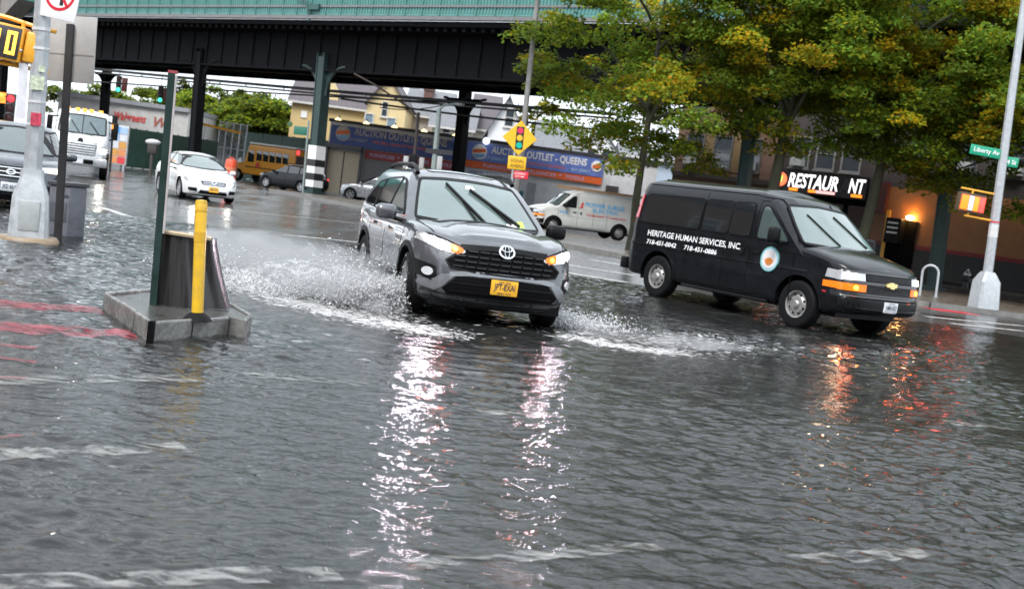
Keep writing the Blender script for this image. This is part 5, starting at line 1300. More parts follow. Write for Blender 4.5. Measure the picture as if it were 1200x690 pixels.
tree('mossy trunked tree with yellow green crown left of the restaurant sign', at_depth(893, 280, 42).x, 42, 12.8, 4.1, 4.3, 11, .75, .22, 170, 260, group=g, lean=(.35, -.6))
tree('tree with golden outer leaves behind the windscreen of the black van', at_depth(1008, 280, 42.5).x, 42.5, 12.6, 4.2, 4.2, 23, .62, .2, 170, 260, group=g, lean=(.5, -.8))
tree('tree with a yellowing crown behind the right hand lamp pole', at_depth(1222, 300, 41).x, 41, 12.8, 4.8, 2.8, 31, .55, .2, 190, 250, group=g, lean=(-1.2, -1.0))
# trees far off on the left behind the hoardings
g = 'trees beyond the green hoardings'
for i, (px, Y, h, rad, lab) in enumerate([(112, 150, 8.5, 5, 'far tree crown above the drugstore roof beside the big grey sign'), (185, 165, 10.5, 6, 'far tree above the drugstore roof behind the hanging signals'), (262, 140, 9.5, 5.5, 'far light green tree above the chain link gate'),
                            (292, 128, 8.8, 5.0, 'far bushy tree behind the yellow bus'), (322, 124, 9.2, 5.2, 'far tree touching the yellow house wall'), (232, 155, 11, 5.5, 'tall far tree behind the left dark column')]):
    tree(lab, at_depth(px, 160, Y).x, Y, h, rad, 1.5, 60 + i, .03, .25, 90, 70, .42, g, 'tree', 'tree', (0, 0), 1.5, 0, (1.0, 1.7), 8)
tree('lime yellow tree between the warning sign and the shop roofs', at_depth(640, 150, 110).x, 110, 10.4, 4.0, 3.5, 90, 1.0, .2, 60, 60, .35, None, 'tree', 'tree', (0, 0), 1.2, 0, (.8, 1.3), 8)
# clipped hedge and yellow shrubs in front of the brick building
hr = thing('hedge', 'dark hedge topped with yellow shrub leaves below the brick building windows', 'hedge', EM @ Vector((.5, FQ - 2.2, .14)), EA)
leaf_cloud('foliage', [((-3.2 + .45 * k, .3 * math.sin(k * 2.1), 3.0 + .25 * math.sin(k * 1.3)), .6, .75 if 3 < k < 12 else .1) for k in range(16)] + [((-3.2 + .45 * k, .3 * math.sin(k), 2.0), .9, .02) for k in range(16)], 150, .16, hr, np.random.default_rng(5), .5, .7)
b = MB()
for k in range(10): b.tube([(-3 + .7 * k, 0, 0), (-3 + .72 * k, .05, .9), (-2.95 + .7 * k, -.05, 1.9)], [.05, .035, .012], 5)
b.build('stem', BARK, hr)
# ------------------------------------------------------------------ street furniture
def octo(mb, p0, p1, r0, r1): mb.bar(p0, p1, r0, r1, n=8, ph=math.pi / 8)
# left lamp pole with its cast base
p = ground(33, 283)
pl = thing('lamp_pole', 'grey octagonal steel pole with flared cast base at the left edge', 'street pole', p, .35, None, LEAN)
b = MB(); octo(b, (0, 0, .95), (0, 0, 6.5), .125, .095); b.build('shaft', GALV, pl, smooth=25)
b = MB(); b.add([(x * s, y * s, z) for z, s in ((.06, .255), (.62, .225), (.84, .15), (.97, .14)) for x, y in ((1, .8), (.8, 1), (-.8, 1), (-1, .8), (-1, -.8), (-.8, -1), (.8, -1), (1, -.8))],
                [(k * 8 + i, k * 8 + (i + 1) % 8, k * 8 + 8 + (i + 1) % 8, k * 8 + 8 + i) for k in range(3) for i in range(8)] + [tuple(range(24, 32))]); b.build('base', GALV, pl, smooth=25)
b = MB(); b.box(-.13, .13, -.262, -.215, .16, .56, ch=.015); b.build('hand_hole_cover', mat('worn_grey_plate', (.38, .40, .40), .5), pl)
b = MB(); b.lathe([(0, .07), (.36, .07), (.39, .03), (.40, -.02)], n=24); b.build('footing', mat('tan_footing', (.27, .20, .13), .5, var=.3), pl)
b = MB()
for z in (1.55, 1.85, 2.1, 2.55, 2.8): octo(b, (0, 0, z), (0, 0, z + .035), .127, .127)
b.build('band', mat('pale_band', (.62, .62, .62), .4), pl, smooth=25)
b = MB(); b.box(-.06, .07, -.135, -.118, 1.55, 1.72); b.build('sticker', mat('red_sticker', (.5, .05, .09), .5, var=.6, scale=30), pl)
b = MB(); b.box(-.09, .08, -.14, -.118, 2.02, 2.2); b.box(.0, .08, -.14, -.118, 2.26, 2.34); b.build('sticker', mat('lime_white_sticker', (.55, .60, .45), .5, var=.4, scale=20), pl)
b = MB(); b.box(-.25, -.135, -.02, .02, 1.62, 2.35); b.build('notice', mat('white_notice', (.72, .72, .76), .5), pl, smooth=0)
# no-turn sign plate at the top of the pole
q = at_depth(71, -6, p.y - .22)
sg = thing('no_turn_sign', 'white square sign with red ring and arrow at the top of the left pole', 'traffic sign', q, -.30, None, 0); sg.rotation_euler = (0, math.radians(6), -.30)
b = MB(); b.box(-.30, .30, -.01, .01, -.32, .32, ch=.008); b.build('plate', WHITE_INK, sg)
b = MB(); n = 40
b.add([(r * math.cos(2 * math.pi * k / n), -.0125, r * math.sin(2 * math.pi * k / n) + .03) for r in (.205, .245) for k in range(n)], [(k, (k + 1) % n, n + (k + 1) % n, n + k) for k in range(n)])
b.add([(-.17, -.0125, .20), (-.14, -.0125, .23), (.17, -.0125, -.14), (.14, -.0125, -.17)], [(0, 1, 2, 3)]); b.build('red_ring', mat('sign_red', (.62, .02, .04), .4), sg, smooth=0)
b = MB(); b.add([(.02, -.0118, -.14), (.075, -.0118, -.14), (.075, -.0118, .06), (-.03, -.0118, .13), (-.03, -.0118, .18), (-.13, -.0118, .10), (-.03, -.0118, .02), (-.03, -.0118, .07), (.02, -.0118, .04)], [tuple(range(9))]); b.build('arrow', BLACK_PAINT, sg, smooth=0)
# back of a large grey sign on a dark thin post beside the pole
p2 = Vector((at_depth(75, 235, 16.9).x, 16.9, 0))
sp = thing('sign_post', 'large grey sign seen from behind on a thin dark post beside the left pole', 'traffic sign', p2, -.12, None, -2.6)
b = MB(); b.box(-.05, .05, -.09, -.04, 0, 3.02); b.build('post', mat('dark_post_steel', (.03, .028, .03), .45), sp, smooth=0)
b = MB(); b.box(-.38, .37, -.03, -.012, 2.22, 3.14, ch=.008); pb = b.build('sign_back', mat('bare_aluminium_sign', (.43, .41, .395), .5, .15, .1, 4), sp)
b = MB(); b.box(-.37, .36, -.036, -.030, 2.60, 2.615); b.build('panel_joint', mat('joint_grey', (.25, .24, .23), .6), pb, smooth=0)
# countdown pedestrian signal, yellow, on the left pole
q = at_depth(22, 53, p.y - .1)
cs = thing('countdown_signal', 'yellow countdown pedestrian signal showing a bright digit at the left edge', 'traffic light', q, .12, None, 0); cs.rotation_euler = (0, math.radians(LEAN + 7), .12)
b = MB(); b.box(-.62, .07, -.10, .22, -.235, .235, ch=.02); b.build('housing', SIGNAL_YELLOW, cs)
b = MB(); b.box(-.60, .04, -.112, -.101, -.205, .205, ch=.004); b.build('screen', mat('black_screen', (.05, .045, .05), .25), cs)
DIG = mat('lit_amber_digit', (.9, .5, .1), .3, emit=(1, .50, .04), estr=1.1)
b = MB()
for x0, x1, z0, z1 in ((-.13, .0, .11, .155), (-.13, .0, -.155, -.11), (-.13, -.088, -.11, .11), (-.042, .0, -.11, .11)): b.box(x0, x1, -.122, -.113, z0, z1)
for x0, x1, z0, z1 in ((-.26, -.215, -.155, .155),): b.box(x0, x1, -.122, -.113, z0, z1)
b.build('digit', DIG, cs, smooth=0)
b = MB(); b.box(.08, .30, -.06, .2, -.2, .2, ch=.03); b.build('side_housing', SIGNAL_YELLOW, cs)
b = MB(); b.tube([(-.6, .05, .33), (-.2, .05, .32), (.1, .05, .29), (.42, .05, .28)], .028, 8); b.tube([(-.6, .05, -.29), (.1, .05, -.27), (.42, .05, -.27)], .028, 8); b.bar((.0, .05, .2), (.0, .05, .32), .03); b.bar((.2, .05, .19), (.2, .05, .3), .03); b.bar((.0, .05, -.3), (.0, .05, -.2), .03); b.build('bracket', SIGNAL_YELLOW, cs)
b = MB(); b.ball((.075, -.11, -.07), .02); b.build('latch', GALV, cs)
# grey newspaper box beside the pole
q = ground(77, 277)
nb = thing('newspaper_box', 'grey plastic newspaper box standing in water beside the left pole', 'newspaper box', q, -.30, None, LEAN)
GB = mat('grey_plastic_box', (.155, .16, .185), .42, var=.15, bump=.03)
b = MB(); b.box(-.19, .17, -.2, .2, .0, .74, ch=.02); b.build('case', GB, nb)
b = MB(); b.prism([(-.215, -.225, .742), (.195, -.225, .742), (.235, -.20, .80), (.235, .22, .86), (-.215, .22, .86), (-.215, -.2, .80)][:2] + [(.195, .22, .742), (-.215, .22, .742)], (0, 0, .06)); b.build('lid', mat('dark_lid', (.07, .072, .08), .4), nb, bevel=.012)
b = MB(); b.box(-.16, .14, -.212, -.199, .22, .50, ch=.004); b.build('door', mat('darker_grey_panel', (.10, .103, .12), .35), nb)
b = MB(); b.box(-.203, -.189, -.17, .17, .1, .68, ch=.004); b.build('side_panel', BLACK_PLASTIC, nb)
text_on('El diario', (.06, -.20, .60), X, (0, 0, 1), .055, INK, nb, bold=.02, shear=.2, width=.2)

# traffic island with steel-faced kerb, leaning dark sign post, flared rubber skirt and yellow bollard
A, Bq, Cq, D, E = ground(121, 345, .14), ground(178, 381, .14), ground(270, 374, .14), ground(296, 371, .14), ground(268, 355, .14)
isl = thing('traffic_island', 'low wet concrete island with steel faced kerb in the floodwater', 'traffic island', (0, 0, 0))
top = [A, Bq, Cq, ground(288, 378, .14), D, E, ground(190, 338, .14)]
ct = sum(top, Vector()) / len(top)
inner = [ct + (q - ct) * .93 for q in top]
b = MB(); b.prism([(q.x, q.y, -.02) for q in inner], (0, 0, .155)); b.build('paving', mat('wet_island_concrete', (.075, .073, .068), .14, var=.35, scale=5, bump=.3, bscale=40), isl, smooth=0)
for k in range(len(top)):
    a, c = top[k], top[(k + 1) % len(top)]; ai, ci = inner[k], inner[(k + 1) % len(top)]
    n_ = max(1, round((c - a).length / .62))
    for j in range(n_):
        t0, t1 = j / n_ + .004, (j + 1) / n_ - .004
        q = [a.lerp(c, t0), a.lerp(c, t1), ai.lerp(ci, t1), ai.lerp(ci, t0)]
        b = MB(); b.prism([(v.x, v.y, -.03) for v in q], (0, 0, .19 + .006 * ((j + k) % 2))); b.build('kerb_stone', mat('wet_steel_faced_kerb', (.19, .187, .178), .26, .2, .45, 5, bump=.25), isl, smooth=0, bevel=.018)
b = MB(); q = Bq; b.box(q.x - .022, q.x + .022, q.y - .03, q.y + .02, 0, .172); b.build('kerb_joint', DARK_VOID, isl, smooth=0)
p = ground(180, 357, .14)
dp = thing('post', 'tall dark green post with a pale edge strip standing on the island', 'post', p, .25, None, 0); dp.rotation_euler = (0, math.radians(-1.6), .25)
b = MB(); b.box(-.034, .024, -.04, .04, 0, 1.97); b.build('channel', mat('dark_green_post', (.012, .032, .028), .4, var=.25), dp, smooth=0)
b = MB(); b.box(.026, .042, -.04, .04, .62, 1.96); b.build('edge_strip', mat('pale_edge', (.42, .38, .38), .4, var=.3, scale=3), dp, smooth=0)
b = MB(); b.box(-.036, .044, -.042, .042, 1.971, 1.995); b.build('cap', mat('rust_red_cap', (.28, .05, .06), .5), dp, smooth=0)
sk = thing('barrier_skirt', 'black ribbed plastic skirt flaring out behind the yellow bollard', 'barrier', p + Vector((.0, .10, 0)), .10, None, 0); sk.rotation_euler = (0, math.radians(-1.5), .10)
b = MB(); rows = 10; cols = 33; vs = []
for i in range(rows + 1):
    t = i / rows; z = .62 * (1 - t); wd = .45 + .17 * t ** 1.2
    for k in range(cols):
        u = k / (cols - 1); x = -.035 + wd * u; y = -.03 - .10 * math.sin(math.pi * u) * (.35 + .65 * t) - .012 * math.sin(u * math.pi * 9) + .22 * (u ** 3) * t * .6
        vs.append((x, y, z - .02 * u * (1 - t)))
n_ = len(vs); vs2 = [(x, y + .30 - .1 * (1 - z / .62), z) for x, y, z in vs]
fs = []
for off in (0, n_):
    for i in range(rows):
        for k in range(cols - 1): fs.append((off + i * cols + k, off + i * cols + k + 1, off + (i + 1) * cols + k + 1, off + (i + 1) * cols + k))
for i in range(rows):
    for k in (0, cols - 1): fs.append((i * cols + k, (i + 1) * cols + k, n_ + (i + 1) * cols + k, n_ + i * cols + k))
for k in range(cols - 1): fs.append((k, k + 1, n_ + k + 1, n_ + k))
b.add(vs + vs2, fs); b.build('skirt', mat('black_ribbed_plastic', (.022, .021, .022), .34, var=.35, scale=3, stretch=(6, 1, .4)), sk, smooth=50)
b = MB(); b.tube([(-.03, -.05, .632), (.10, -.075, .628), (.25, -.10, .622), (.42, -.06, .612)], .020, 6); b.build('rim', mat('tan_rim', (.45, .36, .24), .5), sk)
p = ground(231, 376, .14)
yb = thing('bollard', 'yellow flexible bollard with two darker bands on a black foot', 'bollard', p, 0, None, 0); yb.rotation_euler = (0, math.radians(-4.4), 0)
YB = mat('bollard_yellow', (.80, .47, .015), .38, var=.05, scale=9, col2=(.52, .32, .03), bump=.05)
b = MB(); b.lathe([(0, .975), (.042, .97), (.047, .955), (.047, .04)], n=20); b.build('tube', YB, yb)
for z in (.91, .72):
    b = MB(); b.lathe([(.0475, z - .085 if z < .9 else z - .03), (.0495, z - .083 if z < .9 else z - .028), (.0495, z - .0 if z < .9 else z + .025), (.0475, z + .002 if z < .9 else z + .028)], n=20); b.build('band', mat('bollard_band', (.62, .36, .03), .3), yb)
b = MB(); b.lathe([(.05, .07), (.07, .06), (.11, .025), (.13, .0)], n=8); b.build('foot', RUBBER, yb)

# right-hand lamp pole with street names and pedestrian signal
p = ground(1152, 361, .14)
rp = thing('lamp_pole', 'tall galvanised lamp pole on the right pavement with a square flared base', 'street pole', p, .2, None, LEAN)
b = MB(); octo(b, (0, 0, .95), (0, 0, 11), .135, .09); b.build('shaft', GALV, rp, smooth=25)
b = MB(); b.add([(x * s, y * s, z) for z, s in ((0, .33), (.75, .29), (.93, .2), (1.02, .15)) for x, y in ((1, .8), (.8, 1), (-.8, 1), (-1, .8), (-1, -.8), (-.8, -1), (.8, -1), (1, -.8))],
                [(k * 8 + i, k * 8 + (i + 1) % 8, k * 8 + 8 + (i + 1) % 8, k * 8 + 8 + i) for k in range(3) for i in range(8)] + [tuple(range(24, 32))]); b.build('base', GALV, rp, smooth=25)
b = MB(); octo(b, (0, 0, 2.0), (0, 0, 2.35), .1335, .132); b.build('band', MATS['pale_band'], rp, smooth=25)
b = MB(); octo(b, (0, 0, 2.40), (0, 0, 2.44), .134, .134); b.build('band', mat('sign_red', (.62, .02, .04), .4), rp, smooth=25)
SGREEN = mat('street_sign_green', (.01, .30, .17), .4, var=.06)
for px, py, w, txt, lab, ang in ((1156, 178, .92, 'Liberty Av', 'green street name sign left of the right hand pole', .0), (1184, 190, .42, '84 St', 'short green street name sign right of the pole', -.5)):
    q = at_depth(px, py, p.y - .05)
    s_ = thing('street_sign', lab, 'street sign', q, ang, 'green street name signs on the right hand pole'); s_.rotation_euler = (0, math.radians(3), ang)
    b = MB(); b.box(-w / 2, w / 2, -.015, .015, -.135, .135, ch=.008); b.build('plate', SGREEN, s_)
    text_on(txt, (0, -.016, 0), X, (0, 0, 1), .12, WHITE_INK, s_, bold=.02, width=w * .78)
q = at_depth(1141, 239, p.y - .05)
ps = thing('pedestrian_signal', 'yellow framed pedestrian signal glowing orange and red on the right hand pole', 'traffic light', q, .1, None, LEAN); ps.rotation_euler = (0, math.radians(3), .1)
b = MB(); b.box(-.46, .30, -.09, .16, -.26, .27, ch=.02); b.build('housing', mat('dark_signal_case', (.09, .06, .03), .5), ps)
for x0, x1, c, e in ((-.42, -.20, (1, .07, .006), 3.0), (-.19, -.06, (.55, .62, .9), .4), (-.05, .10, (1, .08, .008), 3.0), (.11, .27, (1, .025, .02), 3.0)):
    b = MB(); b.box(x0, x1, -.112, -.091, -.2, .2, ch=.01); b.build('screen', mat('lit_signal_%d' % int(x0 * -100), c, .4, emit=c, estr=e), ps)
b = MB(); b.bar((-.45, 0, .37), (.65, 0, .37), .03); b.bar((-.2, 0, -.36), (.65, 0, -.36), .03); b.bar((-.1, 0, .26), (-.1, 0, .37), .03); b.bar((-.1, 0, -.36), (-.1, 0, -.25), .03); b.build('bracket', SIGNAL_YELLOW, ps)
# bicycle rack and hydrant on the pavement
q = ground(1087, 347, .14)
bk = thing('bike_rack', 'galvanised hoop bicycle rack just ahead of the black van', 'bike rack', q, -.5, None, LEAN)
b = MB(); b.tube([(-.24, 0, 0), (-.24, 0, .72)] + [(-.24 * math.cos(a), 0, .72 + .24 * math.sin(a)) for a in [math.pi * k / 8 for k in range(1, 8)]] + [(.24, 0, .72), (.24, 0, 0)], .038, 8); b.build('hoop', GALV, bk)
b = MB()
for sx_ in (-.24, .24): b.lathe([(0, .012), (.09, .012), (.09, 0)], c=(sx_, 0, 0), n=12)
b.build('foot_plate', GALV, bk)
q = ground(1131, 338, .14)
hy = thing('fire_hydrant', 'black fire hydrant with a silver bonnet on the right pavement', 'fire hydrant', q, .3)
b = MB(); b.lathe([(.2, 0), (.2, .06), (.14, .07), (.13, .5), (.17, .52), (.17, .58)], n=16); b.build('barrel', BLACK_PAINT, hy)
b = MB(); b.lathe([(.17, .582), (.16, .66), (.10, .75), (.05, .79), (.05, .85), (0, .85)], n=16); b.build('bonnet', mat('silver_paint', (.5, .51, .52), .4, .6), hy)
b = MB(); b.bar((-.24, 0, .40), (.24, 0, .40), .06); b.bar((0, -.23, .36), (0, 0, .36), .075); b.build('outlet', BLACK_PAINT, hy)

# diamond warning sign with its post, plaques and red plate
q = at_depth(609, 162, 39.5)
ds = thing('warning_sign', 'yellow diamond signal-ahead sign above a yellow plaque and red plate behind the grey suv', 'traffic sign', (q.x, q.y, 0.14), .05, None, LEAN)
zz = q.z - .14; k_ = math.tan(math.radians(LEAN))
SY_ = mat('sign_yellow', (.80, .45, .02), .4, var=.05)
b = MB(); b.prism([(-.57, 0, zz), (0, 0, zz - .57), (.57, 0, zz), (0, 0, zz + .57)], (0, .02, 0)); ds_p = b.build('diamond', SY_, ds, smooth=0, bevel=.02)
xo = -k_ * zz
for ob in (ds_p,): ob.location.x = xo
b = MB(); b.box(xo - .125, xo + .125, -.012, -.004, zz - .37, zz + .37); b.build('signal_symbol', BLACK_PAINT, ds, smooth=0)
for dz_, c in ((.24, (.75, .03, .10)), (0, (.80, .45, .02)), (-.24, (.0, .42, .30))):
    b = MB(); b.lathe([(0, -.02), (.095, -.019), (.10, -.013)], c=(xo, 0, zz + dz_), axis='y', n=18); b.build('symbol_disc', mat('disc_%d' % int(dz_ * 100 + 50), c, .4), ds)
b = MB(); b.box(xo - .31, xo + .29, -.01, .01, zz - 1.03, zz - .60, ch=.006); pq = b.build('plaque', SY_, ds)
for i, t_ in enumerate(('SIGNAL', 'AHEAD')): text_on(t_, (xo, -.011, zz - .74 - .17 * i), X, (0, 0, 1), .11, mat('brown_ink', (.22, .12, .01), .5), pq, bold=.02, width=.46)
b = MB(); b.box(xo - .08, xo + .40, -.012, .008, zz - 1.32, zz - 1.08, ch=.006); rd_ = b.build('red_plate', mat('plate_red', (.68, .03, .05), .4), ds)
text_on('NO STOPPING', (xo + .12, -.013, zz - 1.16), X, (0, 0, 1), .055, WHITE_INK, rd_, bold=.02, width=.36); text_on('ANYTIME', (xo + .12, -.013, zz - 1.25), X, (0, 0, 1), .045, WHITE_INK, rd_, bold=.02, width=.30)
b = MB(); b.bar((0, .06, 0), (0, .06, zz + .4), .04); b.build('pole', GALV, ds)
# tall thin grey pole rising behind the sign into the tree
up = thing('utility_pole', 'thin grey pole rising above the warning sign into the leaves', 'street pole', (at_depth(612, 200, 40.4).x - .06, 40.4, .14), 0, None, LEAN + .6)
b = MB(); b.bar((0, 0, 0), (0, 0, 9.6), .11, .07, n=10); b.tube([(0, 0, 9.3), (-.4, -.1, 10.4), (-1.2, -.2, 11.2)], .05); b.build('shaft', mat('dull_grey_pole', (.24, .23, .22), .5, var=.2), up)
b = MB(); b.box(-.12, .12, -.12, .12, 0, .3, ch=.02); b.build('base', GALV, up)
# grey lamp post and thin brown pole with pedestrian signals in front of the shaded banner
q = at_depth(508, 215, 62)
lp = thing('lamp_post', 'grey green lamp post with a short arm standing before the shaded banner', 'street lamp', (q.x, 62, 0), 0, None, LEAN)
GG = mat('grey_green_steel', (.27, .32, .31), .45, .2)
b = MB(); b.bar((0, 0, 1.2), (0, 0, 5.4), .16, .12, n=10); b.lathe([(.34, 0), (.32, .9), (.18, 1.25)], n=10); b.tube([(0, 0, 5.4), (.2, 0, 5.6), (.8, 0, 5.75)], .06); b.build('shaft', GG, lp)
b = MB(); b.ball((1.0, 0, 5.74), .3, sc=(1, .5, .3)); b.build('lamp_head', GALV, lp)
b = MB(); b.box(-.5, .9, -.15, -.12, 3.1, 3.35); b.build('name_board', EAVE_DARK, lp)
b = MB(); b.box(.15, .42, -.3, -.1, 1.8, 3.0, ch=.03); b.build('signal_back', mat('pale_signal_back', (.42, .42, .43), .5), lp)
q = at_depth(484, 215, 64)
tp = thing('signal_pole', 'thin brown pole carrying black and pale pedestrian signal heads before the shaded banner', 'traffic light', (q.x, 64, 0), 0, None, LEAN)
b = MB(); b.bar((0, 0, 0), (0, 0, 5.2), .09, n=8); b.tube([(0, 0, 5.0), (-.5, 0, 5.4), (-2.4, 0, 6.4), (-3.6, 0, 6.9)], .05); b.build('shaft', mat('brown_pole', (.06, .045, .04), .6), tp)
b = MB(); b.box(-.24, .2, -.25, -.1, 1.9, 3.0, ch=.03); b.build('signal_head', BLACK_PLASTIC, tp)
for s_ in (-1, 1): b = MB(); b.box(s_ * .42 - .13, s_ * .42 + .13, -.2, .0, 1.75, 2.85, ch=.03); b.build('signal_door', mat('pale_signal_back', (.42, .42, .43), .5), tp)
b = MB(); b.box(.1, .5, -.3, .1, .0, 1.45, ch=.04); b.build('cabinet', mat('tan_cabinet', (.38, .30, .16), .5), tp)
# thin sign pole with a small green sign, left of the striped column
q = at_depth(358, 200, 64)
gp = thing('street_sign', 'small green sign on a thin grey pole left of the striped column', 'street sign', (q.x, 64, 0), 0, None, LEAN)
b = MB(); b.bar((0, 0, 0), (0, 0, 4.0), .055, n=8); b.build('pole', GG, gp)
b = MB(); b.box(-.75, -.06, -.03, .03, 3.2, 3.65, ch=.01); b.build('plate', mat('dull_green_sign', (.03, .16, .11), .5), gp)
b = MB(); b.lathe([(0, -.04), (.13, -.035), (.15, .02)], c=(-1.0, 0, 3.72), axis='y', n=12); b.build('side_lamp', mat('dull_green_lamp', (.06, .13, .06), .4), gp)
# orange barrel and parking meter between the fences
q = ground(270, 206); q = Vector((hx(269, 70), 70, 0))
ob = thing('construction_barrel', 'orange red construction barrel behind the white sedan', 'traffic barrel', (hx(270, 66), 66, 0))
ORB = mat('barrel_orange', (.72, .085, .03), .4)
b = MB(); b.lathe([(0, 1.42), (.26, 1.4), (.30, 1.34), (.32, .9), (.36, .08), (.42, .07), (.42, 0)], n=18); b.build('drum', ORB, ob)
b = MB(); b.lathe([(.335, .8), (.337, .8), (.325, .98), (.322, .98)], n=18); b.build('band', mat('dull_orange_band', (.60, .20, .10), .4), ob)
b = MB(); b.tube([(-.14, 0, 1.4), (-.1, 0, 1.5), (.1, 0, 1.5), (.14, 0, 1.4)], .025); b.build('handle', ORB, ob)
pm_ = thing('parking_meter', 'dark parking meter with a pale domed top before the green hoarding', 'parking meter', (hx(177, 64), 64, 0), 0, None, LEAN)
b = MB(); b.bar((0, 0, 0), (0, 0, 1.2), .09, n=10); b.box(-.24, .24, -.15, .15, 1.15, 1.75, ch=.05); b.build('body', mat('meter_brown', (.055, .05, .045), .5), pm_)
b = MB(); b.ball((0, 0, 1.76), .42, sc=(1, .6, .4)); b.build('hood', mat('pale_hood', (.50, .50, .50), .4), pm_)
# ------------------------------------------------------------------ vehicles in place
suv_loc = Vector((-.80, 15.1, 0)); SUV_TH = 18.0
suv = make_suv(suv_loc, SUV_TH)
VAN_BLK = mat('wet_black_van_paint', (.0075, .0085, .0105), .2, .0, .3, 4, coat=.08, rvar=.05, spec=.3)
VAN_WHT = mat('dull_white_van_paint', (.58, .585, .565), .35, var=.06, scale=3, coat=.4)
van, VB, VBL, VBC = make_van('black passenger van with white lettering and lit amber lamps turning at the right', (4.28, 21.0, 0), 34.0, VAN_BLK)
VB.text('right', 'HERITAGE HUMAN SERVICES, INC.', (-.80, 1.14), .102, 2.45, .03, .10, False, .010).build('lettering', WHITE_INK, van, smooth=0)
VB.text('right', '718-451-0042', (-1.60, .985), .08, .82, .03, .1, False, .014).build('lettering', WHITE_INK, van, smooth=0)
VB.text('right', '718-451-0886', (-.55, .985), .08, .84, .03, .1, False, .014).build('lettering', WHITE_INK, van, smooth=0)
circ = lambda c, r, n=28: [(c[0] + r * math.cos(2 * math.pi * k / n), c[1] + r * math.sin(2 * math.pi * k / n)) for k in range(n)]
sc_ = (1.12, 1.02)
seal = VBL.patch('right', circ(sc_, .205), off=.016, thick=.012, res=.08).build('seal', mat('pale_blue_seal', (.38, .58, .68), .5, var=.1), van)
VBL.patch('right', circ(sc_, .155), off=.021, thick=.012, res=.08).build('seal_disc', mat('pale_seal_middle', (.72, .68, .66), .5, var=.08), seal)
VBL.patch('right', [(1.02, 1.0), (1.06, .935), (1.12, .915), (1.18, .935), (1.22, 1.0), (1.16, 1.04), (1.09, 1.04)], off=.025, thick=.012, res=.05).build('seal_mark', mat('orange_seal_mark', (.62, .20, .03), .5, var=.2), seal)
VBL.ring('right', sc_, .190, .205, off=.020, thick=.01, n=40).build('seal_ring', mat('seal_green', (.10, .32, .28), .5), seal)
plate(van, VBL, 'front', (.0, .54), PLATE_WHITE, 'HMN 4327', INK, top='NEW YORK')
wv, WB, WBL, WBC = make_van('white electrician van with blue lettering and ladders on its roof parked by the shop', (at_depth(683, 250, 59).x, 59.0, 0), -72.0, VAN_WHT, cargo=True)
BLUE_P = mat('sky_blue_print', (.08, .40, .72), .5)
for t_, c_, h_, w_, m_ in (('POWER SURGE', (-.75, 1.56), .20, 2.05, BLUE_P), ('ELECTRIC', (-.80, 1.25 + .06), .17, 1.35, BLUE_P), ('718-843-0497 * 718-843-4433', (-.85, 1.06), .10, 2.1, REDP2)):
    (WB).text('left', t_, c_, h_, w_, .03, .0, True, .012).build('lettering', m_, wv, smooth=0)
WB.patch('left', [(.62, 1.32), (.50, 1.42), (.52, 1.52), (.40, 1.66), (.36, 1.54), (.42, 1.48), (.38, 1.36)], off=.012, res=.06).build('flash_mark', REDP2, wv)
WBL.text('left', 'PSE', (1.35, 1.05), .13, .4, .02, 0, True, .012).build('lettering', BLUE_P, wv, smooth=0)
b = MB()
for x in (-2.2, -1.0, .2): b.bar((x, -.80, 2.16), (x, .80, 2.16), .025); b.bar((x, .80, 1.95), (x, .80, 2.17), .025); b.bar((x, -.80, 1.95), (x, -.80, 2.17), .025)
b.bar((-2.6, .80, 2.17), (.4, .80, 2.17), .025); b.bar((-2.6, -.80, 2.17), (.4, -.80, 2.17), .025); b.build('roof_rack', GALV, wv)
WM = Matrix.Translation(wv.location) @ Matrix.Rotation(wv.rotation_euler.z, 4, 'Z')
TIMB = mat('ladder_wood', (.38, .22, .10), .55, var=.15)
for lab, y, x0, x1, z in (('wooden ladder lying on the front of the white van roof rack', .45, -1.0, 1.5, 2.20), ('wooden ladder lying at the back of the white van roof rack', .48, -2.9, -1.05, 2.21)):
    l_ = thing('ladder', lab, 'ladder', WM @ Vector((0, 0, z)), wv.rotation_euler.z, 'ladders on the white van')
    for yy in (y, y - .5): b = MB(); b.box(x0, x1, yy - .02, yy + .02, .0, .11); b.build('rail', TIMB, l_, smooth=0)
    n_ = int((x1 - x0) / .3); b = MB()
    for k in range(n_): b.bar((x0 + .15 + .3 * k, y - .48, .055), (x0 + .15 + .3 * k, y - .02, .055), .016, n=6)
    b.build('rung', TIMB, l_)

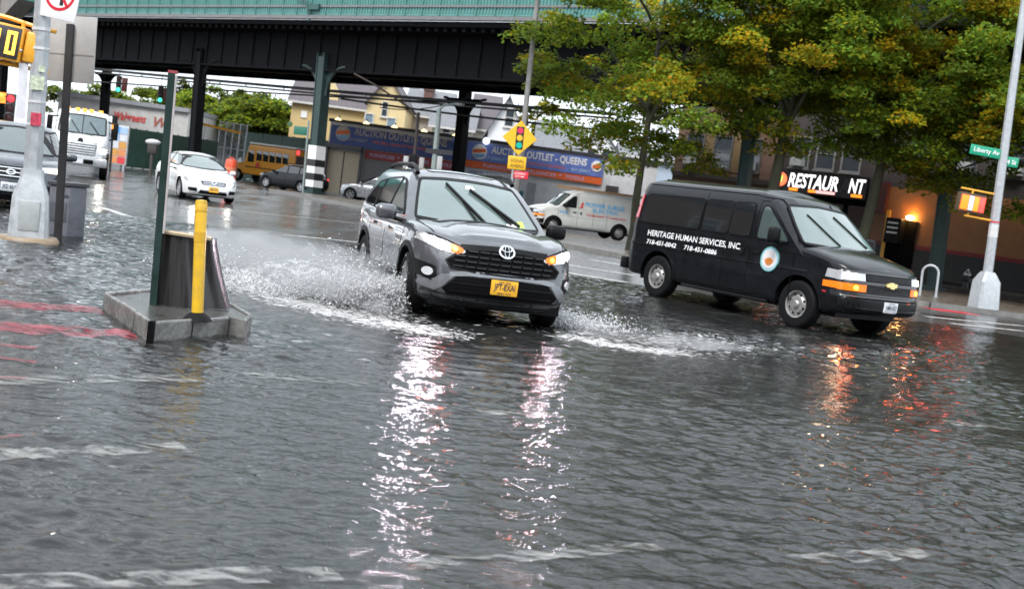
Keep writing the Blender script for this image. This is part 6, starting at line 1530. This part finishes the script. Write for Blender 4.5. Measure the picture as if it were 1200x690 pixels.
# white sedan
SEDAN_W = mat('wet_white_car_paint', (.78, .79, .80), .22, var=.04, coat=1.0)
base_sedan = dict(zt=[(-2.35, .95), (-1.7, 1.02), (-.5, .93), (.8, .93), (1.2, .90), (1.9, .76), (2.3, .64)], zb=[(-2.3, .32), (-1.8, .2), (1.9, .18), (2.3, .22)], XF=2.33, XR=-2.36, W=.89, R=.33, ax=1.42, rx=-1.40,
    cab=[(z, a, b, w) for z, a, b, w in [(.86, 1.28, -1.95, .83), (.95, 1.1, -1.85, .81), (1.08, .82, -1.68, .765), (1.22, .52, -1.45, .70), (1.33, .25, -1.22, .63), (1.38, .08, -1.08, .58), (1.41, -.1, -.95, .52)]],
    side=[[(.85, .98), (.30, 1.29), (-.22, 1.35), (-.26, .97)], [(-.32, .97), (-.28, 1.35), (-.95, 1.30), (-1.40, 1.02)]], sglass=[GLASS_MID, GLASS_DARK], ws=[(-.72, .97), (0, .95), (.72, .97), (.55, 1.33), (0, 1.36), (-.55, 1.33)], rw=[(-.7, 1.02), (.7, 1.02), (.52, 1.31), (-.52, 1.31)], wglass=GLASS_FOG_SHEEN,
    seams=[[(.9, .3), (.9, .9)], [(-.28, .3), (-.28, .92)], [(-1.15, .5), (-1.2, .92)]], handles=(-.15, -1.1), hz=.78, mx=.72, mz=.98,
    head=[(.42, .60), (.60, .545), (.80, .60), (.86, .70), (.70, .73), (.46, .66)], lens=[(.44, .60), (.58, .565), (.64, .62), (.60, .67), (.47, .645)], tail=[(.45, .78), (.84, .76), (.84, .90), (.5, .9)], fog=[(.50, .30), (.74, .32), (.76, .41), (.52, .42)],
    grille=[(-.36, .53), (.36, .53), (.41, .64), (.30, .67), (-.30, .67), (-.41, .64)], lower=[(-.46, .25), (.46, .25), (.42, .36), (-.42, .36)])
up_ = lambda P, k=.065: [(u, v + k) for u, v in P]
base_sedan['zt'] = [(x, z + .045) for x, z in base_sedan['zt']]; base_sedan['cab'] = [(z + .065, a, b, w) for z, a, b, w in base_sedan['cab']]
for key_ in ('ws', 'rw'): base_sedan[key_] = up_(base_sedan[key_])
base_sedan['side'] = [up_(q) for q in base_sedan['side']]
def car(**k): d = dict(base_sedan); d.update(k); return make_car(d)
car(name='car', label='white sedan with lit headlamps driving towards the camera past the dark post', loc=(at_depth(227, 230, 39.8).x, 39.8, 0), theta=30, paint=SEDAN_W, lamp=LAMP_FAR, plate=('front', (0, .41), PLATE_GOLD, 'HBR 2915', INK, 'NEW YORK'))
suvspec = dict(zt=[(-2.25, 1.0), (-1.9, 1.06), (-.5, .99), (.8, .98), (1.15, .97), (1.8, .90), (2.2, .80)], zb=[(-2.2, .36), (-1.7, .26), (1.8, .24), (2.2, .28)], XF=2.2, XR=-2.25, W=.91, R=.35, ax=1.33, rx=-1.32,
    cab=[(.9, 1.25, -2.15, .86), (1.02, 1.05, -2.12, .85), (1.15, .82, -2.06, .82), (1.3, .55, -1.96, .775), (1.44, .30, -1.86, .72), (1.53, .12, -1.78, .67), (1.57, -.02, -1.7, .61)],
    side=[[(.85, 1.06), (.22, 1.46), (-.15, 1.50), (-.18, 1.05)], [(-.25, 1.05), (-.22, 1.50), (-1.0, 1.48), (-1.05, 1.06)], [(-1.12, 1.07), (-1.07, 1.47), (-1.5, 1.42), (-1.75, 1.12)]], sglass=[GLASS_DARK] * 3, ws=[(-.72, 1.05), (0, 1.03), (.72, 1.05), (.58, 1.48), (0, 1.52), (-.58, 1.48)], rw=[(-.68, 1.1), (.68, 1.1), (.58, 1.47), (-.58, 1.47)],
    seams=[[(.9, .35), (.9, .95)], [(-.2, .35), (-.2, .98)], [(-1.05, .6), (-1.08, .98)]], handles=(-.1, -.98), hz=.86, mx=.72, mz=1.06,
    head=[(.45, .72), (.82, .70), (.87, .84), (.48, .80)], lens=[(.5, .73), (.78, .72), (.8, .80), (.5, .78)], tail=[(.55, .92), (.86, .9), (.86, 1.02), (.6, 1.0)], fog=[(.55, .4), (.76, .42), (.76, .5), (.56, .5)],
    grille=[(-.42, .62), (.42, .62), (.42, .78), (-.42, .78)], lower=[(-.5, .32), (.5, .32), (.45, .48), (-.45, .48)])
CAR_BLK = mat('wet_black_car_paint', (.007, .0075, .009), .22, var=.2, coat=.15, spec=.3)
CAR_SIL = mat('wet_silver_car_paint', (.36, .37, .39), .28, .5, .08, coat=1.0)
car(**{**suvspec, **dict(label='black suv with red tail lamps lit, half behind the striped column', loc=(at_depth(343, 215, 72).x, 72, 0), theta=-118, paint=CAR_BLK, wglass=GLASS_DARK, tailm=LAMP_RED, rails=(.1, -1.7, 1.64))})
car(**{**suvspec, **dict(label='silver grey suv parked by the roller shutter behind the dark grey suv', loc=(at_depth(442, 225, 70).x, 70, 0), theta=-100, paint=CAR_SIL, wglass=GLASS_MID)})

# car behind the left pole
CAR_GRY = mat('wet_slate_car_paint', (.07, .076, .09), .26, .4, .1, coat=.5)
low_suv = dict(suvspec); low_suv['head'] = [(.50, .74), (.86, .73), (.89, .86), (.52, .83)]; low_suv['lens'] = [(.60, .745), (.84, .74), (.85, .83), (.62, .82)]; low_suv['grille'] = [(-.50, .58), (.50, .58), (.54, .80), (-.54, .80)]
cg = car(**{**low_suv, **dict(label='slate grey car with a barred grille cut off by the left edge behind the pole', loc=(at_depth(14, 220, 23.6).x, 23.6, 0), theta=22, paint=CAR_GRY, wglass=GLASS_MID, lamp=LAMP_WARM, plate=('front', (0, .43), PLATE_WHITE, 'JKD 6618', INK))})

# white delivery truck, nose on
def box_truck():
    r = thing('delivery_truck', 'white delivery truck with orange roof lights and lit headlamps at the left', 'truck', (at_depth(92, 205, 47).x, 47, 0), heading(19))
    P = mat('white_truck_paint', (.76, .77, .78), .28, var=.05, coat=.8); G = mat('truck_grey_trim', (.16, .16, .17), .4, var=.2)
    lo = MB(); zt = [(-1.2, 1.55), (1.2, 1.52), (1.9, 1.46), (2.5, 1.36)]; zb = [(-1.2, .75), (2.5, .70)]
    zf = lambda x, t: smooth_interp(zb, x) * (1 - t) + smooth_interp(zt, x) * t
    loft(lo, [(t, 2.5 + a, -1.2, .98 * w) for t, a, w in [(0, -.06, .97), (.15, 0, 1), (.6, -.03, 1), (.85, -.08, .96), (1, -.22, .86)]], [(0, 0), (.5, .03), (.8, .14), (1, .6)], [(0, 0), (1, .05)], zf, lambda x, v: .12 * (1 - v * v))
    cb = MB(); loft(cb, [(1.4, 1.35, -1.2, .98), (1.7, 1.22, -1.2, .98), (2.2, .95, -1.2, .96), (2.42, .80, -1.2, .93), (2.5, .62, -1.15, .86)], [(0, 0), (.6, .05), (.9, .16), (1, .3)], [(0, 0), (1, .05)], lambda x, t: t, lambda x, v: .08 * (1 - v * v))
    ab = MB(); ab.add(lo.v, lo.f); ab.add(cb.v, cb.f); B, BL, BC = Body(ab), Body(lo), Body(cb)
    finish_body(r, lo, P, {1.45: .60}, .50, .3, 'hood', .98); cb.build('cab', P, r, smooth=35)
    add_wheels(r, 1.45, -3.2, 1.80, .50, .28, 'steel')
    side_panes(r, B, [[(.9, 1.62), (.62, 2.25), (-.5, 2.25), (-.5, 1.62)]], [GLASS_DARK])
    ws = [(-.86, 1.66), (0, 1.64), (.86, 1.66), (.82, 2.32), (0, 2.36), (-.82, 2.32)]; w = BC.patch('front', rounded(ws, .06), off=.008, res=.1).build('windscreen', mat('truck_screen_glass', (.10, .14, .15), .1, coat=1), r)
    BC.line('front', rounded(ws, .06), .05, off=.012, closed=True).build('window_frame', BLACK_PLASTIC, w); BC.line('front', [(0, 1.64), (0, 2.36)], .03, off=.014).build('window_frame', BLACK_PLASTIC, w)
    for a, b_ in (((-.1, 1.68), (-.42, 2.1)), ((.6, 1.68), (.25, 2.1))): BC.line('front', [a, b_], .03, off=.04).build('wiper', BLACK_PLASTIC, r)
    g = BL.patch('front', [(-.56, .86), (.56, .86), (.62, 1.34), (-.62, 1.34)], off=.015, res=.1).build('grille', G, r)
    for k in range(5): BL.line('front', [(-.54, .92 + k * .09), (.54, .92 + k * .09)], .045, off=.04).build('grille_bar', mat('pale_grille_bar', (.55, .56, .57), .3, .4), g)
    BL.ring('front', (0, 1.37), .0, .10, off=.03, n=20).build('emblem', BLACK_PLASTIC, r)
    for sg in (1, -1):
        f = lambda Q: [(sg * u, v) for u, v in Q]
        hl = BL.patch('front', f([(.66, .96), (.95, .98), (.97, 1.22), (.68, 1.22)]), off=.012, res=.08).build('headlamp', LENS_CLEAR, r)
        BL.patch('front', f([(.72, .99), (.93, 1.0), (.93, 1.14), (.72, 1.14)]), off=.03, res=.08).build('lamp_lens', LAMP_FAR, hl)
        b = MB(); b.box(.75, .95, sg * 1.2 - .10, sg * 1.2 + .10, 1.55, 2.2, ch=.04); b.bar((.85, sg * 1.2, 1.6), (.9, sg * .95, 1.5), .03); b.bar((.85, sg * 1.2, 2.15), (.9, sg * .9, 2.2), .03); b.build('wing_mirror', BLACK_PLASTIC, r)
    b = MB(); b.box(2.30, 2.62, -1.02, 1.02, .46, .78, ch=.05); bp = b.build('bumper', mat('grey_steel_bumper', (.42, .43, .44), .35, .6, .15), r)
    for y in (-.35, .35, 0): b = MB(); b.box(2.621, 2.64, y - .18, y + .18, .54, .70); b.build('bumper_slot', DARK_VOID if y else PLATE_WHITE, bp, smooth=0)
    for y in (-.6, -.25, 0, .25, .6): b = MB(); b.box(.55, .75, y - .08, y + .08, 2.53, 2.61, ch=.02); b.build('marker_lamp', mat('lit_marker', (.8, .35, .05), .3, emit=(1, .36, .03), estr=.75), r)
    b = MB(); b.box(-5.6, -1.45, -1.02, 1.02, .95, 2.5, ch=.02); b.build('cargo_box', P, r)
    b = MB(); b.box(-5.4, 2.3, -.5, .5, .6, .76); b.build('chassis', BLACK_PLASTIC, r)
box_truck()

# short yellow school bus heading away to the left
def school_bus():
    r = thing('school_bus', 'short yellow school bus with white roof parked beyond the black suv', 'bus', (at_depth(317, 195, 84).x, 84, 0), heading(-122))
    Y = mat('school_bus_yellow', (.72, .30, .025), .35, var=.08, coat=.4)
    b = MB(); b.prism([(-3.2, -1.05, .55), (1.6, -1.05, .55), (1.6, -1.05, 1.2), (1.25, -1.05, 2.45), (1.15, -1.05, 2.62), (-3.2, -1.05, 2.62)], (0, 2.1, 0)); b.build('body', Y, r, bevel=.06)
    b = MB(); b.prism([(1.55, -.95, .5), (3.0, -.95, .5), (3.0, -.95, 1.05), (2.75, -.95, 1.2), (1.55, -.95, 1.38)], (0, 1.9, 0)); b.build('hood', Y, r, bevel=.1)
    b = MB(); b.box(-3.25, 1.2, -1.06, 1.06, 2.64, 2.78, ch=.05); b.build('roof', mat('white_bus_roof', (.62, .62, .60), .5), r)
    add_wheels(r, 2.1, -2.0, 1.85, .42, .28, 'steel')
    for sg in (1, -1):
        for k in range(5): b = MB(); x = -2.6 + k * .62; b.box(x, x + .52, sg * 1.055 - .008, sg * 1.055 + .008, 1.55, 2.25, ch=.006); b.build('window', GLASS_DARK, r)
        b = MB(); b.box(.62, 1.22, sg * 1.055 - .008, sg * 1.055 + .008, 1.4, 2.2, ch=.006); b.build('window', GLASS_DARK, r)
        b = MB(); b.box(-3.1, 1.4, sg * 1.06 - .006, sg * 1.06 + .006, 1.02, 1.1); b.build('rub_rail', BLACK_PAINT, r, smooth=0)
        b = MB(); b.lathe([(0, .02), (.2, .02), (.2, 0)], c=(.2, sg * 1.062, 1.25), axis='y', n=12); b.build('stop_arm', REDP2, r)
    for y in (-.55, .55): b = MB(); b.box(-3.23, -3.205, y - .38, y + .38, 1.5, 2.2, ch=.01); b.build('rear_window', GLASS_DARK, r)
    for y in (-.85, .85): b = MB(); b.box(-3.25, -3.205, y - .12, y + .12, 2.32, 2.56, ch=.02); b.build('warning_lamp', LAMP_RED, r)
    b = MB(); b.prism([(1.63, -.8, 1.42), (1.63, .8, 1.42), (1.30, .8, 2.38), (1.30, -.8, 2.38)], (.02, 0, .01)); b.build('windscreen', GLASS_DARK, r, smooth=0)
    b = MB(); b.box(-3.4, -3.2, -1.0, 1.0, .5, .7, ch=.03); b.box(3.0, 3.15, -.95, .95, .5, .7, ch=.03); b.build('bumper', BLACK_PLASTIC, r)
school_bus()

# ------------------------------------------------------------------ spray thrown up by the suv, and foam on the water
def drop_mat(name, c, a):
    m = bpy.data.materials.new(name); m.use_nodes = True; n, l = nodes_of(m); b = n['Principled BSDF']
    b.inputs['Base Color'].default_value = (*c, 1); b.inputs['Roughness'].default_value = .25; b.inputs['Alpha'].default_value = a
    tl = n.new('ShaderNodeBsdfTranslucent'); tl.inputs['Color'].default_value = (*c, 1); mx = n.new('ShaderNodeMixShader'); mx.inputs[0].default_value = .35
    tp_ = n.new('ShaderNodeBsdfTransparent'); m2 = n.new('ShaderNodeMixShader'); m2.inputs[0].default_value = a; b.inputs['Alpha'].default_value = 1
    l.new(b.outputs[0], mx.inputs[1]); l.new(tl.outputs[0], mx.inputs[2]); l.new(tp_.outputs[0], m2.inputs[1]); l.new(mx.outputs[0], m2.inputs[2]); l.new(m2.outputs[0], n['Material Output'].inputs['Surface']); return m
SPRAY = drop_mat('water_spray', (.88, .89, .90), 1.0)
FOAM = drop_mat('water_foam', (.80, .80, .79), .62)
th = math.radians(SUV_TH); Fv = np.array([math.sin(th), -math.cos(th), 0]); Lv = np.array([math.cos(th), math.sin(th), 0])
rng = np.random.default_rng(99)
def ballistic(n, side, wheel_x, tmax, lat, up, fwd, spread=.12, speed=7.5):
    src = np.array(suv_loc) + Fv * wheel_x + Lv * (.86 * side)
    t = rng.random(n) ** .8 * tmax
    v = Lv * side * rng.uniform(*lat, n)[:, None] + Fv * rng.uniform(*fwd, n)[:, None]; vz = rng.uniform(*up, n) * rng.random(n) ** .6
    lump = 1 + .35 * np.sin(t * 23 + vz * 3) ; vz = vz * np.clip(lump, .5, 1.4)
    p = src - Fv * speed * t[:, None] + v * t[:, None] + rng.normal(size=(n, 3)) * spread * (.3 + t[:, None] * 1.6); p[:, 2] = .03 + vz * t - 4.9 * t * t + np.abs(rng.normal(size=n)) * .05 * (1 + 2 * t)
    vel = v.copy(); vel[:, 2] = vz - 9.8 * t
    k = p[:, 2] > .0; return p[k], vel[k]
def drops(name, P, Vv, smin, smax, m, stretch=(1.0, 3.0)):
    n = len(P); s = smin * (smax / smin) ** (rng.random(n) ** 1.9); d = Vv / (np.linalg.norm(Vv, axis=1)[:, None] + 1e-6) + rng.normal(size=(n, 3)) * .35; d /= np.linalg.norm(d, axis=1)[:, None]
    a = np.cross(d, rng.normal(size=(n, 3))); a /= np.linalg.norm(a, axis=1)[:, None]; b_ = np.cross(d, a); st = rng.uniform(*stretch, n)[:, None]; s = s[:, None]
    # an elongated bipyramid with a triangular waist
    ring = [P + (a * math.cos(q) + b_ * math.sin(q)) * s * .5 for q in (0, 2.094, 4.189)]
    v = np.stack([P + d * s * st * .6] + ring, 1).reshape(-1, 3); i = np.arange(n)[:, None] * 4
    f = np.concatenate([np.concatenate([i + q for q in tri], 1) for tri in ((0, 1, 2), (0, 2, 3), (0, 3, 1), (1, 3, 2))])
    return np_mesh(name, v, f, m, True)
sets = [ballistic(150000, -1, 1.36, .46, (.8, 6.4), (.12, 2.0), (.5, 7.2), .10), ballistic(110000, -1, 1.50, .24, (.4, 4.2), (.3, 2.9), (2.5, 8.5), .07),
        ballistic(30000, -1, -1.33, .45, (.8, 4.6), (.2, 1.9), (.0, 5.0)), ballistic(18000, 1, 1.40, .30, (1.2, 6.0), (.1, 1.0), (2.0, 7.5)), ballistic(7000, 1, 1.45, .12, (.3, 2.2), (.2, 1.6), (3.5, 8.0), .05)]
P = np.concatenate([s_[0] for s_ in sets]); Vv = np.concatenate([s_[1] for s_ in sets])
o = link(bpy.data.objects.new('spray', drops('spray', P, Vv, .006, .034, SPRAY)))
tag(o, 'white spray of water droplets flung out beside the dark grey suv', 'water spray', kind='stuff')
# the thin ragged sheet of water that leaves the tyre before it breaks up
sheet_m = drop_mat('water_sheet', (.84, .86, .88), .5); n, l = nodes_of(sheet_m)
m2_ = [q for q in n if q.bl_idname == 'ShaderNodeMixShader' and q.inputs[0].default_value == .5][0]
tcs = n.new('ShaderNodeTexCoord'); nzs = n.new('ShaderNodeTexNoise'); nzs.inputs['Scale'].default_value = 11; nzs.inputs['Detail'].default_value = 7; nzs.inputs['Roughness'].default_value = .75
l.new(tcs.outputs['Object'], nzs.inputs['Vector']); mrs = n.new('ShaderNodeMapRange'); mrs.inputs[1].default_value = .47; mrs.inputs[2].default_value = .72; mrs.inputs[4].default_value = .75
l.new(nzs.outputs[0], mrs.inputs[0]); l.new(mrs.outputs[0], m2_.inputs[0])
def sheet(side, wx_, lat, up, fwd, tmax, seed):
    nu, nv = 70, 34; T, PH = np.meshgrid(np.linspace(.015, tmax, nu), np.linspace(.04, 1.25, nv), indexing='ij')
    T = T * (1 + .35 * vnoise(PH * 5 + seed, T * 9, 21)); A = PH + .3 * vnoise(T * 14, PH * 4 + seed, 22)
    src = np.array(suv_loc) + Fv * wx_ + Lv * (.88 * side)
    p = src + (-Fv * 7.5 + Fv * fwd)[None, None] * T[..., None] + Lv[None, None] * (side * lat * np.cos(A * .9) * T)[..., None]
    p[..., 2] = .02 + up * np.sin(A) * T - 4.9 * T * T * .9 + .05 * vnoise(T * 30, PH * 9 + seed, 23)
    i = np.arange(nu * nv).reshape(nu, nv); f = np.stack([i[:-1, :-1].ravel(), i[:-1, 1:].ravel(), i[1:, 1:].ravel(), i[1:, :-1].ravel()], 1)
    z = p[..., 2].ravel()[f]; return np_mesh('spray', p.reshape(-1, 3), f[z.min(1) > .0], sheet_m)
for k_, a_ in enumerate(((-1, 1.42, 7.0, 2.9, 5.6, .40), (-1, 1.30, 5.0, 2.3, 4.0, .42), (-1, 1.5, 3.4, 2.4, 6.6, .36))):
    o = link(bpy.data.objects.new('spray', sheet(*a_, 3 + 7 * k_))); tag(o, 'ragged sheet of water leaving the front tyre of the dark grey suv', 'water spray', 'sheets of water thrown up by the front tyre', kind='stuff')
# the fine mist that hangs among the droplets
mist = bpy.data.materials.new('spray_mist'); mist.use_nodes = True; n, l = nodes_of(mist); n.remove(n['Principled BSDF'])
pv = n.new('ShaderNodeVolumePrincipled'); pv.inputs['Color'].default_value = (.95, .96, .97, 1); pv.inputs['Anisotropy'].default_value = .2
tc = n.new('ShaderNodeTexCoord'); nz = n.new('ShaderNodeTexNoise'); nz.inputs['Scale'].default_value = 2.6; nz.inputs['Detail'].default_value = 4; l.new(tc.outputs['Object'], nz.inputs['Vector'])
gz = n.new('ShaderNodeSeparateXYZ'); l.new(tc.outputs['Generated'], gz.inputs[0])
m1 = n.new('ShaderNodeMapRange'); m1.inputs[1].default_value = .40; m1.inputs[2].default_value = .72; m1.inputs[4].default_value = 3.2; l.new(nz.outputs[0], m1.inputs[0])
m2 = n.new('ShaderNodeMapRange'); m2.inputs[1].default_value = 1.0; m2.inputs[2].default_value = .05; l.new(gz.outputs[2], m2.inputs[0])
mm = n.new('ShaderNodeMath'); mm.operation = 'MULTIPLY'; l.new(m1.outputs[0], mm.inputs[0]); l.new(m2.outputs[0], mm.inputs[1]); l.new(mm.outputs[0], pv.inputs['Density']); l.new(pv.outputs[0], n['Material Output'].inputs['Volume'])
def mist_blob(name, label, spine):
    mb = MB(); pts = [Vector(p) for p, r, h in spine]; vs, fs = [], []; N = 14
    for i, (p, r, h) in enumerate(spine):
        d = (pts[min(i + 1, len(pts) - 1)] - pts[max(i - 1, 0)]).normalized(); a = Vector((-d.y, d.x, 0))
        for k in range(N):
            t = 2 * math.pi * k / N; vs.append(Vector(p) + a * r * math.cos(t) + Vector((0, 0, .05 + h * (.5 + .5 * math.sin(t)))))
    for i in range(len(spine) - 1):
        for k in range(N): fs.append((i * N + k, i * N + (k + 1) % N, (i + 1) * N + (k + 1) % N, (i + 1) * N + k))
    fs += [tuple(range(N - 1, -1, -1)), tuple(range((len(spine) - 1) * N, len(spine) * N))]
    o = mb.add(vs, fs).build(name, mist, None); tag(o, label, 'water spray', kind='stuff')
mist_blob('mist', 'fine white mist in the spray left of the dark grey suv', [((-1.25, 12.45, 0), .05, .05), ((-1.5, 12.8, 0), .22, .25), ((-1.75, 13.1, 0), .42, .42), ((-2.0, 13.5, 0), .75, .60), ((-2.9, 14.9, 0), 1.05, .62), ((-3.7, 16.6, 0), 1.1, .5), ((-4.5, 18.6, 0), .7, .25)])
mist_blob('mist', 'fine mist low over the water right of the dark grey suv', [((.72, 13.2, 0), .1, .12), ((1.3, 13.1, 0), .28, .20), ((2.0, 13.2, 0), .3, .18), ((2.7, 13.8, 0), .2, .08)])
# foam: small ragged patches on the surface along the wash
def foam_pts(n, line, width, dens):
    line = np.array(line); seg = rng.integers(0, len(line) - 1, n); t = rng.random(n)[:, None]; p = line[seg] * (1 - t) + line[seg + 1] * t
    return p + rng.normal(size=(n, 2)) * width
fp = np.concatenate([foam_pts(7000, [(-.55, 11.9), (-1.6, 12.2), (-2.6, 13.1), (-3.7, 14.4), (-4.7, 16.2)], (.16, .22), 1), foam_pts(6000, [(-1.3, 12.9), (-2.2, 13.9), (-3.2, 15.6), (-4.0, 18)], (.35, .6), 1),
                     foam_pts(2200, [(.70, 13.1), (1.2, 12.95), (1.6, 12.85), (1.95, 13.2)], (.14, .14), 1), foam_pts(1500, [(.9, 13.8), (2.0, 13.9), (3.0, 15)], (.4, .5), 1)])
rr_ = .004 + .017 * rng.random(len(fp)) ** 3; m_ = 6; ang = np.arange(m_) * 2 * math.pi / m_
k = .6 + .8 * rng.random((len(fp), m_)); vx = fp[:, :1] + rr_[:, None] * 2.2 * k * np.cos(ang); vy = fp[:, 1:] + rr_[:, None] * k * np.sin(ang)
vz = waves(vx, vy) + .018 + .006
v = np.stack([vx, vy, vz], 2).reshape(-1, 3); i = np.arange(len(fp))[:, None] * m_
f = np.concatenate([np.concatenate([i, i + q, i + q + 1], 1) for q in range(1, m_ - 1)])
o = link(bpy.data.objects.new('foam', np_mesh('foam', v, f, FOAM, True)))
tag(o, 'white foam drifting on the floodwater around the dark grey suv', 'foam', kind='stuff')
